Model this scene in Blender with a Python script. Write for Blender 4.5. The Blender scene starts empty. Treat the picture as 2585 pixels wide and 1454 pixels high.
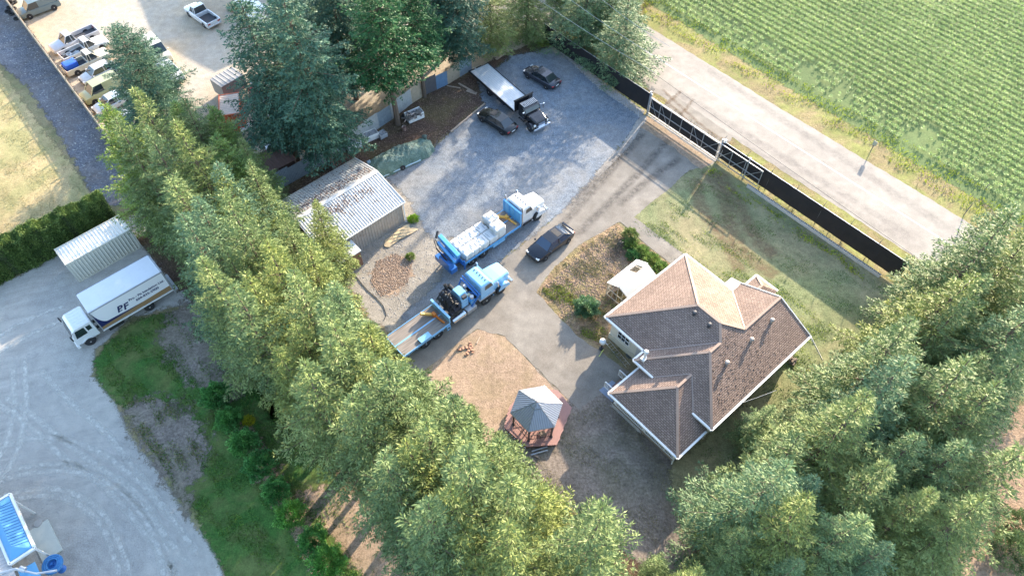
import bpy, bmesh, math, random
import numpy as np
from mathutils import Vector, Matrix
from mathutils.geometry import tessellate_polygon
R = math.radians
random.seed(7)
rng = np.random.default_rng(7)
scene = bpy.context.scene
COL = scene.collection

# ------------------------------------------------------------------ camera
CAM_H = 51.0
F_PX, CX, CY = 1750.0, 1292.5, 727.0          # focal length and centre, in pixels of the 2585 px photograph
TILT = math.atan2(1273.0, F_PX)                # angle from straight down
cd = bpy.data.cameras.new('camera'); cam = bpy.data.objects.new('camera', cd); COL.objects.link(cam)
cam.location = (0, 0, CAM_H); cam.rotation_euler = (TILT, 0, 0)
cd.sensor_width = 36.0; cd.lens = 36.0 * F_PX / 2585.0; cd.clip_end = 2000; cd.clip_start = 0.5
scene.camera = cam

def G(px, py, z=0.0):
    """world x, y of the point at height z that stands at pixel (px, py) of the photograph"""
    a = (px - CX) / F_PX; b = -(py - CY) / F_PX
    c, s = math.cos(TILT), math.sin(TILT)
    dy = b * c + s; dz = b * s - c
    t = (CAM_H - z) / -dz
    return (a * t, dy * t)

# ------------------------------------------------------------------ world and sun
SUN_EL, SUN_AZ = 18.0, 57.5                    # azimuth of the sun, counter-clockwise from +X
w = bpy.data.worlds.new('World'); scene.world = w; w.use_nodes = True
nt = w.node_tree; bg = nt.nodes['Background']
sky = nt.nodes.new('ShaderNodeTexSky'); sky.sky_type = 'NISHITA'; sky.sun_disc = False
sky.sun_elevation = R(SUN_EL); sky.sun_rotation = R(90 - SUN_AZ)
sky.air_density = 1.0; sky.dust_density = 1.0; sky.ozone_density = 1.0
nt.links.new(sky.outputs[0], bg.inputs[0]); bg.inputs[1].default_value = 0.15
sd = bpy.data.lights.new('sun', 'SUN'); sd.energy = 3.3; sd.angle = R(0.6); sd.color = (1.0, 0.85, 0.66)
sun = bpy.data.objects.new('sun', sd); COL.objects.link(sun)
sv = Vector((math.cos(R(SUN_EL)) * math.cos(R(SUN_AZ)), math.cos(R(SUN_EL)) * math.sin(R(SUN_AZ)), math.sin(R(SUN_EL))))
sun.rotation_euler = sv.to_track_quat('Z', 'Y').to_euler(); sun.location = (40, 60, 60)
scene.view_settings.view_transform = 'Standard'; scene.view_settings.look = 'None'
scene.view_settings.exposure = 2.38; scene.view_settings.gamma = 1.0
scene.render.engine = 'CYCLES'
scene.cycles.max_bounces = 6; scene.cycles.transparent_max_bounces = 8

# ------------------------------------------------------------------ object bookkeeping
def tag(o, label=None, cat=None, group=None, kind=None):
    if label: o['label'] = label
    if cat: o['category'] = cat
    if group: o['group'] = group
    if kind: o['kind'] = kind
    return o
def thing(name, label, cat, loc=(0, 0, 0), rz=0.0, group=None, scale=None):
    o = bpy.data.objects.new(name, None); o.empty_display_size = 0.3
    COL.objects.link(o); o.location = (loc[0], loc[1], loc[2] if len(loc) > 2 else 0.0)
    o.rotation_euler = (0, 0, R(rz))
    if scale: o.scale = (scale,) * 3 if not hasattr(scale, '__len__') else scale
    return tag(o, label, cat, group)
def copy_thing(root, loc, rz, label, group=None, scale=None, cat=None):
    r = root.copy(); COL.objects.link(r)
    r.location = (loc[0], loc[1], loc[2] if len(loc) > 2 else 0.0); r.rotation_euler = (0, 0, R(rz))
    if scale: r.scale = (scale,) * 3 if not hasattr(scale, '__len__') else scale
    r['label'] = label
    if group: r['group'] = group
    if cat: r['category'] = cat
    for ch in root.children:
        c = ch.copy(); COL.objects.link(c); c.parent = r
        for g in ch.children:
            d = g.copy(); COL.objects.link(d); d.parent = c
    return r

# ------------------------------------------------------------------ mesh building
class MB:
    def __init__(s): s.v = []; s.f = []; s.m = []; s.uv = {}
    def add(s, vs, fs, m=0):
        b = len(s.v); s.v += [tuple(p) for p in vs]
        for f in fs: s.f.append(tuple(b + i for i in f)); s.m.append(m)
        return s
    def face(s, vs, m=0, uv=None):
        s.add(vs, [tuple(range(len(vs)))], m)
        if uv: s.uv[len(s.f) - 1] = uv
        return s
    def box(s, x0, x1, y0, y1, z0, z1, m=0, M=None):
        vs = [Vector((x, y, z)) for z in (z0, z1) for y in (y0, y1) for x in (x0, x1)]
        if M is not None: vs = [M @ p for p in vs]
        return s.add(vs, [(0, 2, 3, 1), (4, 5, 7, 6), (0, 1, 5, 4), (2, 6, 7, 3), (0, 4, 6, 2), (1, 3, 7, 5)], m)
    def beam(s, a, b, w, h=None, m=0):
        """box beam from a to b, w wide, h deep"""
        h = w if h is None else h
        a = Vector(a); b = Vector(b); d = b - a; L = d.length
        if L < 1e-6: return s
        d = d / L
        up = Vector((0, 0, 1)) if abs(d.z) < 0.95 else Vector((1, 0, 0))
        x = d.cross(up).normalized(); y = x.cross(d)
        vs = []
        for p in (a, b):
            for i, j in ((-1, -1), (1, -1), (1, 1), (-1, 1)): vs.append(p + x * (w / 2 * i) + y * (h / 2 * j))
        return s.add(vs, [(3, 2, 1, 0), (4, 5, 6, 7), (0, 1, 5, 4), (1, 2, 6, 5), (2, 3, 7, 6), (3, 0, 4, 7)], m)
    def ring(s, c, x, y, r, n): return [c + x * (r * math.cos(2 * math.pi * k / n)) + y * (r * math.sin(2 * math.pi * k / n)) for k in range(n)]
    def loft(s, rings, m=0, cap=True, closed=True):
        n = len(rings[0]); vs = [p for r_ in rings for p in r_]; fs = []
        for i in range(len(rings) - 1):
            for k in range(n if closed else n - 1):
                a = i * n + k; b = i * n + (k + 1) % n
                fs.append((a, b, b + n, a + n))
        if cap: fs.append(tuple(range(n - 1, -1, -1))); fs.append(tuple((len(rings) - 1) * n + k for k in range(n)))
        return s.add(vs, fs, m)
    def cyl(s, a, b, r0, r1=None, n=10, m=0, cap=True):
        a = Vector(a); b = Vector(b); r1 = r0 if r1 is None else r1
        d = (b - a).normalized(); up = Vector((0, 0, 1)) if abs(d.z) < 0.95 else Vector((1, 0, 0))
        x = d.cross(up).normalized(); y = d.cross(x)
        return s.loft([s.ring(a, x, y, r0, n), s.ring(b, x, y, r1, n)], m, cap)
    def tube(s, pts, r, n=6, m=0):
        pts = [Vector(p) for p in pts]; rr = r if hasattr(r, '__len__') else [r] * len(pts); rings = []
        for i, p in enumerate(pts):
            d = (pts[min(i + 1, len(pts) - 1)] - pts[max(i - 1, 0)]).normalized()
            up = Vector((0, 0, 1)) if abs(d.z) < 0.95 else Vector((1, 0, 0))
            x = d.cross(up).normalized(); y = d.cross(x); rings.append(s.ring(p, x, y, rr[i], n))
        return s.loft(rings, m)
    def lathe(s, prof, c=(0, 0, 0), n=16, m=0, axis='z'):
        c = Vector(c); rings = []
        for r_, h in prof:
            if axis == 'z': rings.append([c + Vector((r_ * math.cos(2 * math.pi * k / n), r_ * math.sin(2 * math.pi * k / n), h)) for k in range(n)])
            else: rings.append([c + Vector((r_ * math.cos(2 * math.pi * k / n), h, r_ * math.sin(2 * math.pi * k / n))) for k in range(n)])
        return s.loft(rings, m)
    def prism(s, poly, z0, z1, m=0, M=None):
        n = len(poly); vs = [Vector((p[0], p[1], z0)) for p in poly] + [Vector((p[0], p[1], z1)) for p in poly]
        if M is not None: vs = [M @ p for p in vs]
        return s.add(vs, [tuple(range(n - 1, -1, -1)), tuple(range(n, 2 * n))] + [(i, (i + 1) % n, n + (i + 1) % n, n + i) for i in range(n)], m)
    def build(s, name, mats, parent=None, smooth=False, bevel=0.0, seg=1):
        me = bpy.data.meshes.new(name)
        me.from_pydata([tuple(p) for p in s.v], [], s.f)
        if not isinstance(mats, (list, tuple)): mats = [mats]
        for mt in mats: me.materials.append(mt)
        me.polygons.foreach_set('material_index', s.m)
        if s.uv:
            ul = me.uv_layers.new(name='UVMap')
            for fi, uvs in s.uv.items():
                for li, uvc in zip(me.polygons[fi].loop_indices, uvs): ul.data[li].uv = uvc
        if bevel > 0:
            bm = bmesh.new(); bm.from_mesh(me)
            bmesh.ops.remove_doubles(bm, verts=bm.verts, dist=0.0005)
            bmesh.ops.recalc_face_normals(bm, faces=bm.faces)
            es = [e for e in bm.edges if len(e.link_faces) == 2 and e.calc_face_angle(0) > 0.4]
            bmesh.ops.bevel(bm, geom=es, offset=bevel, segments=seg, affect='EDGES', clamp_overlap=True)
            bm.to_mesh(me); bm.free()
        elif not s.uv:
            bm = bmesh.new(); bm.from_mesh(me); bmesh.ops.recalc_face_normals(bm, faces=bm.faces); bm.to_mesh(me); bm.free()
        if smooth:
            me.polygons.foreach_set('use_smooth', [True] * len(me.polygons))
            try: me.set_sharp_from_angle(angle=R(35))
            except Exception: pass
        me.update()
        o = bpy.data.objects.new(name, me); COL.objects.link(o)
        if parent is not None: o.parent = parent
        return o
def np_mesh(name, verts, nper, mats, parent=None, matidx=None):
    """mesh of separate faces with nper corners each"""
    me = bpy.data.meshes.new(name); nv = len(verts); nf = nv // nper
    me.vertices.add(nv); me.vertices.foreach_set('co', np.ascontiguousarray(verts, dtype=np.float32).ravel())
    me.loops.add(nv); me.loops.foreach_set('vertex_index', np.arange(nv, dtype=np.int32))
    me.polygons.add(nf); me.polygons.foreach_set('loop_start', np.arange(0, nv, nper, dtype=np.int32))
    me.polygons.foreach_set('loop_total', np.full(nf, nper, dtype=np.int32))
    if not isinstance(mats, (list, tuple)): mats = [mats]
    for mt in mats: me.materials.append(mt)
    if matidx is not None: me.polygons.foreach_set('material_index', np.ascontiguousarray(matidx, dtype=np.int32))
    me.update(calc_edges=True); me.validate()
    o = bpy.data.objects.new(name, me); COL.objects.link(o)
    if parent is not None: o.parent = parent
    return o

# ------------------------------------------------------------------ materials
class NT:
    def __init__(s, name):
        s.m = bpy.data.materials.new(name); s.m.use_nodes = True; s.t = s.m.node_tree; s.n = s.t.nodes
        s.b = s.n['Principled BSDF']
    def node(s, ty, **kw):
        n = s.n.new(ty)
        for k, v in kw.items():
            if hasattr(n, k): setattr(n, k, v)
            else: n.inputs[k].default_value = v
        return n
    def l(s, a, b): s.t.links.new(a, b)
    def pos(s): return s.node('ShaderNodeNewGeometry').outputs['Position']
    def obj(s): return s.node('ShaderNodeTexCoord').outputs['Object']
    def noise(s, vec, scale, detail=4.0, rough=0.55, dist=0.0):
        n = s.node('ShaderNodeTexNoise'); n.inputs['Scale'].default_value = scale; n.inputs['Detail'].default_value = detail
        n.inputs['Roughness'].default_value = rough; n.inputs['Distortion'].default_value = dist
        s.l(vec, n.inputs['Vector']); return n.outputs['Fac']
    def vor(s, vec, scale, feature='F1', out='Distance'):
        n = s.node('ShaderNodeTexVoronoi'); n.feature = feature; n.inputs['Scale'].default_value = scale
        s.l(vec, n.inputs['Vector']); return n.outputs[out]
    def ramp(s, fac, stops):
        n = s.node('ShaderNodeValToRGB'); e = n.color_ramp.elements
        while len(e) < len(stops): e.new(0.5)
        for el, (p, c) in zip(e, stops):
            el.position = p; el.color = (c[0], c[1], c[2], 1.0) if hasattr(c, '__len__') else (c, c, c, 1.0)
        s.l(fac, n.inputs['Fac']); return n.outputs['Color']
    def mix(s, fac, a, b, mode='MIX'):
        n = s.node('ShaderNodeMix'); n.data_type = 'RGBA'; n.blend_type = mode
        for sock, v in ((n.inputs[0], fac), (n.inputs[6], a), (n.inputs[7], b)):
            if hasattr(v, 'is_linked') or isinstance(v, bpy.types.NodeSocket): s.l(v, sock)
            elif hasattr(v, '__len__'): sock.default_value = (v[0], v[1], v[2], 1.0)
            else: sock.default_value = v
        return n.outputs[2]
    def math(s, op, a, b=None):
        n = s.node('ShaderNodeMath'); n.operation = op
        for i, v in enumerate((a, b)):
            if v is None: continue
            if isinstance(v, bpy.types.NodeSocket): s.l(v, n.inputs[i])
            else: n.inputs[i].default_value = v
        return n.outputs[0]
    def bump(s, h, strength=0.5, dist=0.05):
        n = s.node('ShaderNodeBump'); n.inputs['Strength'].default_value = strength; n.inputs['Distance'].default_value = dist
        s.l(h, n.inputs['Height']); s.l(n.outputs[0], s.b.inputs['Normal'])
    def out(s, col=None, rough=0.8, metal=0.0, spec=0.5):
        if col is not None:
            if isinstance(col, bpy.types.NodeSocket): s.l(col, s.b.inputs['Base Color'])
            else: s.b.inputs['Base Color'].default_value = (col[0], col[1], col[2], 1)
        s.b.inputs['Roughness'].default_value = rough; s.b.inputs['Metallic'].default_value = metal
        s.b.inputs['Specular IOR Level'].default_value = spec
        return s.m
_mc = {}
def paint(name, col, rough=0.4, metal=0.0, dirt=0.25, scale=3.0, dark=0.55, spec=0.5, coat=0.0):
    """painted or plain surface with uneven wear"""
    if name in _mc: return _mc[name]
    t = NT(name); v = t.obj()
    f = t.noise(v, scale, 5, 0.65); f2 = t.noise(v, scale * 9, 3, 0.6)
    c = t.mix(t.math('MULTIPLY', t.ramp(f, [(0.42, 0.0), (0.75, 1.0)]), dirt), col, [x * dark + 0.03 for x in col])
    c = t.mix(t.math('MULTIPLY', t.ramp(f2, [(0.5, 0.0), (0.8, 1.0)]), dirt * 0.8), c, [x * dark for x in col])
    m = t.out(c, rough, metal, spec)
    if coat: t.b.inputs['Coat Weight'].default_value = coat; t.b.inputs['Coat Roughness'].default_value = 0.05
    _mc[name] = m; return m
def glassmat(name='dark_glass', col=(0.02, 0.03, 0.035)):
    if name in _mc: return _mc[name]
    t = NT(name); m = t.out(col, 0.06, 0.0, 0.9); _mc[name] = m; return m

def edge_alpha(t, p):
    """worn edge: the sheet breaks up where its 'edge' attribute falls from 1 to 0"""
    a = t.node('ShaderNodeAttribute'); a.attribute_name = 'edge'
    n = t.math('ADD', t.math('MULTIPLY', t.math('SUBTRACT', t.noise(p, 1.1, 9, 0.82), 0.5), 2.6), a.outputs['Fac'])
    t.l(t.ramp(n, [(0.38, 0.0), (0.62, 1.0)]), t.b.inputs['Alpha'])
def ground_mat(name, stops, fine=9.0, mid=1.3, large=0.12, mottling=0.5, tint=None, tint_fac=0.5, rough=0.95, bump=0.6, bd=0.04, speck=None, tint_scale=0.25):
    """ground: fine grain x patches, optional second colour in patches, optional pale specks"""
    t = NT(name); p = t.pos()
    f = t.noise(p, fine, 6, 0.75)
    c = t.ramp(f, stops)
    if tint is not None:
        c = t.mix(t.math('MULTIPLY', t.ramp(t.noise(p, tint_scale, 5, 0.6, 0.6), [(0.42, 0.0), (0.6, 1.0)]), tint_fac), c, tint)
        c2 = t.ramp(f, [(0.2, 0.55), (0.5, 1.0), (0.8, 1.35)]); 
        c = t.mix(0.6, c, c2, 'MULTIPLY')
    g = t.ramp(t.noise(p, mid, 5, 0.6), [(0.25, 1.0 - mottling * 0.6), (0.75, 1.0 + mottling * 0.3)])
    g2 = t.ramp(t.noise(p, large, 3, 0.5), [(0.3, 1.0 - mottling * 0.35), (0.7, 1.0 + mottling * 0.15)])
    c = t.mix(1.0, c, g, 'MULTIPLY'); c = t.mix(1.0, c, g2, 'MULTIPLY')
    if speck is not None:
        sp = t.ramp(t.vor(p, fine * 0.55), [(0.05, 1.0), (0.16, 0.0)])
        c = t.mix(t.math('MULTIPLY', sp, 0.55), c, speck)
    t.bump(t.math('ADD', f, t.math('MULTIPLY', t.noise(p, mid * 2, 3), 0.8)), bump, bd)
    edge_alpha(t, p)
    return t.out(c, rough, 0.0, 0.25)

def leaf_mat(name, c_dark, c_light, c_tip, transl=0.18):
    if name in _mc: return _mc[name]
    t = NT(name); v = t.pos()
    oi = t.node('ShaderNodeObjectInfo').outputs['Random']
    c = t.ramp(t.noise(v, 0.9, 4, 0.7), [(0.3, c_dark), (0.55, c_light), (0.78, c_tip)])
    c = t.mix(0.9, c, t.ramp(t.noise(v, 7.0, 3, 0.6), [(0.3, 0.5), (0.7, 1.45)]), 'MULTIPLY')
    c = t.mix(1.0, c, t.ramp(oi, [(0.0, (0.78, 0.86, 0.95)), (0.5, (1.0, 1.0, 1.0)), (1.0, (1.25, 1.12, 0.85))]), 'MULTIPLY')
    m = t.out(c, 0.6, 0.0, 0.3)
    tr = t.node('ShaderNodeBsdfTranslucent'); t.l(c, tr.inputs['Color'])
    mx = t.node('ShaderNodeMixShader'); mx.inputs[0].default_value = transl
    out = t.n['Material Output']; t.l(t.b.outputs[0], mx.inputs[1]); t.l(tr.outputs[0], mx.inputs[2]); t.l(mx.outputs[0], out.inputs['Surface'])
    _mc[name] = m; return m

# ------------------------------------------------------------------ ground sheets
def rough_line(pts, amp, closed=True, step=1.2):
    out = []; n = len(pts)
    for i in range(n if closed else n - 1):
        a = Vector(pts[i]).to_2d(); b = Vector(pts[(i + 1) % n]).to_2d(); L = (b - a).length; k = max(1, int(L / step))
        nrm = Vector((-(b - a).y, (b - a).x)).normalized()
        for j in range(k):
            q = a.lerp(b, j / k); x, y = q
            d = amp * (0.55 * math.sin(x * 1.1 + y * 0.7) + 0.4 * math.sin(x * 2.9 - y * 2.3) + 0.3 * math.sin(x * 7.1 + y * 5.3) + 0.22 * math.sin(x * 13.3 - y * 15.1) + 0.25 * (random.random() - 0.5))
            out.append(q + nrm * (d if j > 0 else d * 0.3))
    return out
def smooth_poly(pts, it=2):
    for _ in range(it):
        q = []
        for i in range(len(pts)):
            a = Vector(pts[i]).to_2d(); b = Vector(pts[(i + 1) % len(pts)]).to_2d()
            q += [a.lerp(b, 0.22), a.lerp(b, 0.78)]
        pts = q
    return pts
LV = {'verge': 1, 'crop_field': 1, 'road': 2, 'sandy_yard': 1, 'stony_strip': 2, 'dry_lawn': 1, 'gravel_yard': 1, 'green_lawn': 2, 'dry_patch': 3, 'tan_soil': 4, 'tree_litter': 2, 'mulch_bed': 4, 'rubble': 1, 'soil_heap': 3, 'dry_yard': 2, 'tan_yard': 3, 'right_lawn': 3, 'garden_plot': 4, 'driveway': 5, 'gravel_lot': 6, 'gravel_edge': 7, 'garden_path': 6, 'lit_apron_strip': 7, 'stone_paving': 6, 'ploughed_soil': 1}
_layer = [0]
def sheet(name, px, mat, amp=0.25, step=0.8, smooth=0, world=False, z=None, fe=None):
    """one ground sheet; px = outline in pixels of the photograph on the ground plane"""
    _layer[0] += 1
    pts = [Vector(p).to_2d() if world else Vector(G(*p)).to_2d() for p in px]
    if smooth: pts = smooth_poly(pts, smooth)
    fe = (0.9 if amp >= 0.2 else 0.0) if fe is None else fe
    if amp > 0 and not fe: pts = rough_line(pts, amp, True, min(step, 0.35))
    zz = 0.004 * LV[name] + 0.0002 * (_layer[0] % 5) if z is None else z
    zz = 0.004 * LV[name] + 0.0002 * (_layer[0] % 5) if z is None else z
    if fe:      # fine grid whose 'edge' attribute fades across the outline
        A = np.array([(q.x, q.y) for q in pts]); B = np.roll(A, -1, 0); lo, hi = A.min(0) - fe - .5, A.max(0) + fe + .5
        lo = np.maximum(lo, (-110, -20)); hi = np.minimum(hi, (110, 150)); st = max(0.3, float((hi - lo).max()) / 150); nx, ny = (np.ceil((hi - lo) / st).astype(int) + 1)
        gx, gy = np.meshgrid(lo[0] + np.arange(nx) * st, lo[1] + np.arange(ny) * st, indexing='ij'); Q = np.stack([gx.ravel(), gy.ravel()], 1)
        dmin = np.full(len(Q), 1e9); ins = np.zeros(len(Q), bool)
        for a, b in zip(A, B):
            d = b - a; tt = np.clip(((Q - a) @ d) / max(d @ d, 1e-9), 0, 1); dmin = np.minimum(dmin, np.hypot(*(Q - a - tt[:, None] * d).T))
            if a[1] != b[1]: ins ^= ((a[1] > Q[:, 1]) != (b[1] > Q[:, 1])) & (Q[:, 0] < (b[0] - a[0]) * (Q[:, 1] - a[1]) / (b[1] - a[1]) + a[0])
        sd_ = np.where(ins, dmin, -dmin); ed = np.clip((sd_ + fe) / (2 * fe), 0, None); ed = np.minimum(ed * 1.5 - .25, 3.0) if fe <= 1.0 else np.minimum(ed * 1.5 - .25, 1.6)
        idx = np.arange(nx * ny).reshape(nx, ny); q4 = np.stack([idx[:-1, :-1], idx[1:, :-1], idx[1:, 1:], idx[:-1, 1:]], -1).reshape(-1, 4); q4 = q4[(sd_[q4].max(1) > -fe)]
        use, inv = np.unique(q4, return_inverse=True); me = bpy.data.meshes.new(name); me.from_pydata([(x_, y_, zz) for x_, y_ in Q[use]], [], inv.reshape(-1, 4).tolist())
        me.attributes.new('edge', 'FLOAT', 'POINT').data.foreach_set('value', ed[use].astype(np.float32))
    else:
        tri = tessellate_polygon([[Vector((p.x, p.y, 0)) for p in pts]]); me = bpy.data.meshes.new(name); me.from_pydata([(p.x, p.y, zz) for p in pts], [], [tuple(t) for t in tri])
        me.attributes.new('edge', 'FLOAT', 'POINT').data.foreach_set('value', [3.0] * len(pts))
    bm = bmesh.new(); bm.from_mesh(me); bmesh.ops.recalc_face_normals(bm, faces=bm.faces)
    for f in bm.faces:
        if f.normal.z < 0: f.normal_flip()
    bm.to_mesh(me); bm.free()
    me.materials.append(mat); o = bpy.data.objects.new(name, me); COL.objects.link(o)
    return tag(o, kind='structure')

# ================================================================== THE GROUND
m_ground = ground_mat('ground_soil', [(0.25, (0.16, 0.12, 0.07)), (0.5, (0.27, 0.21, 0.12)), (0.75, (0.38, 0.31, 0.19))], 7, 1.0, 0.1, 0.6, tint=(0.14, 0.17, 0.06), tint_fac=0.6)
gm = MB(); gm.face([(-600, -400, 0), (600, -400, 0), (600, 900, 0), (-600, 900, 0)])
go_ = gm.build('ground', m_ground); go_.data.attributes.new('edge', 'FLOAT', 'POINT').data.foreach_set('value', [3.0] * 4); tag(go_, kind='structure')

m_gravel = ground_mat('dark_gravel', [(0.2, (0.055, 0.068, 0.085)), (0.45, (0.16, 0.19, 0.225)), (0.62, (0.27, 0.30, 0.335)), (0.85, (0.62, 0.64, 0.65))], 10.0, 1.4, 0.13, 0.5, tint=(0.33, 0.31, 0.28), tint_fac=0.45, bump=0.8, bd=0.03, tint_scale=0.16)
m_rubble = ground_mat('rubble', [(0.25, (0.10, 0.09, 0.08)), (0.45, (0.26, 0.235, 0.20)), (0.65, (0.42, 0.38, 0.32)), (0.85, (0.55, 0.5, 0.43))], 9, 1.4, 0.2, 0.5, bump=0.9, bd=0.035)
m_orange = ground_mat('orange_soil', [(0.25, (0.20, 0.13, 0.085)), (0.5, (0.38, 0.27, 0.19)), (0.75, (0.50, 0.38, 0.28))], 7.0, 1.8, 0.2, 0.4, bump=0.9, bd=0.05)
m_tan = ground_mat('tan_soil', [(0.22, (0.17, 0.11, 0.075)), (0.5, (0.37, 0.265, 0.185)), (0.78, (0.50, 0.385, 0.29))], 9.0, 2.2, 0.2, 0.55, tint=(0.29, 0.22, 0.13), tint_fac=0.5, tint_scale=0.5)
m_brown = ground_mat('dry_yard', [(0.22, (0.11, 0.085, 0.07)), (0.5, (0.25, 0.205, 0.17)), (0.78, (0.38, 0.32, 0.26))], 5.0, 1.2, 0.2, 0.6, tint=(0.16, 0.15, 0.09), tint_fac=0.45)
m_drive = ground_mat('driveway_paving', [(0.2, (0.185, 0.16, 0.132)), (0.5, (0.24, 0.212, 0.178)), (0.8, (0.30, 0.265, 0.222))], 14.0, 0.7, 0.14, 0.5, tint=(0.29, 0.265, 0.23), tint_fac=0.5, rough=0.85, bump=0.25, bd=0.02)
m_road = ground_mat('road_asphalt', [(0.2, (0.245, 0.215, 0.185)), (0.5, (0.315, 0.28, 0.243)), (0.8, (0.375, 0.338, 0.295))], 14.0, 0.9, 0.1, 0.38, tint=(0.355, 0.32, 0.275), tint_fac=0.6, rough=0.85, bump=0.2, bd=0.02, tint_scale=0.12)
m_lawn = ground_mat('right_lawn', [(0.22, (0.08, 0.105, 0.045)), (0.5, (0.18, 0.205, 0.095)), (0.78, (0.31, 0.32, 0.16))], 8.0, 1.6, 0.15, 0.6, tint=(0.37, 0.29, 0.17), tint_fac=0.6, tint_scale=0.11)
m_lawn2 = ground_mat('green_lawn', [(0.22, (0.02, 0.06, 0.012)), (0.5, (0.055, 0.145, 0.028)), (0.78, (0.12, 0.24, 0.055))], 7.0, 1.6, 0.15, 0.6, tint=(0.17, 0.17, 0.06), tint_fac=0.6, tint_scale=0.35)
m_dry = ground_mat('dry_lawn', [(0.22, (0.24, 0.17, 0.075)), (0.5, (0.43, 0.33, 0.17)), (0.78, (0.54, 0.44, 0.25))], 7.0, 1.2, 0.12, 0.45, tint=(0.19, 0.23, 0.085), tint_fac=0.5, tint_scale=0.2)
m_strip = ground_mat('stony_strip', [(0.25, (0.05, 0.055, 0.07)), (0.5, (0.16, 0.165, 0.19)), (0.75, (0.30, 0.30, 0.32))], 4.5, 1.0, 0.2, 0.6, tint=(0.22, 0.18, 0.15), tint_fac=0.5, bump=1.0, bd=0.1, speck=(0.6, 0.6, 0.62))
m_sand = ground_mat('sandy_yard', [(0.22, (0.34, 0.26, 0.18)), (0.5, (0.44, 0.36, 0.26)), (0.78, (0.52, 0.44, 0.34))], 8.0, 1.2, 0.12, 0.4, tint=(0.40, 0.37, 0.32), tint_fac=0.6, tint_scale=0.12)
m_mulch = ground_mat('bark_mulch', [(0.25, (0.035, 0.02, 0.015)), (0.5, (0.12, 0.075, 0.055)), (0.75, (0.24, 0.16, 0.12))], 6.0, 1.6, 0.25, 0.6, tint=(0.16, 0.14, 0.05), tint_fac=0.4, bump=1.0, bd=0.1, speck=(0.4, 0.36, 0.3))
m_verge = ground_mat('verge', [(0.22, (0.10, 0.075, 0.03)), (0.5, (0.27, 0.21, 0.10)), (0.78, (0.42, 0.34, 0.19))], 7.0, 1.6, 0.2, 0.5, tint=(0.22, 0.27, 0.05), tint_fac=0.55, tint_scale=0.35)
m_field = ground_mat('field_soil', [(0.22, (0.06, 0.10, 0.035)), (0.5, (0.11, 0.16, 0.055)), (0.78, (0.17, 0.22, 0.08))], 7.0, 1.6, 0.1, 0.4, tint=(0.16, 0.20, 0.07), tint_fac=0.4)
m_plough = ground_mat('ploughed_soil', [(0.22, (0.17, 0.105, 0.065)), (0.5, (0.36, 0.25, 0.165)), (0.78, (0.47, 0.34, 0.235))], 5.0, 1.8, 0.3, 0.5, bump=1.0, bd=0.12)
m_garden = ground_mat('garden_soil', [(0.22, (0.11, 0.07, 0.04)), (0.5, (0.31, 0.21, 0.13)), (0.78, (0.47, 0.34, 0.22))], 5.0, 1.8, 0.4, 0.7, tint=(0.20, 0.20, 0.07), tint_fac=0.55, bump=1.0, bd=0.15, tint_scale=0.6)
m_block = ground_mat('pale_edge', [(0.22, (0.20, 0.18, 0.16)), (0.5, (0.34, 0.31, 0.27)), (0.78, (0.5, 0.46, 0.41))], 6.0, 2.0, 0.3, 0.4)

def yard_mat():
    """left yard: pale compacted gravel with wheel tracks sweeping round in arcs"""
    t = NT('pale_gravel_yard'); p = t.pos()
    sx = t.node('ShaderNodeSeparateXYZ'); t.l(p, sx.inputs[0])
    cx, cy = G(150, 1560)
    dx = t.math('SUBTRACT', sx.outputs[0], cx); dy = t.math('SUBTRACT', sx.outputs[1], cy)
    r = t.math('SQRT', t.math('ADD', t.math('MULTIPLY', dx, dx), t.math('MULTIPLY', t.math('MULTIPLY', dy, dy), 1.25)))
    r = t.math('ADD', r, t.math('MULTIPLY', t.noise(p, 0.06, 2), 9.0))
    an = t.math('ARCTAN2', dy, dx)
    cb = t.node('ShaderNodeCombineXYZ'); t.l(t.math('MULTIPLY', r, 2.0), cb.inputs[0]); t.l(t.math('MULTIPLY', an, 2.2), cb.inputs[1])
    tr = t.noise(cb.outputs[0], 1.0, 5, 0.7)
    f = t.noise(p, 9.0, 6, 0.75)
    c = t.ramp(f, [(0.2, (0.22, 0.205, 0.185)), (0.5, (0.37, 0.35, 0.315)), (0.8, (0.54, 0.515, 0.465))])
    c = t.mix(t.ramp(t.noise(p, 0.2, 3), [(0.4, 0.15), (0.65, 0.9)]), c, t.mix(1.0, c, t.ramp(tr, [(0.3, 0.72), (0.5, 1.0), (0.72, 1.35)]), 'MULTIPLY'))
    c = t.mix(t.math('MULTIPLY', t.ramp(t.noise(p, 0.13, 4), [(0.45, 0.0), (0.62, 1.0)]), 0.5), c, (0.48, 0.45, 0.39))
    c = t.mix(1.0, c, t.ramp(t.noise(p, 1.2, 4), [(0.3, 0.86), (0.7, 1.1)]), 'MULTIPLY')
    t.bump(t.math('ADD', f, t.math('MULTIPLY', tr, 1.5)), 0.5, 0.05); edge_alpha(t, p)
    return t.out(c, 0.95, 0, 0.25)
m_yard = yard_mat()

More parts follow.
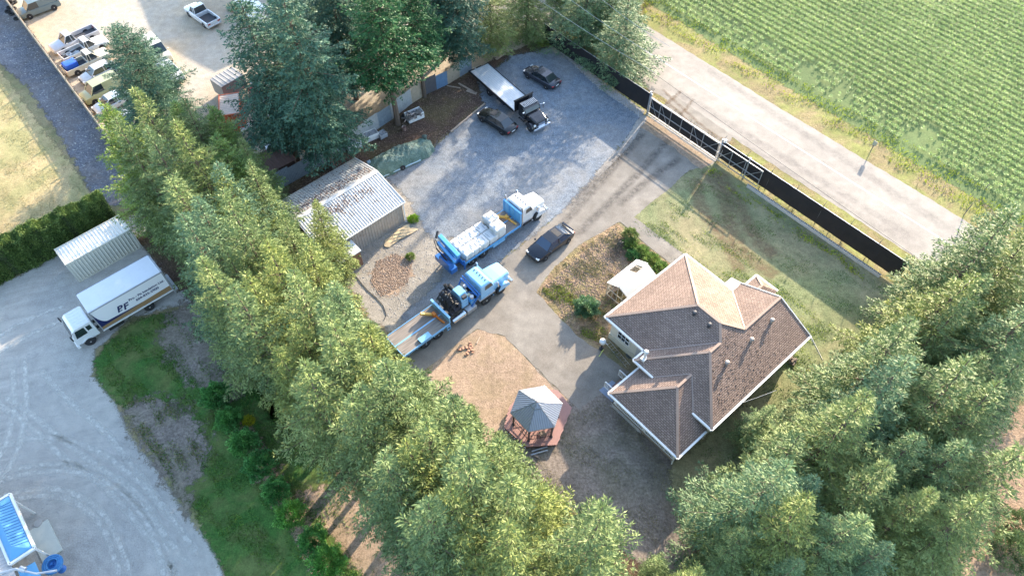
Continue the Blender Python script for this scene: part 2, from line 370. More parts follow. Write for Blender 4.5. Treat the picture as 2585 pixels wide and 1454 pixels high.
# big areas first, each about 4 mm above the one below
sheet('verge', [(1500, -60), (1760, -60), (2120, 230), (2420, 470), (2620, 640), (2700, 760), (2400, 760), (2200, 700), (1620, 300), (1380, 120)], m_verge, 0.2)
RD = Vector((math.cos(R(-49.9)), math.sin(R(-49.9)))); RN = Vector((-RD.y, RD.x))   # along and across the road
RC = Vector(G(1682, 162))                                                              # on the centre line
def rp(al, ac): q = RC + RD * al + RN * ac; return (q.x, q.y)
sheet('crop_field', [rp(-60, 8.2), rp(-22, 7.9), rp(10, 7.4), rp(60, 7.6), rp(60, 90), rp(-60, 90)], m_field, 0.3, world=True)
sheet('road', [rp(-60, -3.9), rp(-24, -3.9), rp(-8, -4.3), rp(2, -5.1), rp(12, -4.1), rp(30, -4.0), rp(70, -4.0), rp(70, 3.9), rp(30, 3.9), rp(10, 3.8), rp(-60, 3.9)], m_road, 0.08, 0.7, world=True)
sheet('sandy_yard', [(-200, -120), (1300, -200), (1500, 20), (1390, 110), (1200, 190), (1050, 260), (860, 380), (720, 470), (600, 560), (420, 560), (300, 385), (150, 180), (20, 5)], m_sand, 0.3)
sheet('stony_strip', [(-60, -60), (20, 5), (150, 180), (300, 385), (360, 470), (330, 520), (250, 520), (150, 340), (70, 220), (-60, 110)], m_strip, 0.4, 0.6)
sheet('dry_lawn', [(-80, 60), (10, 190), (90, 300), (190, 430), (250, 520), (200, 560), (-80, 700)], m_dry, 0.35, 0.6)
sheet('gravel_yard', [(-300, 620), (40, 700), (200, 600), (350, 540), (520, 640), (520, 760), (440, 775), (330, 800), (240, 885), (235, 950), (290, 1015), (330, 1100), (405, 1190), (475, 1300), (545, 1400), (600, 1520), (600, 1700), (-500, 1700)], m_yard, 0.3, 0.5)
sheet('green_lawn', [(236, 900), (330, 812), (430, 785), (600, 840), (760, 1080), (870, 1230), (1000, 1500), (640, 1640), (590, 1500), (520, 1345), (440, 1220), (380, 1110), (300, 1020), (245, 960)], m_lawn2, 0.3, 0.4, 1)
sheet('dry_patch', [(310, 1018), (400, 1000), (470, 1020), (530, 1110), (520, 1180), (470, 1230), (490, 1290), (470, 1290), (400, 1180), (335, 1090)], m_brown, 0.35, 0.4, 1, fe=2.2)
sheet('dry_patch', [(400, 830), (450, 770), (520, 760), (640, 950), (600, 1010), (540, 990), (470, 960), (420, 900)], m_brown, 0.35, 0.4, 1, fe=2.2)
sheet('tan_soil', [(740, 1230), (900, 1240), (1080, 1500), (960, 1560), (860, 1370), (790, 1300)], m_tan, 0.3, 0.4, 1, fe=1.8)
sheet('tan_soil', [(600, 1060), (640, 1080), (760, 1290), (820, 1390), (870, 1500), (830, 1500), (720, 1310), (640, 1190)], m_tan, 0.35, 0.4, fe=1.4)
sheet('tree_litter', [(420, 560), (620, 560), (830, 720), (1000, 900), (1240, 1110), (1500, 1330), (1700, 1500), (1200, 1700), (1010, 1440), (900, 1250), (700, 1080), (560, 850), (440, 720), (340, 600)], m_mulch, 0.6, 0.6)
sheet('mulch_bed', [(720, 470), (860, 380), (1050, 250), (1200, 175), (1290, 130), (1395, 95), (1400, 140), (1290, 150), (1210, 200), (1222, 262), (1120, 348), (1060, 400), (965, 445), (900, 520), (760, 560)], m_mulch, 0.2, 0.5)
sheet('rubble', [(880, 600), (960, 440), (1060, 395), (1200, 430), (1300, 560), (1140, 700), (1120, 800), (1000, 850), (930, 800), (860, 690)], m_rubble, 0.4, 0.5)
sheet('soil_heap', [(955, 665), (1000, 640), (1040, 660), (1035, 700), (1010, 740), (960, 750), (935, 710)], m_orange, 0.35, 0.35, 1, fe=1.6)
sheet('dry_yard', [(1130, 880), (1205, 833), (1275, 850), (1400, 970), (1460, 1030), (1540, 960), (1720, 1180), (1830, 1240), (1700, 1500), (1300, 1450), (1050, 1000)], m_brown, 0.3, 0.5)
sheet('tan_yard', [(1120, 885), (1205, 832), (1275, 850), (1385, 965), (1440, 1010), (1380, 1110), (1290, 1150), (1180, 1100), (1080, 950)], m_tan, 0.15, 0.4)
sheet('right_lawn', [(1590, 540), (1670, 480), (1745, 425), (1800, 405), (1905, 480), (2210, 690), (2350, 760), (2500, 950), (2300, 1500), (1720, 1340), (1690, 1180), (1900, 1000), (1870, 860), (1720, 660)], m_lawn, 0.25, 0.5)
sheet('dry_patch', [(2060, 880), (2060, 980), (2010, 1030), (1960, 1020), (1985, 960), (2030, 900)], m_tan, 0.3, 0.4, 1, fe=1.6)
sheet('garden_plot', [(1354, 738), (1395, 678), (1470, 615), (1560, 562), (1720, 690), (1740, 800), (1600, 900), (1525, 880), (1460, 850)], m_garden, 0.15, 0.4)
sheet('driveway', [(1700, 240), (1850, 345), (1800, 415), (1740, 430), (1672, 490), (1590, 556), (1560, 562), (1470, 615), (1400, 672), (1354, 738), (1400, 790), (1462, 852), (1520, 888), (1590, 940), (1540, 975), (1462, 1034), (1440, 1015), (1385, 962), (1275, 848), (1205, 830), (1130, 885), (1040, 960), (1000, 880), (1090, 800), (1200, 720), (1290, 640), (1390, 560), (1440, 500), (1530, 420), (1640, 300)], m_drive, 0.1, 0.6)
sheet('gravel_lot', [(1290, 143), (1400, 118), (1625, 292), (1600, 330), (1515, 430), (1420, 535), (1300, 628), (1180, 742), (1040, 870), (1010, 800), (1110, 710), (1140, 600), (1100, 610), (1060, 560), (1030, 500), (975, 450), (1060, 402), (1122, 350), (1222, 265), (1205, 205)], m_gravel, 0.3, 0.5)
sheet('gravel_edge', [(1618, 290), (1636, 296), (1590, 370), (1512, 448), (1500, 440), (1572, 365)], m_block, 0.15, 0.3, fe=0.3)
sheet('gravel_edge', [(1398, 118), (1412, 118), (1520, 205), (1628, 282), (1618, 296), (1510, 222)], m_block, 0.2, 0.3, fe=0.3)
sheet('garden_path', [(1562, 558), (1596, 546), (1790, 690), (1740, 700), (1640, 625)], m_drive, 0.04, 0.6)
sheet('lit_apron_strip', [(1630, 292), (1800, 408), (1770, 428), (1700, 372), (1618, 322)], m_tan, 0.12, 0.4)  # sunlight falling under the gate, put into the ground colour as a tan strip
sheet('stone_paving', [(1512, 985), (1545, 960), (1580, 985), (1545, 1015)], paint('blue_grey_paving', (0.24, 0.28, 0.36), 0.7, dirt=0.5, scale=2), 0.0)
sheet('ploughed_soil', [(2380, 1090), (2600, 1020), (2800, 1300), (2700, 1600), (2300, 1600), (2350, 1400), (2450, 1300)], m_plough, 0.3, 0.5)
def track(px, wd, col, nm='tyre_track', z=0.034, fe=0.25, al=1.0):
    P_ = [Vector(G(*p)) for p in px]
    for _ in range(3):
        q = [P_[0]]
        for a, b in zip(P_, P_[1:]): q += [a.lerp(b, .25), a.lerp(b, .75)]
        P_ = q + [P_[-1]]
    vs, ev, n = [], [], len(P_)
    for i in range(n):
        d = (P_[min(i + 1, n - 1)] - P_[max(i - 1, 0)]).normalized(); nn = Vector((-d.y, d.x)); e = al * min(1, i / 4, (n - 1 - i) / 4)
        for o, v in ((-wd / 2 - fe, 0), (-wd / 2, e), (wd / 2, e), (wd / 2 + fe, 0)): q = P_[i] + nn * o; vs.append((q.x, q.y, z)); ev.append(v)
    me = bpy.data.meshes.new(nm); me.from_pydata(vs, [], [(4 * i + k, 4 * i + 4 + k, 4 * i + 5 + k, 4 * i + 1 + k) for i in range(n - 1) for k in range(3)])
    me.attributes.new('edge', 'FLOAT', 'POINT').data.foreach_set('value', ev); me.materials.append(col); o = bpy.data.objects.new(nm, me); COL.objects.link(o); tag(o, kind='structure')
def soft_mat(name, c):
    t = NT(name); p = t.pos(); a = t.node('ShaderNodeAttribute'); a.attribute_name = 'edge'
    f = t.math('MULTIPLY', a.outputs['Fac'], t.ramp(t.noise(p, 2.2, 6, .75), [(.34, .05), (.68, 1.0)])); t.l(f, t.b.inputs['Alpha']); return t.out(c, .95, 0, .2)
m_trk = soft_mat('pale_wheel_track', (0.60, 0.58, 0.52)); m_trk2 = soft_mat('dark_wheel_track', (0.37, 0.365, 0.35)); m_trk3 = soft_mat('driveway_rubber_mark', (0.10, 0.09, 0.085)); m_trk4 = soft_mat('brown_wheel_track', (0.20, 0.13, 0.08))
k_ = 0
for px in ([(-20, 1200), (90, 1172), (200, 1170), (300, 1200), (380, 1280), (420, 1360), (440, 1460)], [(-20, 1215), (90, 1190), (190, 1188), (285, 1217), (360, 1295), (398, 1375), (415, 1460)],
           [(-20, 1260), (70, 1235), (150, 1232), (230, 1262), (290, 1330), (330, 1460)], [(-20, 1276), (70, 1252), (145, 1250), (218, 1280), (272, 1345), (305, 1460)],
           [(-20, 1010), (60, 1060), (150, 1150), (260, 1220), (360, 1330), (450, 1460)], [(10, 1000), (90, 1050), (180, 1130), (290, 1205), (390, 1310), (475, 1430)],
           [(30, 900), (40, 1020), (20, 1120), (-20, 1180)], [(60, 900), (70, 1020), (50, 1140), (-10, 1230)], [(100, 930), (170, 1010), (260, 1080), (340, 1180), (420, 1290), (500, 1400)],
           [(-20, 1140), (80, 1100), (200, 1110), (330, 1190), (430, 1300)], [(-20, 860), (80, 800), (170, 770)], [(-20, 900), (100, 830), (190, 800)]):
    track(px, 0.22, m_trk, z=0.016 + 0.002 * (k_ % 4)); k_ += 1
for px in ([(1630, 330), (1560, 410), (1490, 490), (1400, 590)], [(1690, 350), (1620, 430), (1540, 510), (1450, 600)], [(1720, 400), (1640, 450), (1560, 520)], [(1600, 350), (1520, 440), (1430, 530)]):
    track(px, 0.35, m_trk3, z=0.034 + .002 * (k_ % 3), fe=.4, al=.55); k_ += 1
for px in ([(1780, 430), (1830, 500), (1850, 600), (1900, 660), (1960, 700)], [(1810, 430), (1870, 520), (1900, 600), (1960, 650)], [(1760, 450), (1760, 520), (1830, 600), (1870, 690)]):
    track(px, 0.7, m_trk4, 'worn_lawn_track', z=0.022 + .002 * (k_ % 3), fe=.6, al=.7); k_ += 1
for px in ([(1650, 235), (1700, 270), (1760, 330), (1810, 350)], [(1670, 225), (1730, 280), (1790, 335), (1860, 370)], [(1660, 280), (1700, 250), (1720, 230)], [(1700, 300), (1730, 280), (1750, 250)]):
    track(px, 0.16, m_trk4, z=0.034 + .002 * (k_ % 3), fe=.2, al=.6); k_ += 1
for al_ in (-1.9, 2.1, -3.2): track([(1500 + 0, 0)] and [tuple(v) for v in ((1620, 120), (1900, 290), (2200, 490), (2450, 660))] if False else [(1690 + 30 * al_, 170 + -20 * al_ * .4), (2050 + 22 * al_, 400 - 22 * al_ * .4), (2380 + 18 * al_, 610 - 20 * al_ * .4)], 0.5, m_trk3, 'road_wheel_path', z=0.0125, fe=.5, al=.22)
# road markings
m_line = paint('road_paint', (0.74, 0.70, 0.62), 0.7, dirt=0.9, scale=5, dark=0.62)
def stripe(name, ac, wd, al0, al1, mat, z=0.16):
    b = MB(); al = al0
    while al < al1:
        e = min(al + 2.0, al1); p = [rp(al, ac), rp(e, ac), rp(e, ac + wd), rp(al, ac + wd)]
        b.face([(x, y, z) for x, y in p]); al = e
    bm_ = b.build(name, mat); return tag(bm_, kind='structure')
stripe('road_centre_line', -0.07, 0.14, -60, 70, m_line, 0.016)

# ================================================================== TREES
m_bark = paint('bark', (0.13, 0.095, 0.07), 0.95, dirt=0.8, scale=4)
LEAF = {
 'spruce': leaf_mat('spruce_needles', (0.085, 0.135, 0.05), (0.20, 0.26, 0.09), (0.38, 0.42, 0.16)),
 'blue':   leaf_mat('blue_spruce_needles', (0.07, 0.135, 0.07), (0.165, 0.25, 0.115), (0.34, 0.40, 0.18)),
 'dark':   leaf_mat('fir_needles', (0.035, 0.09, 0.065), (0.08, 0.165, 0.105), (0.17, 0.25, 0.145)),
 'lime':   leaf_mat('young_needles', (0.09, 0.16, 0.04), (0.20, 0.29, 0.07), (0.36, 0.44, 0.11)),
 'green':  leaf_mat('cedar_leaves', (0.025, 0.085, 0.03), (0.06, 0.17, 0.055), (0.13, 0.26, 0.08)),
}
def norm(a): return a / np.maximum(np.linalg.norm(a, axis=-1, keepdims=True), 1e-9)
def kites(base, d, side, ln, wd):
    a = base; t = base + d * ln[:, None]; m = base + d * (ln * 0.45)[:, None]
    l = m + side * wd[:, None]; r = m - side * wd[:, None]
    return np.stack([a, r, t, l], axis=1).reshape(-1, 3)
def conifer(seed, H, RAD, zs, leaf, parent, gap=0.42, e0=-8, e1=38, power=0.75, nb=(5, 8), droop=0.16, kl=0.30, kw=0.042, sp=0.072, sag=0.2):
    r = np.random.default_rng(seed); tb = MB()
    lean = r.normal(0, 0.012, 2) * H
    def axis(z): k = (z / H) ** 2; return np.array([lean[0] * k, lean[1] * k, z])
    zz = np.linspace(0, H, 9)
    tb.tube([axis(z) for z in zz], [max(0.02, 0.017 * H * (1 - z / H) ** 0.8) for z in zz], 7)
    B, D, S = [], [], []
    z = zs * H; leaders = []
    while z < H - 0.15:
        f = z / H
        L0 = RAD * (1 - f) ** power * min(1.0, 0.55 + (f - zs) * 4.5) + 0.12
        n = r.integers(nb[0], nb[1] + 1); n = max(3, int(n * (1 - 0.35 * f))); ph = r.uniform(0, 6.28)
        for k in range(n):
            L = L0 * r.choice([r.uniform(0.6, 1.0), r.uniform(0.95, 1.35)], p=[0.65, 0.35])
            az = ph + 6.283 * k / n + r.normal(0, 0.16); el = math.radians(e0 + (e1 - e0) * f ** 1.3 + r.normal(0, 5))
            h = np.array([math.cos(az), math.sin(az), 0]); p0 = axis(z + r.uniform(-.15, .15))
            t = np.linspace(0, 1, 9)[:, None]
            P_ = p0 + h * (L * t * math.cos(el)) + np.array([0, 0, 1]) * (L * (math.sin(el) * t - droop * t ** 2 * 2.0 + droop * 1.7 * t ** 3))
            if L > 0.9: tb.tube([P_[i] for i in (0, 3, 6, 8)], [0.012 + 0.012 * L, 0.009 + 0.007 * L, 0.012, 0.005], 3)
            m = max(2, int(L / 0.36)); tj = (np.arange(m) + r.uniform(0.2, 0.8, m)) / m; tj = 0.12 + 0.88 * tj
            base = np.stack([np.interp(tj, t[:, 0], P_[:, c]) for c in range(3)], 1)
            tan = norm(np.stack([np.interp(np.minimum(tj + .05, 1), t[:, 0], P_[:, c]) for c in range(3)], 1) - np.stack([np.interp(tj - .05, t[:, 0], P_[:, c]) for c in range(3)], 1))
            for s in (-1, 1):
                perp = np.cross(tan, [0, 0, 1]) * s; perp = norm(perp)
                a = np.radians(r.normal(52, 8, m))[:, None]
                d2 = tan * np.cos(a) + perp * np.sin(a); d2[:, 2] += r.normal(-sag, 0.12, m); d2 = norm(d2)
                l2 = (0.46 * L * (1 - tj) ** 0.7 * np.where(tj > 0.7, 0.6, 1.0) + 0.09) * r.uniform(0.6, 1.35, m)
                for j in range(m):
                    q = max(1, int(l2[j] / sp)); u = (np.arange(q) + 0.5) / q
                    bj = base[j] + d2[j] * (u * l2[j])[:, None]; bj[:, 2] -= 0.10 * l2[j] * u ** 2
                    pj = np.cross(d2[j], [0, 0, 1]); pj = pj / max(np.linalg.norm(pj), 1e-6)
                    sg = np.where(np.arange(q) % 2 == 0, 1.0, -1.0)[:, None]
                    dd = d2[j] * 0.72 + pj * 0.62 * sg + r.normal(0, 0.17, (q, 3)); dd[:, 2] += 0.02
                    B.append(bj); D.append(dd)
                    B.append(base[j][None] + d2[j] * l2[j] * 0.85); D.append(d2[j][None] + r.normal(0, 0.08, (1, 3)))
            # tufts along the top of the limb
            q = max(3, int(L / 0.13)); u = r.uniform(0.1, 1.0, q)
            bj = np.stack([np.interp(u, t[:, 0], P_[:, c]) for c in range(3)], 1)
            dd = h * 0.7 + r.normal(0, 0.45, (q, 3)); dd[:, 2] += 0.35
            B.append(bj); D.append(dd)
        z += gap * (1 - 0.45 * f) * r.uniform(0.8, 1.2)
    top = axis(H); q = 26; u = r.uniform(0, 1, q)[:, None]
    B.append(top - np.array([0, 0, 1.3]) * u); D.append(np.concatenate([r.normal(0, 0.6, (q, 2)), r.uniform(0.5, 1.2, (q, 1))], 1))
    B = np.concatenate(B); D = norm(np.concatenate(D)); n = len(B)
    side = np.cross(D, r.normal(0, 0.55, (n, 3)) + np.array([0, 0, 1.0])); side = norm(side)
    V = kites(B, D, side, r.uniform(0.7, 1.25, n) * kl, r.uniform(0.75, 1.3, n) * kw)
    tb.build('trunk', m_bark, parent)
    np_mesh('crown', V, 4, leaf, parent)
    return n
TREE_N = 0
PROTO = {}
def proto(key, *a, **k):
    PROTO[key] = dict(args=a, kw=k, root=None)
# seed, height, crown radius, first limb
proto('spruce_a', 11, 14.0, 4.3, 0.10, LEAF['spruce'], gap=0.55, e0=-18, power=.95, nb=(4, 7))
proto('spruce_b', 12, 14.0, 4.0, 0.08, LEAF['spruce'], gap=0.55, e0=-14, e1=46, droop=0.14, power=.9, nb=(4, 7))
proto('spruce_c', 13, 13.0, 4.2, 0.06, LEAF['spruce'], power=0.85, gap=0.55, nb=(4, 7), e0=-16)
proto('blue_a', 14, 14.0, 4.6, 0.10, LEAF['blue'], e0=-18, droop=0.2, gap=0.56, power=.9, nb=(4, 7))
proto('dark_a', 15, 17.0, 4.9, 0.2, LEAF['dark'], e0=-18, e1=30, droop=0.28, gap=0.66, power=.6, sag=0.42, kl=0.3, kw=0.055)
proto('lime_a', 16, 12.0, 3.8, 0.06, LEAF['lime'], e1=58, droop=0.08, gap=0.42)
proto('green_a', 17, 13.0, 3.9, 0.3, LEAF['green'], power=0.5, kl=0.2, kw=0.06, gap=0.5, sag=0.3)
proto('high_a', 21, 14.0, 4.4, 0.30, LEAF['spruce'], gap=0.55, e0=-14, e1=44, power=.9, nb=(4, 7))
proto('high_b', 22, 14.0, 4.3, 0.33, LEAF['spruce'], gap=0.55, e0=-16, e1=40, power=.85, nb=(4, 7))
proto('open_a', 18, 16.0, 6.2, 0.16, LEAF['dark'], gap=0.62, nb=(6, 8), e0=-10, e1=40, droop=0.16, power=.6)
def tree(key, px, py, label, group, s=1.0, base=True, name='spruce_tree', h=None, rz=None, wide=1.0):
    """px, py: where the trunk stands (base=True) or where its tip shows"""
    P_ = PROTO[key]; H = P_['args'][1]
    sc = s if h is None else h / H
    x, y = G(px, py, 0 if base else H * sc)
    rz = random.uniform(0, 360) if rz is None else rz
    sc3 = (sc * wide * random.uniform(0.9, 1.1), sc * wide * random.uniform(0.9, 1.1), sc)
    if P_['root'] is None:
        r_ = thing(name, label, 'tree', (x, y, 0), rz, group, sc3); r_.name = name
        kw = dict(P_['kw']); seed, HH, RAD, zs, leaf = P_['args']
        conifer(seed, HH, RAD, zs, leaf, r_, **kw); P_['root'] = r_
    else:
        r_ = copy_thing(P_['root'], (x, y, 0), rz, label, group, sc3); r_.name = name
    return r_
ROW = 'conifers in the long row between the two yards'
rowA = [(450, 570), (545, 655), (600, 740), (635, 835), (680, 930), (745, 1015), (815, 1095), (895, 1180), (985, 1260), (1060, 1370), (1130, 1480)]
rowC = [(520, 540), (620, 640), (680, 730), (730, 815), (800, 900), (870, 990), (950, 1080), (1040, 1175), (1120, 1290), (1200, 1390), (1280, 1490)]
rowB = [(575, 500), (655, 575), (730, 660), (850, 690), (800, 765), (860, 870), (925, 960), (1000, 1050), (1075, 1140), (1165, 1225), (1255, 1310), (1360, 1400), (1450, 1490)]
kinds = ['spruce_a', 'spruce_b', 'spruce_c', 'blue_a', 'spruce_b', 'spruce_a', 'spruce_c']
def zone(px, py):
    d = py - 0.9 * px
    if py < 640: return 'dense grey-green conifer in the row above the box truck and shipping container'
    if py < 820: return 'dense grey-green conifer in the row between the box truck and the metal shed'
    if py < 1050: return 'dense grey-green conifer in the row beside the small round shrubs'
    if py < 1300: return 'dense grey-green conifer in the row left of the gazebo'
    return 'dense grey-green conifer in the row at the lower edge of the photo'
i = 0
rowD = [(480, 610), (570, 700), (640, 800), (700, 880), (775, 965), (850, 1045), (930, 1130), (1010, 1225), (1090, 1330), (1165, 1440), (930, 1010), (1010, 1110), (1100, 1210), (1185, 1310), (1290, 1400), (780, 850), (700, 700)]
for row, hh in ((rowA, 14), (rowC, 15), (rowD, 13.5), (rowB, 13.5)):
    for (px, py) in row:
        k = kinds[i % 7]; i += 1
        h = hh * random.uniform(0.86, 1.12)
        if (px, py) == (850, 690): k, h = 'spruce_b', 9.5
        if py > 980: k = 'high_a' if i % 2 else 'high_b'; h *= 1.05
        if py < 590: k = 'lime_a' if i % 2 else 'spruce_b'
        tree(k, px + random.uniform(-10, 10), py + random.uniform(-10, 10), zone(px, py), ROW + ', ' + zone(px, py).split('row ')[1], h=h)
tree('lime_a', 440, 262, 'bright lime-green conifer at the head of the long row', 'lime conifers at the head of the row', h=11.5, base=False)
tree('lime_a', 530, 272, 'bright lime-green conifer at the head of the long row', 'lime conifers at the head of the row', h=11, base=False)
tree('spruce_b', 610, 350, 'grey-green conifer just right of the lime-green ones at the head of the row', None, h=10, base=False)
tree('open_a', 292, 60, 'tall open-branched conifer with long bare-ended limbs over the junk cars', None, h=13.5, rz=20, base=False)
tree('spruce_c', 1190, 1110, 'young bushy conifer standing left of the gazebo', None, h=6)
tree('spruce_b', 1265, 1165, 'small conifer touching the lower left corner of the gazebo deck', None, h=5.5)
# tall trees along the corrugated fence
for px, py, k, h, lab in ((750, 405, 'dark_a', 19, 'tall dark drooping fir right of the brown roofed shed'), (838, 425, 'dark_a', 20, 'tall dark drooping fir whose trunk stands by the metal shed'),
        (810, 300, 'dark_a', 18, 'dark fir behind the fence, between the white van and the shed'), (900, 250, 'dark_a', 17, 'dark fir in the middle of the group behind the corrugated fence'),
        (1005, 315, 'green_a', 19, 'bright green tree with its trunk beside the engine parts'), (960, 200, 'green_a', 14, 'green tree behind the bright green one by the fence'),
        (1072, 245, 'green_a', 16, 'yellow-green tree with a bare lower trunk beside the fence'), (800, 190, 'dark_a', 15, 'dark fir at the left edge of the fence group over the sandy yard'),
        (1165, 175, 'dark_a', 15, 'dark fir above the bed of the flatbed tow truck'), (1240, 130, 'spruce_a', 12, 'grey-green conifer above the dark gravel lot'), (1330, 100, 'spruce_c', 12, 'grey-green conifer at the far corner of the gravel lot'),
        (1120, 150, 'dark_a', 14, 'dark fir at the top edge behind the fence'), (1040, 100, 'green_a', 14, 'green tree at the top edge of the photo'), (850, 120, 'dark_a', 14, 'dark fir at the top edge near the white roofs')):
    tree(k, px, py, lab, None, h=h, wide=1.0 if (py > 290 or k == 'green_a') else 1.2, name='fir_tree' if k == 'dark_a' else ('cedar_tree' if k == 'green_a' else 'spruce_tree'))
tree('blue_a', 1563, 190, 'broad conifer with bare lower trunk between the black fence and the road', None, h=11.5, wide=1.55, name='spruce_tree')
tree('blue_a', 1470, 115, 'conifer behind the black fence under the power lines', None, h=12, wide=1.4)
tree('spruce_a', 1535, 100, 'conifer between the black fence and the road, behind the broad one', None, h=13)
tree('spruce_b', 1430, 40, 'conifer at the top edge beside the power lines', None, h=12, wide=1.4)
# trees beyond the upper edge: they throw the shade on the gravel lot
for px, py, h in ((1560, 40, 12), (1600, -10, 12), (1500, -40, 13), (1420, -60, 13)):
    tree('blue_a', px, py, 'conifer by the road at the upper edge of the photo', 'conifers by the road at the upper edge', h=h)
RG = 'conifers in the grove right of the house'
def zr(px, py):
    if py < 900: return 'blue-green conifer in the grove beyond the end of the black fence'
    if py < 1120: return 'blue-green conifer in the grove nearest the right side of the house'
    if py < 1320: return 'blue-green conifer in the middle of the grove below the house'
    return 'blue-green conifer in the grove at the lower edge of the photo'
grove = [(2325, 790), (2265, 865), (2200, 940), (2135, 1010), (2070, 1085), (1888, 1122), (1960, 1205), (1880, 1285), (1810, 1360),
         (2340, 860), (2280, 940), (2200, 1010), (2120, 1090), (2050, 1170), (1970, 1260), (1910, 1350), (1860, 1430), (1790, 1460),
         (2420, 800), (2390, 940), (2330, 1030), (2260, 1110), (2180, 1190), (2110, 1280), (2030, 1370), (1970, 1450),
         (2330, 1120), (2260, 1210), (2200, 1310), (2130, 1400), (2060, 1500), (2270, 1330), (2220, 1440), (1880, 1530), (2480, 880), (2440, 980)]
for j, (px, py) in enumerate(grove):
    h = 14 * random.uniform(0.82, 1.15)
    if (px, py) == (1888, 1122): h = 6.0
    if py > 1440: h *= 0.85
    tree(['blue_a', 'spruce_a', 'spruce_c', 'blue_a', 'spruce_b'][j % 5], px + 12 + random.uniform(-14, 14), py + random.uniform(-14, 14), zr(px, py), RG + ', ' + zr(px, py).split('grove ')[1], h=h)
for px, py, h in ((1430, 1520, 9), (1520, 1570, 9), (1600, 1560, 9), (1690, 1540, 9), (1640, 1470, 5.5), (1380, 1480, 9), (1350, 1570, 11)):
    tree('spruce_c', px, py, 'pale green conifer at the bottom edge between the row and the grove', 'conifers at the bottom edge', h=h)

# small round shrubs in a line on the lawn
def shrub_mesh(seed, rad, h, leaf, parent, n=5200, kl=0.16, kw=0.035, name='foliage'):
    r = np.random.default_rng(seed); d = norm(r.normal(0, 1, (n, 3))); d[:, 2] = np.abs(d[:, 2])
    lump = 1 + 0.22 * np.sin(d[:, 0] * 7 + seed) * np.sin(d[:, 1] * 6 + 2) + 0.15 * np.sin(d[:, 2] * 9 + d[:, 0] * 8)
    rr = (r.uniform(0.35, 1.0, n) ** 0.5 * lump)[:, None]
    B = d * rr * np.array([rad, rad, h * 0.62]); B[:, 2] += h * 0.30
    D = norm(d + r.normal(0, 0.45, (n, 3)) + np.array([0, 0, 0.15])); side = norm(np.cross(D, r.normal(0, 1, (n, 3))))
    V = kites(B, D, side, r.uniform(0.6, 1.3, n) * kl, r.uniform(0.7, 1.3, n) * kw)
    return np_mesh(name, V, 4, leaf, parent)
SH = 'small round shrubs in a line along the lawn'
sh0 = None
for j, (px, py, s_) in enumerate([(553, 1012, 1.15), (585, 1068, 1.0), (622, 1128, 1.1), (662, 1185, 1.1), (702, 1246, 1.0), (738, 1308, 1.05), (795, 1370, 1.0), (832, 1428, 1.2)]):
    x, y = G(px, py); nm = ['first', 'second', 'third', 'fourth', 'fifth', 'sixth', 'seventh', 'eighth'][j]
    lab = nm + ' small green shrub from the top of the line on the lawn'
    if sh0 is None:
        sh0 = thing('round_shrub', lab, 'shrub', (x, y, 0), 0, SH, s_); shrub_mesh(5, 0.95, 1.7, leaf_mat('shrub_leaves', (0.05, 0.16, 0.04), (0.11, 0.30, 0.07), (0.22, 0.44, 0.10)), sh0)
        b = MB(); b.tube([(0, 0, 0), (0.03, 0, 0.5), (0, 0.02, 0.9)], [0.05, 0.04, 0.02]); b.build('stem', m_bark, sh0)
    else: copy_thing(sh0, (x, y, 0), random.uniform(0, 360), lab, SH, s_)
def one_shrub(name, label, px, py, rad, h, leaf, n, seed, **k):
    x, y = G(px, py); t = thing(name, label, 'shrub', (x, y, 0)); shrub_mesh(seed, rad, h, leaf, t, n, **k)
    b = MB(); b.tube([(0, 0, 0), (0.02, 0, h * 0.3), (0, 0.02, h * 0.5)], [0.04, 0.03, 0.01]); b.build('stem', m_bark, t); return t
m_yleaf = leaf_mat('yellow_leaves', (0.20, 0.22, 0.02), (0.42, 0.44, 0.03), (0.6, 0.6, 0.06))
m_wleaf = leaf_mat('silver_leaves', (0.06, 0.14, 0.06), (0.16, 0.28, 0.14), (0.5, 0.58, 0.42))
m_hleaf = leaf_mat('hedge_leaves', (0.06, 0.11, 0.03), (0.13, 0.20, 0.05), (0.26, 0.32, 0.09))
one_shrub('yellow_shrub', 'bright yellow shrub beside the line of small green shrubs', 632, 1066, 0.4, 0.7, m_yleaf, 900, 3)
one_shrub('flowering_shrub', 'rounded shrub with pale silvery leaves in the garden plot', 1480, 785, 1.05, 1.3, m_wleaf, 5200, 4)
one_shrub('weed_clump', 'bright green weed clump at the corner of the metal shed', 1043, 556, 0.5, 0.4, leaf_mat('weed_leaves', (0.10, 0.22, 0.02), (0.22, 0.38, 0.03), (0.38, 0.52, 0.07)), 900, 6)
one_shrub('weed_clump', 'small weed clump on the rubble beside the soil heap', 1036, 650, 0.4, 0.35, LEAF['lime'], 500, 7)
one_shrub('garden_bush', 'dusty bush at the top of the garden plot', 1590, 600, 0.7, 1.0, LEAF['spruce'], 2200, 8)
one_shrub('garden_bush', 'low dark green bush next to the greenhouse roof', 1597, 650, 0.6, 0.7, LEAF['green'], 1600, 9)
one_shrub('fence_bush', 'grey-green sapling growing in front of the black screen fence', 1572, 222, 0.5, 1.6, LEAF['blue'], 1500, 10)
one_shrub('weed_clump', 'dry weed clump in the far corner of the gravel lot', 1372, 112, 0.9, 0.6, LEAF['lime'], 1500, 21)
one_shrub('field_edge_bush', 'bushy conifer on the ploughed soil at the lower right corner', 2540, 1400, 1.6, 2.0, LEAF['spruce'], 6000, 22)
one_shrub('field_edge_bush', 'small leafy bush on the right edge by the ploughed soil', 2560, 1330, 1.2, 1.4, LEAF['spruce'], 3000, 23)
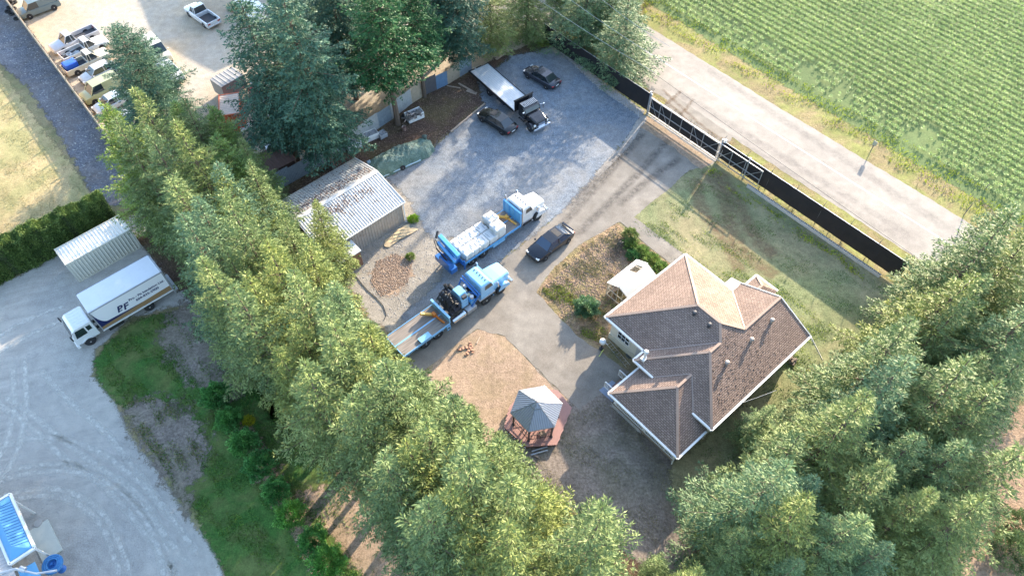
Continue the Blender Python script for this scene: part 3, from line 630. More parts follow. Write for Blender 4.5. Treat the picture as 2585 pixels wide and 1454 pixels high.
for j, (px, py) in enumerate([(1592, 622), (1618, 640), (1643, 660), (1668, 682)]):
    one_shrub('low_hedge_bush', ['topmost', 'second', 'third', 'lowest'][j] + ' yellow-green bush of the low row along the garden path', px, py, 0.75, 0.6, LEAF['lime'], 2600, 30 + j)

# clipped hedge behind the container
def hedge():
    a = np.array(G(-60, 745)); b = np.array(G(310, 570)); d = (b - a); L = np.linalg.norm(d); d = d / L; nn = np.array([-d[1], d[0]])
    ang = math.degrees(math.atan2(d[1], d[0])); t = thing('clipped_hedge', 'long clipped hedge behind the shipping container', 'hedge', (a[0], a[1], 0), ang)
    r = np.random.default_rng(3); W_, H_ = 1.3, 3.7; n = 70000
    P_ = np.zeros((n, 3)); N = np.zeros((n, 3)); k = r.choice(3, n, p=[0.40, 0.42, 0.18]); x = r.uniform(0, L, n)
    wob = 0.14 * np.sin(x * 2.1) + 0.1 * np.sin(x * 5.3 + 1)
    m0 = k == 0; P_[m0] = np.stack([x[m0], np.zeros(m0.sum()) + wob[m0] - 0.0, r.uniform(0.05, H_, m0.sum())], 1); N[m0] = (0, -1, 0.1)
    m1 = k == 1; P_[m1] = np.stack([x[m1], r.uniform(0, W_, m1.sum()), H_ + wob[m1]], 1); N[m1] = (0, 0, 1)
    m2 = k == 2; P_[m2] = np.stack([x[m2], np.full(m2.sum(), W_), r.uniform(0.05, H_, m2.sum())], 1); N[m2] = (0, 1, 0.1)
    P_ += r.normal(0, 0.07, (n, 3)); D = norm(N + r.normal(0, 0.6, (n, 3))); side = norm(np.cross(D, r.normal(0, 1, (n, 3))))
    np_mesh('foliage', kites(P_, D, side, r.uniform(0.09, 0.2, n), r.uniform(0.02, 0.05, n)), 4, m_hleaf, t)
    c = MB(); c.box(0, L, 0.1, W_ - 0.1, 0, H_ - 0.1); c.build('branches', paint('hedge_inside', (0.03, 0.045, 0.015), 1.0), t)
hedge()

# ---- crop rows
def crops():
    r = np.random.default_rng(9); ang = R(-49.4); d = np.array([math.cos(ang), math.sin(ang)]); nn = np.array([-d[1], d[0]])
    o = np.array(rp(0, 0)); B, D, C = [], [], []
    sp = 1.04; ac = 9.4
    while ac < 74:
        al = np.arange(-60, 62, 0.27); al = al + r.uniform(-0.1, 0.1, len(al))
        p = o + np.outer(al, d) + nn * ac
        vx, vy = p[:, 0], p[:, 1]
        keep = (vy < 92) & (vy > 34) & (vx < 80) & (vx > 8) & (vx < 27 + vy * 0.62) 
        thin = np.sin(p[:, 0] * 0.35 + 1) + np.sin(p[:, 1] * 0.3) + np.sin((p[:, 0] + p[:, 1]) * 0.13 + 2)
        keep &= ~((ac < 13) & (r.random(len(p)) < 0.28)) & ~((thin > 1.5) & (r.random(len(p)) < 0.6)) & ~(((p[:, 0] - 44.2) ** 2 + (p[:, 1] - 57.5) ** 2 < 5) & (r.random(len(p)) < .8))
        p = p[keep]; n = len(p)
        if n:
            size = (0.8 + 0.12 * np.sin(p[:, 0] * 0.4) + r.normal(0, 0.12, n)); k = 30
            dirs = norm(r.normal(0, 1, (n, k, 3)) * np.array([1, 1, 0.7]) + np.array([0, 0, 0.6]))
            off = dirs * (r.uniform(0.05, 0.30, (n, k, 1)) * size[:, None, None] * np.array([0.62, 0.62, 1.25])); off[..., 2] = np.abs(off[..., 2])
            base = np.concatenate([p, np.full((n, 1), 0.20)], 1)[:, None, :] + off
            B.append(base.reshape(-1, 3)); D.append(dirs.reshape(-1, 3))
        ac += sp
    B = np.concatenate(B); D = np.concatenate(D); n = len(B)
    D[:, 2] *= 0.8; D = norm(D); side = norm(np.cross(D, np.array([0, 0, 1.0]) + r.normal(0, 0.35, (n, 3))))
    V = kites(B, D, side, r.uniform(0.10, 0.18, n), r.uniform(0.035, 0.065, n))
    m = leaf_mat('crop_leaves', (0.22, 0.33, 0.11), (0.40, 0.50, 0.18), (0.60, 0.68, 0.30), 0.25)
    return tag(np_mesh('crop_rows', V, 4, m), kind='stuff'), n
co, ncrop = crops()
# ---- grass blades and weeds
def in_poly(pts, poly):
    x, y = pts[:, 0], pts[:, 1]; c = np.zeros(len(pts), bool); n = len(poly)
    for i in range(n):
        x0, y0 = poly[i]; x1, y1 = poly[(i + 1) % n]
        c ^= ((y0 > y) != (y1 > y)) & (x < (x1 - x0) * (y - y0) / (y1 - y0 + 1e-9) + x0)
    return c
def grass(name, px, n, mat, h=0.09, wd=0.02, flat=0.8, clump=0.0, z=0.1, seed=1, world=False):
    poly = [p if world else G(*p) for p in px]; xs = [p[0] for p in poly]; ys = [p[1] for p in poly]
    r = np.random.default_rng(seed); q = np.stack([r.uniform(min(xs), max(xs), n), r.uniform(min(ys), max(ys), n)], 1)
    q = q[in_poly(q, poly)]
    if clump:
        f = np.sin(q[:, 0] * 1.3 + np.sin(q[:, 1] * 0.9) * 2) + np.sin(q[:, 1] * 1.7 + q[:, 0] * .6) + 0.6 * np.sin(q[:, 0] * 4.1 + q[:, 1] * 3.3)
        q = q[f + r.normal(0, 0.5, len(q)) > clump]
    n = len(q); B = np.concatenate([q, np.full((n, 1), z)], 1)
    D = norm(np.concatenate([r.normal(0, flat, (n, 2)), np.full((n, 1), 1.0)], 1)); side = norm(np.cross(D, r.normal(0, 1, (n, 3))))
    return tag(np_mesh(name, kites(B, D, side, r.uniform(0.5, 1.5, n) * h, r.uniform(0.6, 1.4, n) * wd), 4, mat), kind='stuff')
m_g1 = leaf_mat('grass_green', (0.04, 0.10, 0.015), (0.09, 0.19, 0.03), (0.2, 0.28, 0.05))
m_g2 = leaf_mat('grass_dry', (0.16, 0.15, 0.06), (0.28, 0.25, 0.11), (0.38, 0.34, 0.18))
m_g3 = leaf_mat('grass_lime', (0.14, 0.21, 0.02), (0.33, 0.40, 0.03), (0.52, 0.56, 0.07))
grass('verge_grass', [rp(-50, 6.0), rp(0, 5.4), rp(60, 5.2), rp(60, 9.5), rp(0, 9.6), rp(-50, 9.9)], 130000, m_g3, 0.28, 0.04, 0.8, -0.5, 0.02, 2, True)
grass('verge_grass', [rp(-50, 4.2), rp(0, 4.1), rp(60, 4.3), rp(60, 8), rp(0, 8), rp(-50, 8)], 50000, m_g2, 0.16, 0.03, 1.0, 0.1, 0.02, 3, True)
grass('verge_grass', [rp(-22, -9), rp(-3, -8.6), rp(30, -8), rp(30, -4.6), rp(8, -5.2), rp(-22, -4.6)], 30000, m_g2, 0.16, 0.03, 1.0, 0.0, 0.02, 4, True)
grass('patch_grass', [(310, 1018), (400, 1000), (530, 1110), (480, 1230), (335, 1090)], 9000, m_g2, 0.09, 0.03, 0.9, 0.3, 0.02, 14)
grass('lawn_grass', [(236, 905), (330, 815), (430, 788), (600, 850), (760, 1080), (870, 1230), (980, 1500), (640, 1600), (520, 1345), (440, 1220), (300, 1020)], 110000, m_g1, 0.11, 0.03, 0.8, 0.2, 0.012, 5)
grass('lawn_grass', [(1600, 560), (1672, 490), (1745, 440), (1800, 420), (2210, 700), (2330, 790), (2040, 930), (1960, 1100), (1830, 1200), (1720, 1200), (1900, 1000)], 90000, m_g1, 0.08, 0.025, 0.9, 0.7, 0.015, 6)
grass('lawn_grass', [(1600, 560), (1700, 520), (2100, 820), (2020, 1000), (1880, 860), (1740, 660)], 30000, m_g3, 0.08, 0.025, 0.9, 0.3, 0.015, 7)
grass('dry_grass', [(-60, 70), (10, 200), (90, 310), (190, 440), (240, 520), (190, 560), (-60, 680)], 60000, m_g2, 0.09, 0.025, 0.9, 0.1, 0.02, 8)
grass('garden_weeds', [(1360, 740), (1395, 690), (1470, 625), (1555, 570), (1650, 650), (1560, 780), (1520, 870), (1465, 845)], 26000, m_g2, 0.13, 0.035, 0.9, 0.35, 0.018, 9)
grass('garden_weeds', [(1360, 740), (1395, 700), (1560, 760), (1520, 870), (1465, 845)], 16000, m_g3, 0.12, 0.03, 0.9, 0.9, 0.018, 10)
grass('dry_grass', [(1230, 1140), (1460, 1040), (1540, 990), (1700, 1180), (1790, 1240), (1640, 1400), (1500, 1330)], 40000, m_g2, 0.07, 0.022, 0.9, 0.6, 0.012, 11)
grass('fence_grass', [(1800, 425), (1900, 500), (2190, 690), (2180, 710), (1880, 510), (1780, 440)], 14000, m_g3, 0.22, 0.035, 0.6, -0.5, 0.012, 12)
def stones(name, px, n, mat, s0=0.04, s1=0.14, z=0.1, seed=1):
    poly = [G(*p) for p in px]; xs = [p[0] for p in poly]; ys = [p[1] for p in poly]
    r = np.random.default_rng(seed); q = np.stack([r.uniform(min(xs), max(xs), n), r.uniform(min(ys), max(ys), n)], 1); q = q[in_poly(q, poly)]; n = len(q)
    s_ = r.uniform(0, 1, n) ** 3 * (s1 - s0) + s0; c = np.concatenate([q, np.full((n, 1), z)], 1)
    o = np.array([[1, 0, 0], [0, 1, 0], [-1, 0, 0], [0, -1, 0]]); a = r.uniform(0, 6.28, n)
    ca, sa = np.cos(a), np.sin(a); ring = [c + s_[:, None] * (np.stack([ca * k[0] - sa * k[1], sa * k[0] + ca * k[1], np.zeros(n)], 1) * r.uniform(0.7, 1.3, (n, 1))) for k in o]
    top = c + np.array([0, 0, 1]) * (s_ * 0.7)[:, None]
    V = np.stack([ring[0], ring[1], top, ring[1], ring[2], top, ring[2], ring[3], top, ring[3], ring[0], top], 1).reshape(-1, 3)
    return tag(np_mesh(name, V, 3, mat), kind='stuff')
m_st = paint('stone', (0.36, 0.35, 0.34), 0.9, dirt=0.7, scale=0.8); m_st2 = paint('clod', (0.30, 0.21, 0.15), 0.95, dirt=0.6, scale=1)
stones('loose_stones', [(1290, 150), (1400, 125), (1620, 295), (1510, 440), (1420, 535), (1180, 740), (1040, 860), (1120, 700), (1180, 440), (1100, 410), (1040, 500), (980, 450), (1222, 262)], 26000, m_st, 0.02, 0.045, 0.03, 1)
stones('loose_stones', [(900, 600), (1025, 500), (1200, 430), (1300, 560), (1140, 700), (1100, 800), (1000, 830), (880, 690)], 9000, m_st, 0.02, 0.07, 0.01, 2)
stones('loose_stones', [(20, 20), (150, 200), (300, 400), (320, 500), (250, 510), (150, 330), (70, 210), (0, 120)], 6000, m_st, 0.03, 0.12, 0.02, 3)
stones('loose_stones', [(0, 730), (200, 640), (340, 700), (230, 900), (330, 1110), (540, 1420), (200, 1454), (0, 1200)], 14000, m_st, 0.02, 0.05, 0.005, 12)
stones('soil_clods', [(1380, 720), (1470, 640), (1550, 580), (1600, 640), (1540, 740), (1500, 790), (1420, 800)], 9000, m_st2, 0.03, 0.11, 0.02, 4)
stones('soil_clods', [(950, 660), (1000, 640), (1040, 665), (1030, 715), (960, 750), (935, 710)], 4000, m_st2, 0.03, 0.08, 0.02, 5)
stones('edge_rocks', [(1398, 118), (1412, 114), (1520, 205), (1628, 282), (1618, 300), (1510, 224)], 7000, m_st, 0.04, 0.13, 0.03, 6)
stones('soil_clods', [(720, 470), (860, 390), (1050, 260), (1200, 190), (1222, 262), (1120, 348), (965, 445), (760, 560)], 9000, m_st2, 0.02, 0.07, 0.02, 7)

# ================================================================== BUILDINGS
def corr(mb, O, U, Vv, Nn, lu, lv, pitch=0.25, amp=0.04, m=0, kind='trap'):
    """ribbed sheet: ribs run along Vv, profile repeats along U"""
    O, U, Vv, Nn = map(Vector, (O, U, Vv, Nn)); U = U.normalized(); Vv = Vv.normalized(); Nn = Nn.normalized()
    prof = []; n = max(1, round(lu / pitch)); p = lu / n
    for i in range(n):
        b = i * p
        if kind == 'trap': prof += [(b, 0), (b + p * 0.55, 0), (b + p * 0.66, amp), (b + p * 0.89, amp)]
        else: prof += [(b, 0), (b + p * 0.25, amp * 0.7), (b + p * 0.5, amp), (b + p * 0.75, amp * 0.7)]
    prof.append((lu, 0)); vs = []
    for a, h in prof: vs.append(O + U * a + Nn * h); vs.append(O + U * a + Nn * h + Vv * lv)
    return mb.add(vs, [(2 * i, 2 * i + 2, 2 * i + 3, 2 * i + 1) for i in range(len(prof) - 1)], m)

def shingle_mat(name, c1, c2, mortar, sx=1.0, sy=1.0, offset=0.5):
    t = NT(name); uv = t.node('ShaderNodeTexCoord').outputs['UV']
    b = t.node('ShaderNodeTexBrick'); t.l(uv, b.inputs['Vector'])
    b.inputs['Color1'].default_value = (*c1, 1); b.inputs['Color2'].default_value = (*c2, 1); b.inputs['Mortar'].default_value = (*mortar, 1)
    b.inputs['Scale'].default_value = 1.0; b.inputs['Mortar Size'].default_value = 0.022; b.inputs['Brick Width'].default_value = 0.30 * sx; b.inputs['Row Height'].default_value = 0.15 * sy
    b.inputs['Mortar Smooth'].default_value = 0.3; b.inputs['Bias'].default_value = 0.0; b.offset = offset
    v = t.obj()
    c = t.mix(1.0, b.outputs['Color'], t.ramp(t.noise(v, 5.0, 5, 0.7), [(0.25, 0.8), (0.75, 1.18)]), 'MULTIPLY')
    c = t.mix(1.0, c, t.ramp(t.noise(v, 0.5, 3), [(0.3, 0.85), (0.7, 1.1)]), 'MULTIPLY')
    t.bump(t.math('ADD', t.math('MULTIPLY', b.outputs['Fac'], -1.0), t.math('MULTIPLY', t.noise(v, 14, 3), 0.5)), 0.8, 0.03)
    return t.out(c, 0.93, 0, 0.2)
m_shing = shingle_mat('asphalt_shingles', (0.25, 0.18, 0.145), (0.34, 0.25, 0.20), (0.12, 0.085, 0.07))
m_ridge = paint('ridge_shingles', (0.36, 0.26, 0.20), 0.9, dirt=0.6, scale=6)
m_white = paint('white_paint', (0.78, 0.78, 0.76), 0.5, dirt=0.3)
m_stucco = paint('cream_wall', (0.62, 0.60, 0.52), 0.85, dirt=0.35, scale=1.2, dark=0.7)
m_glass = glassmat()
m_dgrey = paint('dark_metal', (0.07, 0.07, 0.075), 0.5, 0.3)
m_galv = paint('galvanised', (0.50, 0.51, 0.52), 0.42, 0.6, dirt=0.5)
m_boards = paint('weathered_boards', (0.24, 0.19, 0.15), 0.9, dirt=0.6, scale=2)
m_concrete = paint('concrete', (0.42, 0.40, 0.37), 0.9, dirt=0.5, scale=2)
m_moss = paint('roof_moss', (0.10, 0.07, 0.05), 1.0, dirt=0.5)

def roof_face(mb, pts, m=0):
    P_ = [Vector(p) for p in pts]; n = (P_[1] - P_[0]).cross(P_[2] - P_[0]).normalized()
    if n.z < 0: P_.reverse(); n = -n
    h = Vector((0, 0, 1)).cross(n).normalized(); s = n.cross(h)
    mb.face([tuple(p) for p in P_], m, [(p.dot(h), p.dot(s)) for p in P_])

def house():
    k = 0.478; E_ = 3.1
    t = thing('house', 'house with brown shingled hip roofs, white gutters and a porch', 'house', (0, 0, 0), 41.0)
    rA = 5.50; zB = 4.976; zD = 4.785
    rf = MB(); F = lambda pts: roof_face(rf, pts)
    F([(26.8, 18.97, E_), (36.85, 18.97, E_), (31.83, 13.95, rA)])
    F([(36.85, 18.97, E_), (36.85, 13.8, E_), (33.33, 10.28, zD), (31.83, 11.77, rA), (31.83, 13.95, rA)])
    F([(26.8, 18.97, E_), (31.83, 13.95, rA), (31.83, 11.77, rA), (30.73, 10.67, zB), (26.8, 14.6, E_)])
    F([(36.85, 13.8, E_), (38.0, 13.8, E_), (38.0, 10.28, zD), (33.33, 10.28, zD)])
    F([(25.55, 6.75, E_), (38.0, 6.75, E_), (38.0, 10.28, zD), (33.33, 10.28, zD), (31.83, 11.77, rA), (30.73, 10.67, zB), (29.48, 10.68, zB)])
    F([(25.55, 14.6, E_), (26.8, 14.6, E_), (30.73, 10.67, zB), (29.48, 10.68, zB)])
    F([(25.55, 14.6, E_), (29.48, 10.68, zB), (25.55, 6.75, E_)])
    pe = 2.35; pr = 4.02
    F([(22.3, 14.05, pe), (25.95, 14.05, pe), (25.95, 12.48, E_), (25.55, 12.48, E_), (27.47, 10.55, pr), (25.8, 10.55, pr)])
    F([(22.3, 7.05, pe), (25.95, 7.05, pe), (25.95, 8.62, E_), (25.55, 8.62, E_), (27.47, 10.55, pr), (25.8, 10.55, pr)])
    F([(22.3, 14.05, pe), (25.8, 10.55, pr), (22.3, 7.05, pe)])
    F([(37.9, 13.5, 2.75), (40.0, 13.5, 2.75), (39.1, 12.4, 3.25), (37.9, 12.4, 3.25)])
    F([(37.9, 11.3, 2.75), (40.0, 11.3, 2.75), (39.1, 12.4, 3.25), (37.9, 12.4, 3.25)])
    F([(40.0, 13.5, 2.75), (40.0, 11.3, 2.75), (39.1, 12.4, 3.25)])
    roof = rf.build('roof', m_shing, t)
    rc = MB()
    def cap(a, b): a = Vector(a) + Vector((0, 0, .01)); b = Vector(b) + Vector((0, 0, .01)); rc.beam(a, b, 0.21, 0.05)
    for a, b in (((26.8, 18.97, E_), (31.83, 13.95, rA)), ((36.85, 18.97, E_), (31.83, 13.95, rA)), ((31.83, 13.95, rA), (31.83, 11.77, rA)), ((31.83, 11.77, rA), (33.33, 10.28, zD)),
                 ((31.83, 11.77, rA), (30.73, 10.67, zB)), ((33.33, 10.28, zD), (38.0, 10.28, zD)), ((29.48, 10.68, zB), (30.73, 10.68, zB)), ((25.55, 6.75, E_), (29.48, 10.68, zB)), ((25.55, 14.6, E_), (29.48, 10.68, zB)),
                 ((22.3, 14.05, pe), (25.8, 10.55, pr)), ((22.3, 7.05, pe), (25.8, 10.55, pr)), ((25.8, 10.55, pr), (27.47, 10.55, pr))): cap(a, b)
    rc.build('ridge_cap', m_ridge, roof); rc = MB(); cap((40.0, 13.5, 2.75), (39.1, 12.4, 3.25)); cap((37.9, 12.4, 3.25), (39.1, 12.4, 3.25)); rc.build('ridge_cap', m_ridge, roof)
    # metal valley strips
    vl = MB()
    for a, b in (((36.85, 13.8, E_ + .03), (33.4, 10.36, zD + .02)), ((26.8, 14.6, E_ + .03), (30.7, 10.75, zB)), ((25.6, 12.5, E_ + .03), (27.4, 10.65, pr)), ((25.6, 8.6, E_ + .03), (27.4, 10.45, pr))): vl.beam(a, b, 0.10, 0.03)
    vl.build('valley_flashing', paint('flashing', (0.30, 0.23, 0.19), 0.6), roof)
    for (x, y), dark in (((35.78, 9.4), 0), ((33.1, 9.35), 0), ((30.0, 9.3), 0), ((31.1, 13.7), 1), ((31.1, 12.2), 1)):
        z = (E_ + (y - 6.75) * k) if not dark else E_ + (x - 26.8) * k
        v = MB(); v.cyl((x, y, z - .05), (x, y, z + .30), 0.13, 0.12, 10); v.lathe([(0.0, .44), (.12, .42), (.19, .34), (.19, .29), (.11, .27)], (x, y, z), 10)
        o = v.build('roof_vent', paint('vent_tan', (0.42, 0.36, 0.31), 0.6) if not dark else m_dgrey, roof, True)
    # moss tufts on the slope facing the grove
    r = np.random.default_rng(2); n = 2200; x = r.uniform(25.8, 37.9, n); y = r.uniform(6.8, 11.0, n); w_ = 0.5 + 0.5 * np.sin(x * .8 - 1.0) ; dn = np.exp(-((x - 30.5) / 3.4) ** 2) * 0.9 + 0.12
    ok = (r.random(n) < dn * 0.55) & (x - 25.55 > (y - 6.75) + .2) & ((y < 10.2) | ((x > 30.8) & (x < 33) & (y < 11.0))); x, y = x[ok], y[ok]; n = len(x); z = E_ + (y - 6.75) * k
    c = np.stack([x, y, z], 1); s_ = r.uniform(.03, .06, n)[:, None]; a = r.uniform(0, 6.28, n); rg = [c + s_ * np.stack([np.cos(a + q) * 1.2, np.sin(a + q) * 0.8, np.sin(a + q) * 0.8 * k], 1) for q in (0, 1.57, 3.14, 4.71)]; tp = c + np.array([0, 0, .8]) * s_
    V = np.stack([rg[0], rg[1], tp, rg[1], rg[2], tp, rg[2], rg[3], tp, rg[3], rg[0], tp], 1).reshape(-1, 3)
    tag(np_mesh('moss_tufts', V, 3, m_moss, roof), kind='stuff')
    # gutters and fascia
    g = MB()
    def gut(a, b): g.beam(a, b, 0.16, 0.16)
    e = E_ - 0.06
    for a, b in (((26.74, 18.97, e), (26.74, 14.5, e)), ((26.7, 19.03, e), (36.9, 19.03, e)), ((36.92, 19.03, e), (36.92, 13.8, e)), ((36.9, 13.86, e), (38.05, 13.86, e)), ((25.5, 6.69, e), (38.06, 6.69, e)),
                 ((25.49, 14.65, e), (25.49, 12.55, e)), ((25.49, 8.55, e), (25.49, 6.7, e)), ((25.5, 14.66, e), (26.8, 14.66, e))): gut(a, b)
    ep = pe - 0.06
    for a, b in (((22.24, 14.1, ep), (22.24, 7.0, ep)), ((22.24, 14.11, ep), (25.9, 14.11, ep)), ((22.24, 6.99, ep), (25.5, 6.99, ep)), ((40.05, 13.55, 2.7), (40.05, 11.3, 2.7)), ((38.0, 13.56, 2.7), (40.05, 13.56, 2.7))): gut(a, b)
    g.beam((38.04, 6.75, E_ - .05), (38.04, 10.28, zD - .05), 0.06, 0.2); g.beam((38.04, 13.8, E_ - .05), (38.04, 10.28, zD - .05), 0.06, 0.2)
    g.build('gutter', m_white, t)
    # walls
    wl = MB(); wl.box(27.2, 36.4, 8.0, 18.5, 0, 3.18); wl.box(26.0, 37.6, 7.2, 14.15, 0, 3.14)
    wl.add([(37.6, 7.2, 3.12), (37.6, 13.4, 3.12), (37.6, 10.28, 4.68), (37.5, 7.2, 3.12), (37.5, 13.4, 3.12), (37.5, 10.28, 4.68)], [(0, 1, 2), (5, 4, 3), (0, 3, 4, 1), (1, 4, 5, 2), (2, 5, 3, 0)])
    wl.build('wall', m_stucco, t)
    ft = MB(); ft.box(27.14, 36.46, 7.9, 18.56, 0, 0.75); ft.box(25.94, 37.66, 7.14, 14.2, 0, 0.74); ft.build('foundation', paint('footing_wall', (0.55, 0.52, 0.42), 0.9, dirt=0.5, scale=1.5, dark=0.7), t)
    def window(cx, cy, z0, z1, wd, ax, sgn):
        f = MB(); p = MB()
        if ax == 'x':
            s = sgn; f.box(cx - .02, cx + .05 * 1, cy - wd / 2 - .09, cy + wd / 2 + .09, z0 - .09, z1 + .09)
            x0 = cx + s * .06; p.box(min(x0, x0 + .01), max(x0, x0 + .01), cy - wd / 2, cy + wd / 2, z0, z1)
        else:
            f.box(cx - wd / 2 - .09, cx + wd / 2 + .09, cy - .05, cy + .05, z0 - .09, z1 + .09)
            y0 = cy + sgn * .06; p.box(cx - wd / 2, cx + wd / 2, min(y0, y0 + .01), max(y0, y0 + .01), z0, z1)
        q = p.build('window', m_glass, t)
        fr = f
        if ax == 'x':
            xx = cx + sgn * .075
            for j in (-.5, -.17, .17, .5): fr.beam((xx, cy + wd * j, z0), (xx, cy + wd * j, z1), .035)
            for zz in (z0, (z0 + z1) / 2, z1): fr.beam((xx, cy - wd / 2, zz), (xx, cy + wd / 2, zz), .035)
        fr.build('frame', m_white, q)
    window(27.16, 17.0, 1.3, 2.3, 1.25, 'x', -1)
    window(29.2, 7.16, 1.2, 2.3, 1.5, 'y', -1); window(33.5, 7.16, 1.2, 2.3, 1.5, 'y', -1)
    window(30.5, 18.54, 1.2, 2.3, 1.6, 'y', 1)
    d = MB(); d.box(27.1, 27.14, 14.75, 15.55, 0.1, 2.15); d.build('door', paint('door_grey', (0.42, 0.44, 0.46), 0.5), t)
    # flue beside the porch roof
    c = MB(); c.box(25.85, 26.35, 13.9, 14.3, 2.7, 3.45); c.cyl((26.1, 14.08, 3.4), (26.1, 14.08, 4.3), 0.11, n=12); c.lathe([(0, .34), (.13, .31), (.2, .2), (.2, .1), (.12, 0)], (26.1, 14.08, 4.25), 12)
    c.build('flue_pipe', m_galv if False else m_white, t, True)
    # porch
    pf = MB(); pf.box(22.75, 26.0, 7.4, 13.75, 0.12, 0.5); pf.build('porch_floor', m_boards, t)
    for x, y in ((22.85, 7.5), (22.85, 10.5), (22.85, 13.65), (25.6, 13.65), (24.2, 7.5)):
        b = MB(); b.box(x - .07, x + .07, y - .07, y + .07, 0, 2.4); b.box(x - .1, x + .1, y - .1, y + .1, .5, .62); b.build('porch_post', m_white, t)
    def rail(a, b, z0=0.5, h=0.95, sp=0.14, name='railing'):
        q = MB(); a = Vector(a); b = Vector(b); L = (b - a).length; dz = Vector((0, 0, 1))
        q.beam(a + dz * (z0 + h), b + dz * (z0 + h), .08, .06); q.beam(a + dz * (z0 + .12), b + dz * (z0 + .12), .06, .05); n = int(L / sp)
        for i in range(n + 1):
            p = a.lerp(b, i / max(1, n)); q.beam(p + dz * (z0 + .12), p + dz * (z0 + h), .035 if i not in (0, n) else .09)
        q.build(name, m_white, t)
    rail((22.72, 8.4, 0), (22.72, 10.4, 0)); rail((22.72, 7.5, 0), (22.72, 8.35, 0)); rail((22.72, 10.6, 0), (22.72, 13.5, 0)); rail((23.0, 7.42, 0), (24.1, 7.42, 0))
    rail((23.35, 13.9, 0), (23.35, 15.3, 0), 0.2); rail((25.0, 13.9, 0), (25.0, 15.3, 0), 0.2)
    st = MB()
    for i in range(3): st.box(23.45, 24.9, 13.76 + i * .42, 14.16 + i * .42, 0.08, 0.42 - i * .13)
    st.build('steps', paint('red_brown_boards', (0.25, 0.15, 0.13), 0.8, dirt=0.5), t)
    la = MB()
    for i in range(22): a = 10.6 + i * .14; la.beam((22.66, a, .02), (22.66, a + .35, .48), .02); la.beam((22.63, a + .35, .02), (22.63, a, .48), .02)
    la.build('lattice', m_white, t)
    ds = MB(); ds.tube([(25.3, 7.0, 2.3), (25.4, 7.15, 1.6), (25.9, 7.1, 0.3)], .05); ds.tube([(38.0, 6.6, 3.0), (38.1, 6.3, 2.6), (39.1, 5.1, .15)], .06); ds.tube([(22.35, 7.1, 2.3), (22.7, 7.4, 2.1), (22.6, 7.35, 0.1)], .06)
    ds.build('downspout', m_white, t)
    by = MB(); by.prism([(37.0, 13.9), (38.6, 13.9), (38.6, 14.5), (38.2, 14.9), (37.4, 14.9), (37.0, 14.5)], 0, 2.1); by.add([(37.0, 13.9, 2.5), (38.6, 13.9, 2.5), (38.7, 15.0, 2.1), (36.9, 15.0, 2.1), (37.0, 13.9, 2.1), (38.6, 13.9, 2.1)], [(0, 1, 2, 3), (0, 3, 4), (1, 5, 2), (4, 3, 2, 5)]); by.box(39.0, 39.9, 13.4, 14.1, 0, .5)
    by.build('bay_window', m_white, t)
    for x, y in ((39.85, 13.4), (39.85, 11.4)):
        b = MB(); b.box(x - .06, x + .06, y - .06, y + .06, 0, 2.75); b.build('porch_post', m_white, t)
    return t
house()

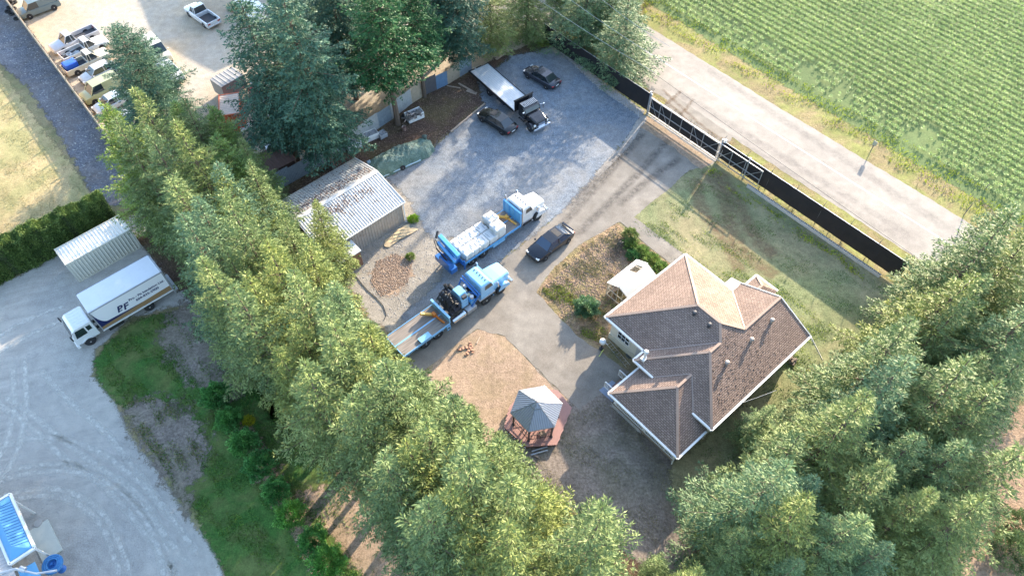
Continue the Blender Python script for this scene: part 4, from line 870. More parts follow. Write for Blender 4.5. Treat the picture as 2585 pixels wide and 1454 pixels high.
def metal_roof(name, base, stain, rough=0.45, metal=0.35):
    t = NT(name); v = t.obj(); f = t.noise(v, 1.1, 6, 0.75, 0.5)
    c = t.mix(t.ramp(f, [(0.56, 0.0), (0.68, 0.8)]), base, stain)
    c = t.mix(1.0, c, t.ramp(t.noise(v, 4.0, 4), [(0.3, 0.88), (0.7, 1.08)]), 'MULTIPLY')
    return t.out(c, rough, metal, 0.5)
m_shroof = metal_roof('shed_roof_metal', (0.55, 0.54, 0.51), (0.17, 0.13, 0.11))
m_shwall = metal_roof('shed_wall_metal', (0.40, 0.375, 0.345), (0.27, 0.23, 0.2))
def shed():
    t = thing('metal_shed', 'grey ribbed metal shed with a debris-stained gable roof beside the gravel lot', 'shed', (-10.25, 45.1, 0), 43)
    L, W_, e, rz = 9.0, 7.95, 2.85, 3.95; ry = 4.05
    w_ = MB(); corr(w_, (-L + .15, .15, 0), (1, 0, 0), (0, 0, 1), (0, -1, 0), L - .3, e, .3, .03); corr(w_, (-.15, .15, 0), (0, 1, 0), (0, 0, 1), (1, 0, 0), W_ - .3, e, .3, .03)
    w_.face([(-.14, .15, e), (-.14, W_ - .15, e), (-.14, ry, rz - .05)]); w_.box(-L + .2, -.2, .2, W_ - .2, 0, e - .02); w_.face([(-L + .15, .15, e), (-L + .15, W_ - .15, e), (-L + .15, ry, rz - .05)])
    w_.build('wall', m_shwall, t)
    r_ = MB(); s1 = Vector((0, ry + .12, rz - e + .06)); s2 = Vector((0, -(W_ - ry + .12), rz - e + .06))
    corr(r_, (-L - .1, -.12, e - .05), (1, 0, 0), s1, (0, -.26, .97), L + .2, s1.length, .26, .035); corr(r_, (-L - .1, W_ + .12, e - .05), (1, 0, 0), s2, (0, .26, .97), L + .2, s2.length, .26, .035)
    ro = r_.build('roof', m_shroof, t)
    c = MB(); c.add([(-L - .1, ry - .3, rz - .02), (.1, ry - .3, rz - .02), (.1, ry, rz + .06), (-L - .1, ry, rz + .06), (.1, ry + .3, rz - .02), (-L - .1, ry + .3, rz - .02)], [(0, 1, 2, 3), (3, 2, 4, 5)]); c.build('ridge_cap', paint('ridge_metal', (0.6, 0.59, 0.56), 0.45, 0.3), ro)
    r = np.random.default_rng(6); n = 5200; x = r.uniform(-L, -.3, n); y = ry + r.uniform(-1, 1, n) * 3.6; q = np.abs(y - ry); f = np.sin(x * .9 + 1) * .5 + np.sin(x * 2.3) * .3
    pk = np.where(y < ry, np.exp(-((q - 1.15 + .12 * np.sin(x * 4)) / .42) ** 2) * (x < -1.6) * (x > -7.5), np.exp(-((q - .9) / .6) ** 2) * .45 + .06); ok = r.random(n) < pk * (1.0 + .4 * f); x, y = x[ok], y[ok]; n = len(x)
    z = rz + .08 - np.abs(y - ry) * (rz - e + .05) / ry; c = np.stack([x, y, z], 1); D = norm(r.normal(0, 1, (n, 3)) * np.array([1, 1, .15])); sd_ = norm(np.cross(D, np.array([0, 0, 1.0]) + r.normal(0, .2, (n, 3))))
    tag(np_mesh('leaf_litter', kites(c, D, sd_, r.uniform(.08, .2, n), r.uniform(.03, .07, n)), 4, paint('dead_leaves', (.13, .075, .06), .95, dirt=.4), ro), kind='stuff')
    tr = MB(); tr.box(-.14, -.04, .02, .12, 0, e); tr.beam((-L, -.13, e - .04), (.1, -.13, e - .04), .08); tr.beam((.1, -.12, e), (.1, ry, rz), .06); tr.beam((.1, W_ + .1, e), (.1, ry, rz), .06); tr.build('trim', m_white, t)
shed()
def oriented(name, label, cat, corner, ang, group=None): return thing(name, label, cat, (corner[0], corner[1], 0), ang, group)
def lean_to():
    x, y = G(855, 668, 2.1); t = oriented('garden_shed', 'small brown lean-to shed with a flat white roof by the metal shed', 'shed', (x, y), 43)
    w_ = MB(); w_.box(.08, 2.35, .1, 1.35, 0, 1.95); w_.build('wall', paint('brown_boards', (0.22, 0.115, 0.07), 0.85, dirt=0.5, scale=3), t)
    r_ = MB(); r_.add([(0, 0, 1.98), (2.45, 0, 1.98), (2.45, 1.5, 2.15), (0, 1.5, 2.15), (0, 0, 2.06), (2.45, 0, 2.06), (2.45, 1.5, 2.23), (0, 1.5, 2.23)], [(0, 1, 2, 3), (4, 5, 6, 7), (0, 1, 5, 4), (1, 2, 6, 5), (2, 3, 7, 6), (3, 0, 4, 7)]); r_.build('roof', paint('pale_roof', (0.62, 0.64, 0.68), 0.5), t)
    d = MB(); d.box(.8, 1.5, .06, .1, .05, 1.8); d.build('door', paint('brown_door', (0.26, 0.14, 0.09), 0.8), t)
lean_to()
def container(name, label, corner, ang, L, W_, H_, side_m, roof_m, grp=None, pitch=.28):
    t = oriented(name, label, 'container', corner, ang, grp)
    b = MB()
    corr(b, (.08, .02, .15), (1, 0, 0), (0, 0, 1), (0, -1, 0), L - .16, H_ - .25, pitch, .045); corr(b, (.08, W_ - .02, .15), (1, 0, 0), (0, 0, 1), (0, 1, 0), L - .16, H_ - .25, pitch, .045); corr(b, (L - .02, .08, .15), (0, 1, 0), (0, 0, 1), (1, 0, 0), W_ - .16, H_ - .25, pitch, .045)
    b.box(.06, L - .06, .06, W_ - .06, .05, H_ - .12); b.build('side_panel', side_m, t)
    r_ = MB(); corr(r_, (.08, .08, H_ - .06), (1, 0, 0), (0, 1, 0), (0, 0, 1), L - .16, W_ - .16, pitch, .035); r_.build('roof', roof_m, t)
    f = MB()
    for z in (.07, H_ - .06):
        for y in (0.03, W_ - .03): f.box(0, L, y - .05, y + .05, z - .06, z + .06)
        for x in (.04, L - .04): f.box(x - .05, x + .05, 0, W_, z - .055, z + .065)
    for x in (.05, L - .05):
        for y in (.05, W_ - .05): f.box(x - .07, x + .07, y - .07, y + .07, 0, H_ + .01)
    f.build('frame', side_m, t)
    d = MB(); d.box(-.02, .02, .1, W_ / 2 - .02, .15, H_ - .15); d.box(-.02, .02, W_ / 2 + .02, W_ - .1, .15, H_ - .15); dd = d.build('door', side_m, t)
    h = MB()
    for y in (.4, .9, W_ - .9, W_ - .4): h.cyl((-.06, y, .1), (-.06, y, H_ - .1), .02, n=6)
    h.build('lock_rod', m_galv, dd); return t
m_cream = paint('cream_container', (0.60, 0.58, 0.49), 0.55, dirt=0.35, scale=2, dark=.7); m_creamr = paint('cream_container_roof', (0.70, 0.67, 0.60), 0.55, dirt=0.35, scale=2, dark=.75)
container('shipping_container', 'cream corrugated shipping container between the hedge and the box truck', G(202, 713), 43.5, 6.06, 2.44, 2.59, m_cream, m_creamr, pitch=.3)
x, y = G(628, 330); container('shipping_container', 'rusty orange shipping container with a pale ribbed roof in the junk yard', (x - 0.2, y), 104, 3.6, 2.2, 2.4, paint('rust_orange', (0.46, 0.10, 0.035), 0.7, dirt=0.5, scale=1.5), paint('pinkish_roof', (0.56, 0.44, 0.36), 0.6, dirt=.5))

def greenhouse():
    a = G(1536, 714, 1.75); t = oriented('greenhouse', 'small greenhouse with a white roof slope and clear panels beside the house', 'greenhouse', a, 42)
    L, W_, e, rd, ry = 3.75, 2.3, 1.75, 2.3, -1.15
    f = MB()
    for x in np.linspace(0, L, 6):
        f.beam((x, 0, 0), (x, 0, e), .05); f.beam((x, -W_, 0), (x, -W_, e), .05); f.beam((x, 0, e), (x, ry, rd), .05); f.beam((x, -W_, e), (x, ry, rd), .05)
    for y, z in ((0, e), (-W_, e), (ry, rd), (0, .1), (-W_, .1), (0, .95), (-W_, .95)): f.beam((0, y, z), (L, y, z), .05)
    for x in (0, L):
        f.beam((x, 0, .1), (x, -W_, .1), .05); f.beam((x, 0, 1.0), (x, -W_, 1.0), .05)
        for y in (-.6, -1.15, -1.7): f.beam((x, y, 0), (x, y, e + (.55 if y == -1.15 else .28)), .05)
    f.build('frame', paint('pale_timber', (0.55, 0.49, 0.40), 0.8, dirt=.5), t)
    w_ = MB()
    def slope(m_, x0, x1, y0, y1):
        z = lambda y: rd - abs(y - ry) * (rd - e) / 1.15 + .04
        m_.add([(x0, y0, z(y0)), (x1, y0, z(y0)), (x1, y1, z(y1)), (x0, y1, z(y1)), (x0, y0, z(y0) + .03), (x1, y0, z(y0) + .03), (x1, y1, z(y1) + .03), (x0, y1, z(y1) + .03)], [(0, 1, 2, 3), (4, 5, 6, 7), (0, 1, 5, 4), (1, 2, 6, 5), (2, 3, 7, 6), (3, 0, 4, 7)])
    slope(w_, -.08, 2.15, .1, -1.13); slope(w_, 3.2, L + .08, .1, -1.13); slope(w_, 2.15, 3.2, .1, -.35)
    w_.build('roof_panel', paint('white_panel', (0.74, 0.76, 0.76), 0.5, dirt=.2), t)
    g = MB(); slope(g, 0, L, -1.17, -W_ - .05)
    gl = NT('clear_panel'); gl.b.inputs['Alpha'].default_value = 0.55; mg = gl.out((0.72, 0.72, 0.68), 0.35); 
    g.add([(0, -W_ - .02, .1), (L, -W_ - .02, .1), (L, -W_ - .02, e), (0, -W_ - .02, e)], [(0, 1, 2, 3)]); g.add([(0, .02, .1), (L, .02, .1), (L, .02, e), (0, .02, e)], [(0, 1, 2, 3)]); g.add([(L + .02, 0, .1), (L + .02, -W_, .1), (L + .02, -W_, e), (L + .02, ry, rd), (L + .02, 0, e)], [(0, 1, 2, 3, 4)])
    g.build('glazing', mg, t)
    b = MB(); b.box(.2, L - .2, -.55, -.1, .55, .6); b.box(.2, L - .2, -2.2, -1.7, .55, .6)
    for x in (.3, 1.8, 3.3):
        for y in (-.2, -1.9): b.box(x, x + .06, y, y + .06, 0, .55)
    b.build('bench', m_boards, t)
greenhouse()

def gazebo():
    cx, cy = 1.88, 23.82
    d = thing('wooden_deck', 'low red-brown hexagonal wooden deck under the gazebo', 'deck', (cx, cy, 0), 0)
    dk = [(-2.5, -.58), (-.8, -2.2), (1.6, -2.03), (2.9, 1.1), (1.86, 2.67), (-.6, 2.9), (-2.1, 1.2)]
    m_deck = paint('deck_boards', (0.34, 0.19, 0.165), 0.8, dirt=.35, scale=3)
    gap = paint('deck_gap', (0.10, 0.055, 0.05), .9)
    b = MB(); b.prism(dk, .36, .42, 0); b.prism([(x * .97, y * .97) for x, y in dk], 0, .36, 1)
    b.build('deck_platform', [m_deck, gap], d)
    s = MB(); r_ = random.Random(1)
    n = int(5.6 / .145)
    for i in range(n):   # boards, clipped to the outline
        y0 = -2.7 + i * .145 + .006; y1 = y0 + .132; xs = []
        yy = (y0 + y1) / 2
        a_ = R(11 + 55); ca, sa = math.cos(R(-57)), math.sin(R(-57))
        rot = [(x * ca - y * sa, x * sa + y * ca) for x, y in dk]
        for j in range(len(rot)):
            (xa, ya), (xb, yb) = rot[j], rot[(j + 1) % len(rot)]
            if (ya > yy) != (yb > yy): xs.append(xa + (xb - xa) * (yy - ya) / (yb - ya))
        if len(xs) < 2: continue
        x0, x1 = min(xs), max(xs); q = [(x0, y0), (x1, y0), (x1, y1), (x0, y1)]
        q = [(x * ca + y * sa, -x * sa + y * ca) for x, y in q]; s.prism(q, .42, .445)
    s.build('deck_boards', m_deck, d)
    li = MB()
    for q in np.linspace(0.04, .96, 9): li.cyl((-2.52 + 1.72 * q, -.62 - 1.63 * q, .3), (-2.56 + 1.72 * q, -.66 - 1.63 * q, .3), .05, n=8)
    li.build('edge_light', m_white, d)
    t = thing('gazebo', 'hexagonal gazebo with a seamed metal roof on a red-brown deck', 'gazebo', (cx, cy, .445), 11)
    hx = lambda r_, k: (r_ * math.cos(R(60 * k)), r_ * math.sin(R(60 * k)))
    m_gr = NT('gazebo_metal'); f = m_gr.noise(m_gr.obj(), 2, 4); m_gr = m_gr.out(m_gr.mix(f, (0.34, 0.345, 0.36), (0.45, 0.45, 0.46)), 0.42, 0.4, 0.5)
    rf = MB(); sm = MB()
    for z0, z1, R0, R1 in ((2.16, 2.95, 2.05, .42), (3.0, 3.25, .55, .04)):
        for k in range(6):
            a, b_ = Vector((*hx(R0, k), z0)), Vector((*hx(R0, k + 1), z0)); c, e = Vector((*hx(R1, k + 1), z1)), Vector((*hx(R1, k), z1))
            rf.face([a, b_, c, e]); rf.face([a - Vector((0, 0, .1)), b_ - Vector((0, 0, .1)), b_, a])
            n = 12 if R0 > 1 else 3
            up = (b_ - a).cross(e - a).normalized() * .02
            for j in range(1, n):
                q = j / n; p0 = a.lerp(b_, q); d_ = ((e + c) / 2 - (a + b_) / 2); mx = min(q, 1 - q) * 2
                edge = (1 - R1 / R0); ln = min(1.0, mx / max(edge, .01) * 1.0) if mx < edge else 1.0
                sm.beam(p0 + up, p0 + d_ * ln * .98 + up, .03, .035)
            sm.beam(a + Vector((0, 0, .02)), e + Vector((0, 0, .02)), .06, .05)
    ro = rf.build('roof', m_gr, t); sm.build('seam', paint('gazebo_seam', (0.27, 0.275, 0.285), .45, .4), ro)
    for k in range(6):
        x, y = hx(1.8, k); p = MB(); p.box(x - .06, x + .06, y - .06, y + .06, 0, 2.15); p.box(x - .1, x + .1, y - .1, y + .1, 0, .08); p.build('post', m_dgrey, t)
        x2, y2 = hx(1.8, k + 1)
        br = MB(); A = Vector((x, y, 0)); B_ = Vector((x2, y2, 0)); br.beam(A + Vector((0, 0, 2.1)), B_ + Vector((0, 0, 2.1)), .07)
        br.beam(A + Vector((0, 0, 1.7)), A.lerp(B_, .25) + Vector((0, 0, 2.1)), .05); br.beam(B_ + Vector((0, 0, 1.7)), B_.lerp(A, .25) + Vector((0, 0, 2.1)), .05); br.build('eave_beam', m_dgrey, t)
        if k in (1, 2, 3, 4, 5):
            q = MB()
            for zz in (.15, .85): q.beam(A + Vector((0, 0, zz)), B_ + Vector((0, 0, zz)), .04)
            for j in range(1, 8): q.beam(A.lerp(B_, j / 8) + Vector((0, 0, .15)), A.lerp(B_, j / 8) + Vector((0, 0, .85)), .022)
            q.build('railing', m_dgrey, t)
    tb = thing('patio_table', 'small round table under the gazebo roof', 'table', (cx + .2, cy - .5, .445)); b = MB(); b.lathe([(0, .7), (.55, .7), (.56, .73), (0, .74)], n=18); b.build('table_top', paint('tan_top', (.5, .36, .26), .6), tb)
    b = MB(); b.lathe([(.3, 0), (.05, .04), (.04, .68), (.12, .7)], n=10); b.build('pedestal', m_dgrey, tb)
    for k, (a, lab) in enumerate(((200, 'left'), (290, 'lower'), (20, 'right'))):
        c = thing('patio_chair', f'dark chair on the {lab} side of the table under the gazebo', 'chair', (cx + .2 + .85 * math.cos(R(a)), cy - .5 + .85 * math.sin(R(a)), .445), a + 180, 'patio chairs')
        b = MB(); b.box(-.22, .22, -.22, .22, .4, .46); b.build('seat', m_boards, c); b = MB(); b.box(-.25, -.2, -.22, .22, .46, .9); b.build('backrest', m_boards, c)
        for x in (-.2, .2):
            for y in (-.2, .2): b = MB(); b.beam((x, y, 0), (x, y, .4), .04); b.build('leg', m_dgrey, c)
gazebo()

# ---- fences, gate and wall along the road
FA = Vector(G(1633, 290)); FB = Vector(G(1796, 401)); FU = (FB - FA).normalized(); FANG = math.degrees(math.atan2(FU.y, FU.x))
m_screen = NT('black_screen'); f_ = m_screen.noise(m_screen.obj(), 1.2, 4); m_screen = m_screen.out(m_screen.mix(f_, (0.018, 0.018, 0.02), (0.035, 0.032, 0.032)), 0.9, 0, .2)
def screen_fence(label, a0, a1, off, z0, z1, nm='screen_fence', sp=3.0, capm=None):
    t = thing(nm, label, 'fence', (FA.x, FA.y, 0), FANG)
    s = MB(); n = int((a1 - a0) / .5); vs = []
    for i in range(n + 1):
        a = a0 + (a1 - a0) * i / n; w_ = .03 * math.sin(i * 1.7) + .02 * math.sin(i * .6)
        for z, q in ((z0, .5), ((z0 + z1) / 2, 1.2), (z1 + .02 * math.sin(i * 2.1), .3)): vs.append((a, off + w_ * q, z))
    s.add(vs, [(3 * i + j, 3 * i + 3 + j, 3 * i + 4 + j, 3 * i + 1 + j) for i in range(n) for j in (0, 1)])
    s.add([(x, y + .015, z) for x, y, z in vs], [(3 * i + 1 + j, 3 * i + 4 + j, 3 * i + 3 + j, 3 * i + j) for i in range(n) for j in (0, 1)]); s.build('screen', m_screen, t)
    r_ = MB(); r_.cyl((a0, off + .05, z1), (a1, off + .05, z1), .03, n=6); r_.build('top_rail', m_galv, t)
    k = max(1, round((a1 - a0) / sp))
    for i in range(k + 1):
        a = a0 + (a1 - a0) * i / k; p = MB(); p.cyl((a, off + .06, 0), (a, off + .06, z1 + .35), .035, n=6); p.beam((a, off + .06, z1 + .3), (a, off + .35, z1 + .55), .03); p.build('post', m_dgrey, t)
    return t
# local y points to the road
screen_fence('long black screen fence beside the right lawn and road', 9.7, 30.6, .45, .25, 2.45)
screen_fence('black screen fence along the far side of the gravel lot', -17.5, -.15, .35, .2, 2.45)
def gate():
    t = thing('sliding_gate', 'long silver sliding gate frame across the driveway entrance', 'gate', (FA.x, FA.y, 0), FANG)
    f = MB(); L = 15.0; z0, zm, z1 = .35, 1.25, 2.45; y = .0
    for z in (z0, zm, z1): f.beam((.1, y, z), (L, y, z), .07)
    f.beam((.1, y, z1 - .12), (9.6, y, z1 - .12), .03)
    xs = [.1, 1.6, 3.1, 4.6, 6.1, 7.6, 9.6, 11.3, 13.0, L]
    for i, x in enumerate(xs):
        f.beam((x, y, z0), (x, y, z1), .06)
        if i < len(xs) - 1:
            if i in (0, 1, 4): f.beam((x, y, z1), (xs[i + 1] - .3, y, z0), .04)
            if i >= 5: f.beam((x, y, z0), (xs[i + 1], y, z1), .04)
    f.build('frame', m_galv, t)
    s = MB(); s.box(.2, 9.5, .05, .07, z0 + .1, z1 - .15); s.build('screen', m_screen, t)
    tr = MB(); tr.box(-.2, 9.8, -.04, .04, .02, .05); tr.build('track', m_concrete, t)
    for x, h in ((-.15, 2.9), (.0, 2.7), (9.75, 2.9), (13.2, 2.8)):
        p = MB(); p.box(x - .06, x + .06, .12, .24, 0, h); p.box(x - .1, x + .1, .1, .26, h, h + .04); p.build('gate_post', m_galv, t)
    o = MB(); o.box(9.72, 9.98, .4, .62, 2.4, 2.75); o.beam((9.85, .5, 0), (9.85, .5, 2.4), .07); o.build('gate_opener', m_white, t)
gate()
def block_wall():
    t = thing('block_wall', 'low pale block wall in front of the black fence by the lawn', 'wall', (FA.x, FA.y, 0), FANG)
    b = MB(); h = MB(); x = 14.2; L = 29.0
    while x < L:
        b.box(x, x + .385, -.55, -.36, 0, .4)
        for q in (.05, .215): h.box(x + q, x + q + .12, -.51, -.40, .385, .403)
        x += .40
    b.build('block', paint('block_grey', (0.5, 0.48, 0.45), .9, dirt=.5, scale=3), t); h.build('block_hole', paint('hole_dark', (.04, .04, .04), 1.0), t)
    for k in range(4):
        xx = 15.4 + k * 4.0; p = MB(); p.cyl((xx, -.3, 0), (xx, -.3, .9), .03, n=6); p.build('stake', m_dgrey, t)
block_wall()
def board_fence():
    a = Vector(G(-40, -70)); b = Vector(G(303, 392)); d = b - a; L = d.length; ang = math.degrees(math.atan2(d.y, d.x))
    t = thing('board_fence', 'long wooden board fence between the junk cars and the stony strip', 'fence', (a.x, a.y, 0), ang)
    m_ = paint('fence_boards', (0.36, 0.29, 0.21), .9, dirt=.6, scale=2); s = MB(); x = 0; r_ = random.Random(4)
    while x < L: hh = 2.0 + r_.uniform(-.05, .05); s.box(x, x + .14, -.015, .015, .02, hh); x += .15
    s.build('boards', m_, t); r2 = MB(); r2.box(0, L, -.055, -.018, .4, .5); r2.box(0, L, -.055, -.018, 1.7, 1.8); r2.box(0, L, -.05, .05, 2.04, 2.07); r2.build('rail', m_, t)
    k = int(L / 2.6)
    for i in range(k + 1): p = MB(); xx = L * i / k; p.box(xx - .06, xx + .06, .02, .14, 0, 2.45); p.build('post', m_, t)
board_fence()
def tin_fence():
    pts = [Vector(G(*p)) for p in ((700, 482), (775, 440), (855, 392), (925, 345), (990, 302), (1040, 262), (1075, 240), (1130, 214), (1190, 178))]
    t = thing('corrugated_fence', 'patched corrugated metal fence in blue grey, beige and white sheets under the tall firs', 'fence', (pts[0].x, pts[0].y, 0), 0)
    cols = [('sheet_blue_grey', (0.27, 0.33, 0.38)), ('sheet_pale', (0.45, 0.47, 0.47)), ('sheet_beige', (0.48, 0.40, 0.30)), ('sheet_blue', (0.17, 0.28, 0.42)), ('sheet_dark', (0.13, 0.13, 0.14))]
    ms = [metal_roof(n, c, [x * .55 for x in c], .5, .25) for n, c in cols]; seq = [0, 0, 0, 1, 0, 1, 1, 0, 1, 1, 2, 4, 3, 2, 0, 1, 0, 1, 1, 0, 0, 1]
    j = 0; o = pts[0]
    for a, b in zip(pts, pts[1:]):
        L = (b - a).length; n = max(1, round(L / 1.7)); d = (b - a) / n; nn = Vector((d.y, -d.x, 0)).normalized()
        for i in range(n):
            p = a + d * i - o; q = MB(); tilt = random.uniform(-.06, .06)
            corr(q, (p.x, p.y, .02), (d.x, d.y, tilt * .3), (nn.x * tilt, nn.y * tilt, 1), nn, d.length + .05, random.uniform(1.85, 2.25), .16, .035, kind='wave')
            q.build('metal_sheet', ms[seq[j % len(seq)]], t); j += 1
            s = MB(); pp = p - Vector((nn.x, nn.y)) * .08; s.cyl((pp.x, pp.y, 0), (pp.x, pp.y, 2.1), .05, n=6); s.build('post', m_boards, t)
tin_fence()
def brown_shed():
    a = Vector(G(668, 445, 1.9)); t = oriented('open_shed', 'shed with a rusty brown ribbed roof under the dark firs', 'shed', a, 40)
    r_ = MB(); corr(r_, (-.6, 0, 1.95), (1, 0, 0), (0, 1, .18), (0, -.18, 1), 4.2, 2.7, .3, .05, kind='wave'); r_.build('roof', paint('rust_brown_roof', (0.25, 0.15, 0.13), .7, dirt=.7, scale=3), t)
    w_ = MB(); w_.box(-.5, 3.5, 2.4, 2.5, 0, 2.2); w_.box(3.4, 3.5, .1, 2.4, 0, 2.0); w_.box(-.5, -.4, .1, 2.4, 0, 2.0); w_.box(-.4, 3.4, .15, .2, 0, 1.9); w_.build('wall', paint('dark_brown_wall', (0.10, 0.055, 0.04), .9), t)
    for x in (-.5, 1.5, 3.45): p = MB(); p.box(x - .06, x + .06, 0, .12, 0, 1.9); p.build('post', m_boards, t)
brown_shed()
def warehouse():
    c = Vector(G(539, 182)) + Vector((math.cos(R(SUN_AZ)), math.sin(R(SUN_AZ)))) * (8.0 / math.tan(R(SUN_EL)))
    t = thing('warehouse', 'large metal warehouse beyond the upper edge of the photo', 'building', (c.x, c.y, 0), 41)
    w_ = MB(); corr(w_, (0, 0, 0), (1, 0, 0), (0, 0, 1), (0, -1, 0), 30, 8, .4, .05); corr(w_, (0, 0, 0), (0, 1, 0), (0, 0, 1), (-1, 0, 0), 22, 8, .4, .05); w_.box(.1, 29.9, .1, 21.9, 0, 7.9); w_.build('wall', m_shwall, t)
    r_ = MB(); corr(r_, (-.2, -.2, 7.95), (1, 0, 0), (0, 1, .08), (0, 0, 1), 30.4, 11.3, .4, .05); corr(r_, (-.2, 22.2, 7.95), (1, 0, 0), (0, -1, .08), (0, 0, 1), 30.4, 11.3, .4, .05); r_.build('roof', m_shroof, t)
    for x in (4, 12, 20): d = MB(); d.box(x, x + 4, -.1, -.05, 0, 4.5); d.build('roller_door', m_white, t)
warehouse()
def corner_building():
    a = Vector(G(88, 1383, 3.2)); t = oriented('workshop', 'silver roofed workshop with a blue standing-seam canopy at the lower left corner', 'building', a, 131)
    # local x runs up-left along the canopy, local y towards the lower left
    L = 4.9; m_bl = paint('blue_seam_roof', (0.10, 0.32, 0.55), .5, .1, dirt=.2); c = MB()
    c.face([(.12, .12, 3.25), (L - .12, .12, 3.25), (L - .8, 1.0, 3.7), (.8, 1.0, 3.7)]); c.face([(.12, .12, 3.25), (.8, 1.0, 3.7), (.12, 1.5, 3.3)]); c.face([(L - .12, .12, 3.25), (L - .12, 1.5, 3.3), (L - .8, 1.0, 3.7)]); c.face([(.12, 1.5, 3.3), (.8, 1.0, 3.7), (L - .8, 1.0, 3.7), (L - .12, 1.5, 3.3)])
    cn = c.build('canopy', m_bl, t); s = MB()
    for i in range(1, 17): x = .5 + i * .235; s.beam((x, .12, 3.27), (min(max(x, .8), L - .8), 1.0, 3.72), .03)
    s.build('seam', paint('blue_seam', (0.03, .17, .38), .4), cn)
    b = MB()
    for p, q in (((0, 0), (L, 0)), ((L, 0), (L, 1.6)), ((0, 0), (0, 1.6)), ((0, 1.6), (L, 1.6))): b.beam((*p, 3.2), (*q, 3.2), .16, .2)
    b.build('canopy_fascia', m_white, t)
    g = MB(); corr(g, (-4.5, 1.62, 3.0), (1, 0, 0), (0, 1, .25), (0, -.25, 1), 11.5, 1.1, .28, .04); g.build('lower_roof', paint('grey_ribbed_roof', (0.50, 0.48, 0.46), .5, .2), t)
    h = MB(); corr(h, (-9, 2.75, 3.6), (1, 0, 0), (0, 1, .2), (0, -.2, 1), 18, 6, .45, .05); h.build('upper_roof', paint('silver_ribbed_roof', (0.64, 0.66, 0.68), .4, .4, dirt=.2), t)
    e = MB(); e.beam((-9, 2.68, 3.56), (9, 2.68, 3.56), .14, .14); e.build('gutter', m_white, t)
    w_ = MB(); w_.box(-4.4, 6.9, 1.75, 2.8, 0, 2.95); w_.box(-9, 9, 2.85, 8.6, 0, 3.5); w_.build('wall', m_shwall, t)
    k = MB(); k.add([(-3.0, .5, 2.6), (-.5, .5, 2.6), (-.5, 1.5, 2.8), (-3.0, 1.5, 2.8)], [(0, 1, 2, 3)]); k.build('small_canopy', m_bl, t)
    lg = MB()
    for x in (.3, L - .3): lg.box(x - .06, x + .06, .1, .22, 0, 3.15)
    lg.build('post', m_white, t)
    ex = MB(); ex.tube([(-.3, 3.3, 3.9), (-.5, 2.2, 3.9), (-.9, 1.2, 3.8), (-1.3, .9, 3.6)], .09, 8); ex.tube([(-.5, 3.3, 3.9), (-.9, 1.2, 3.7), (-1.9, .4, 3.5), (-2.4, -.6, 3.2)], .07, 8); ex.cyl((-.95, 1.0, 3.7), (-1.25, .8, 3.6), .15, n=10); ex.build('exhaust_duct', m_galv, t)
corner_building()

# ================================================================== VEHICLES
m_tyre = paint('tyre_rubber', (0.022, 0.022, 0.024), 0.9, dirt=.3); m_rim = paint('wheel_rim', (0.55, 0.55, 0.56), 0.3, 0.7); m_black = paint('black_trim', (0.02, 0.02, 0.022), 0.5)
m_chrome = paint('chrome', (0.75, 0.75, 0.76), 0.15, 1.0, dirt=.1); m_red = paint('red_lamp', (0.35, 0.02, 0.02), 0.2); m_lamp = paint('clear_lamp', (0.75, 0.75, 0.72), 0.15); m_amber = paint('amber_lamp', (.7, .25, .03), .3)
m_int = paint('vehicle_interior', (0.05, 0.05, 0.055), .8)
def wheel(par, x, y, r=.33, w_=.22, side=1, dual=False, rimm=None):
    """side +1: outer face towards +y"""
    b = MB(); h = w_ / 2
    b.lathe([(r * .58, -h), (r * .93, -h), (r, -h * .7), (r, h * .7), (r * .93, h), (r * .58, h)], (x, y, r), 20, axis='y')
    t = b.build('wheel', m_tyre, par, True); q = MB(); o = side * h
    q.lathe([(r * .6, -h * .9 * side), (r * .6, o * .8), (r * .52, o * .95), (r * .45, o * .5), (r * .2, o * .55), (r * .16, o * 1.05), (0.001, o * 1.05)], (x, y, r), 14, axis='y'); q.build('rim', rimm or m_rim, t, True)
def plate(mb, pts, th=.01, m=0): mb.face(pts, m)

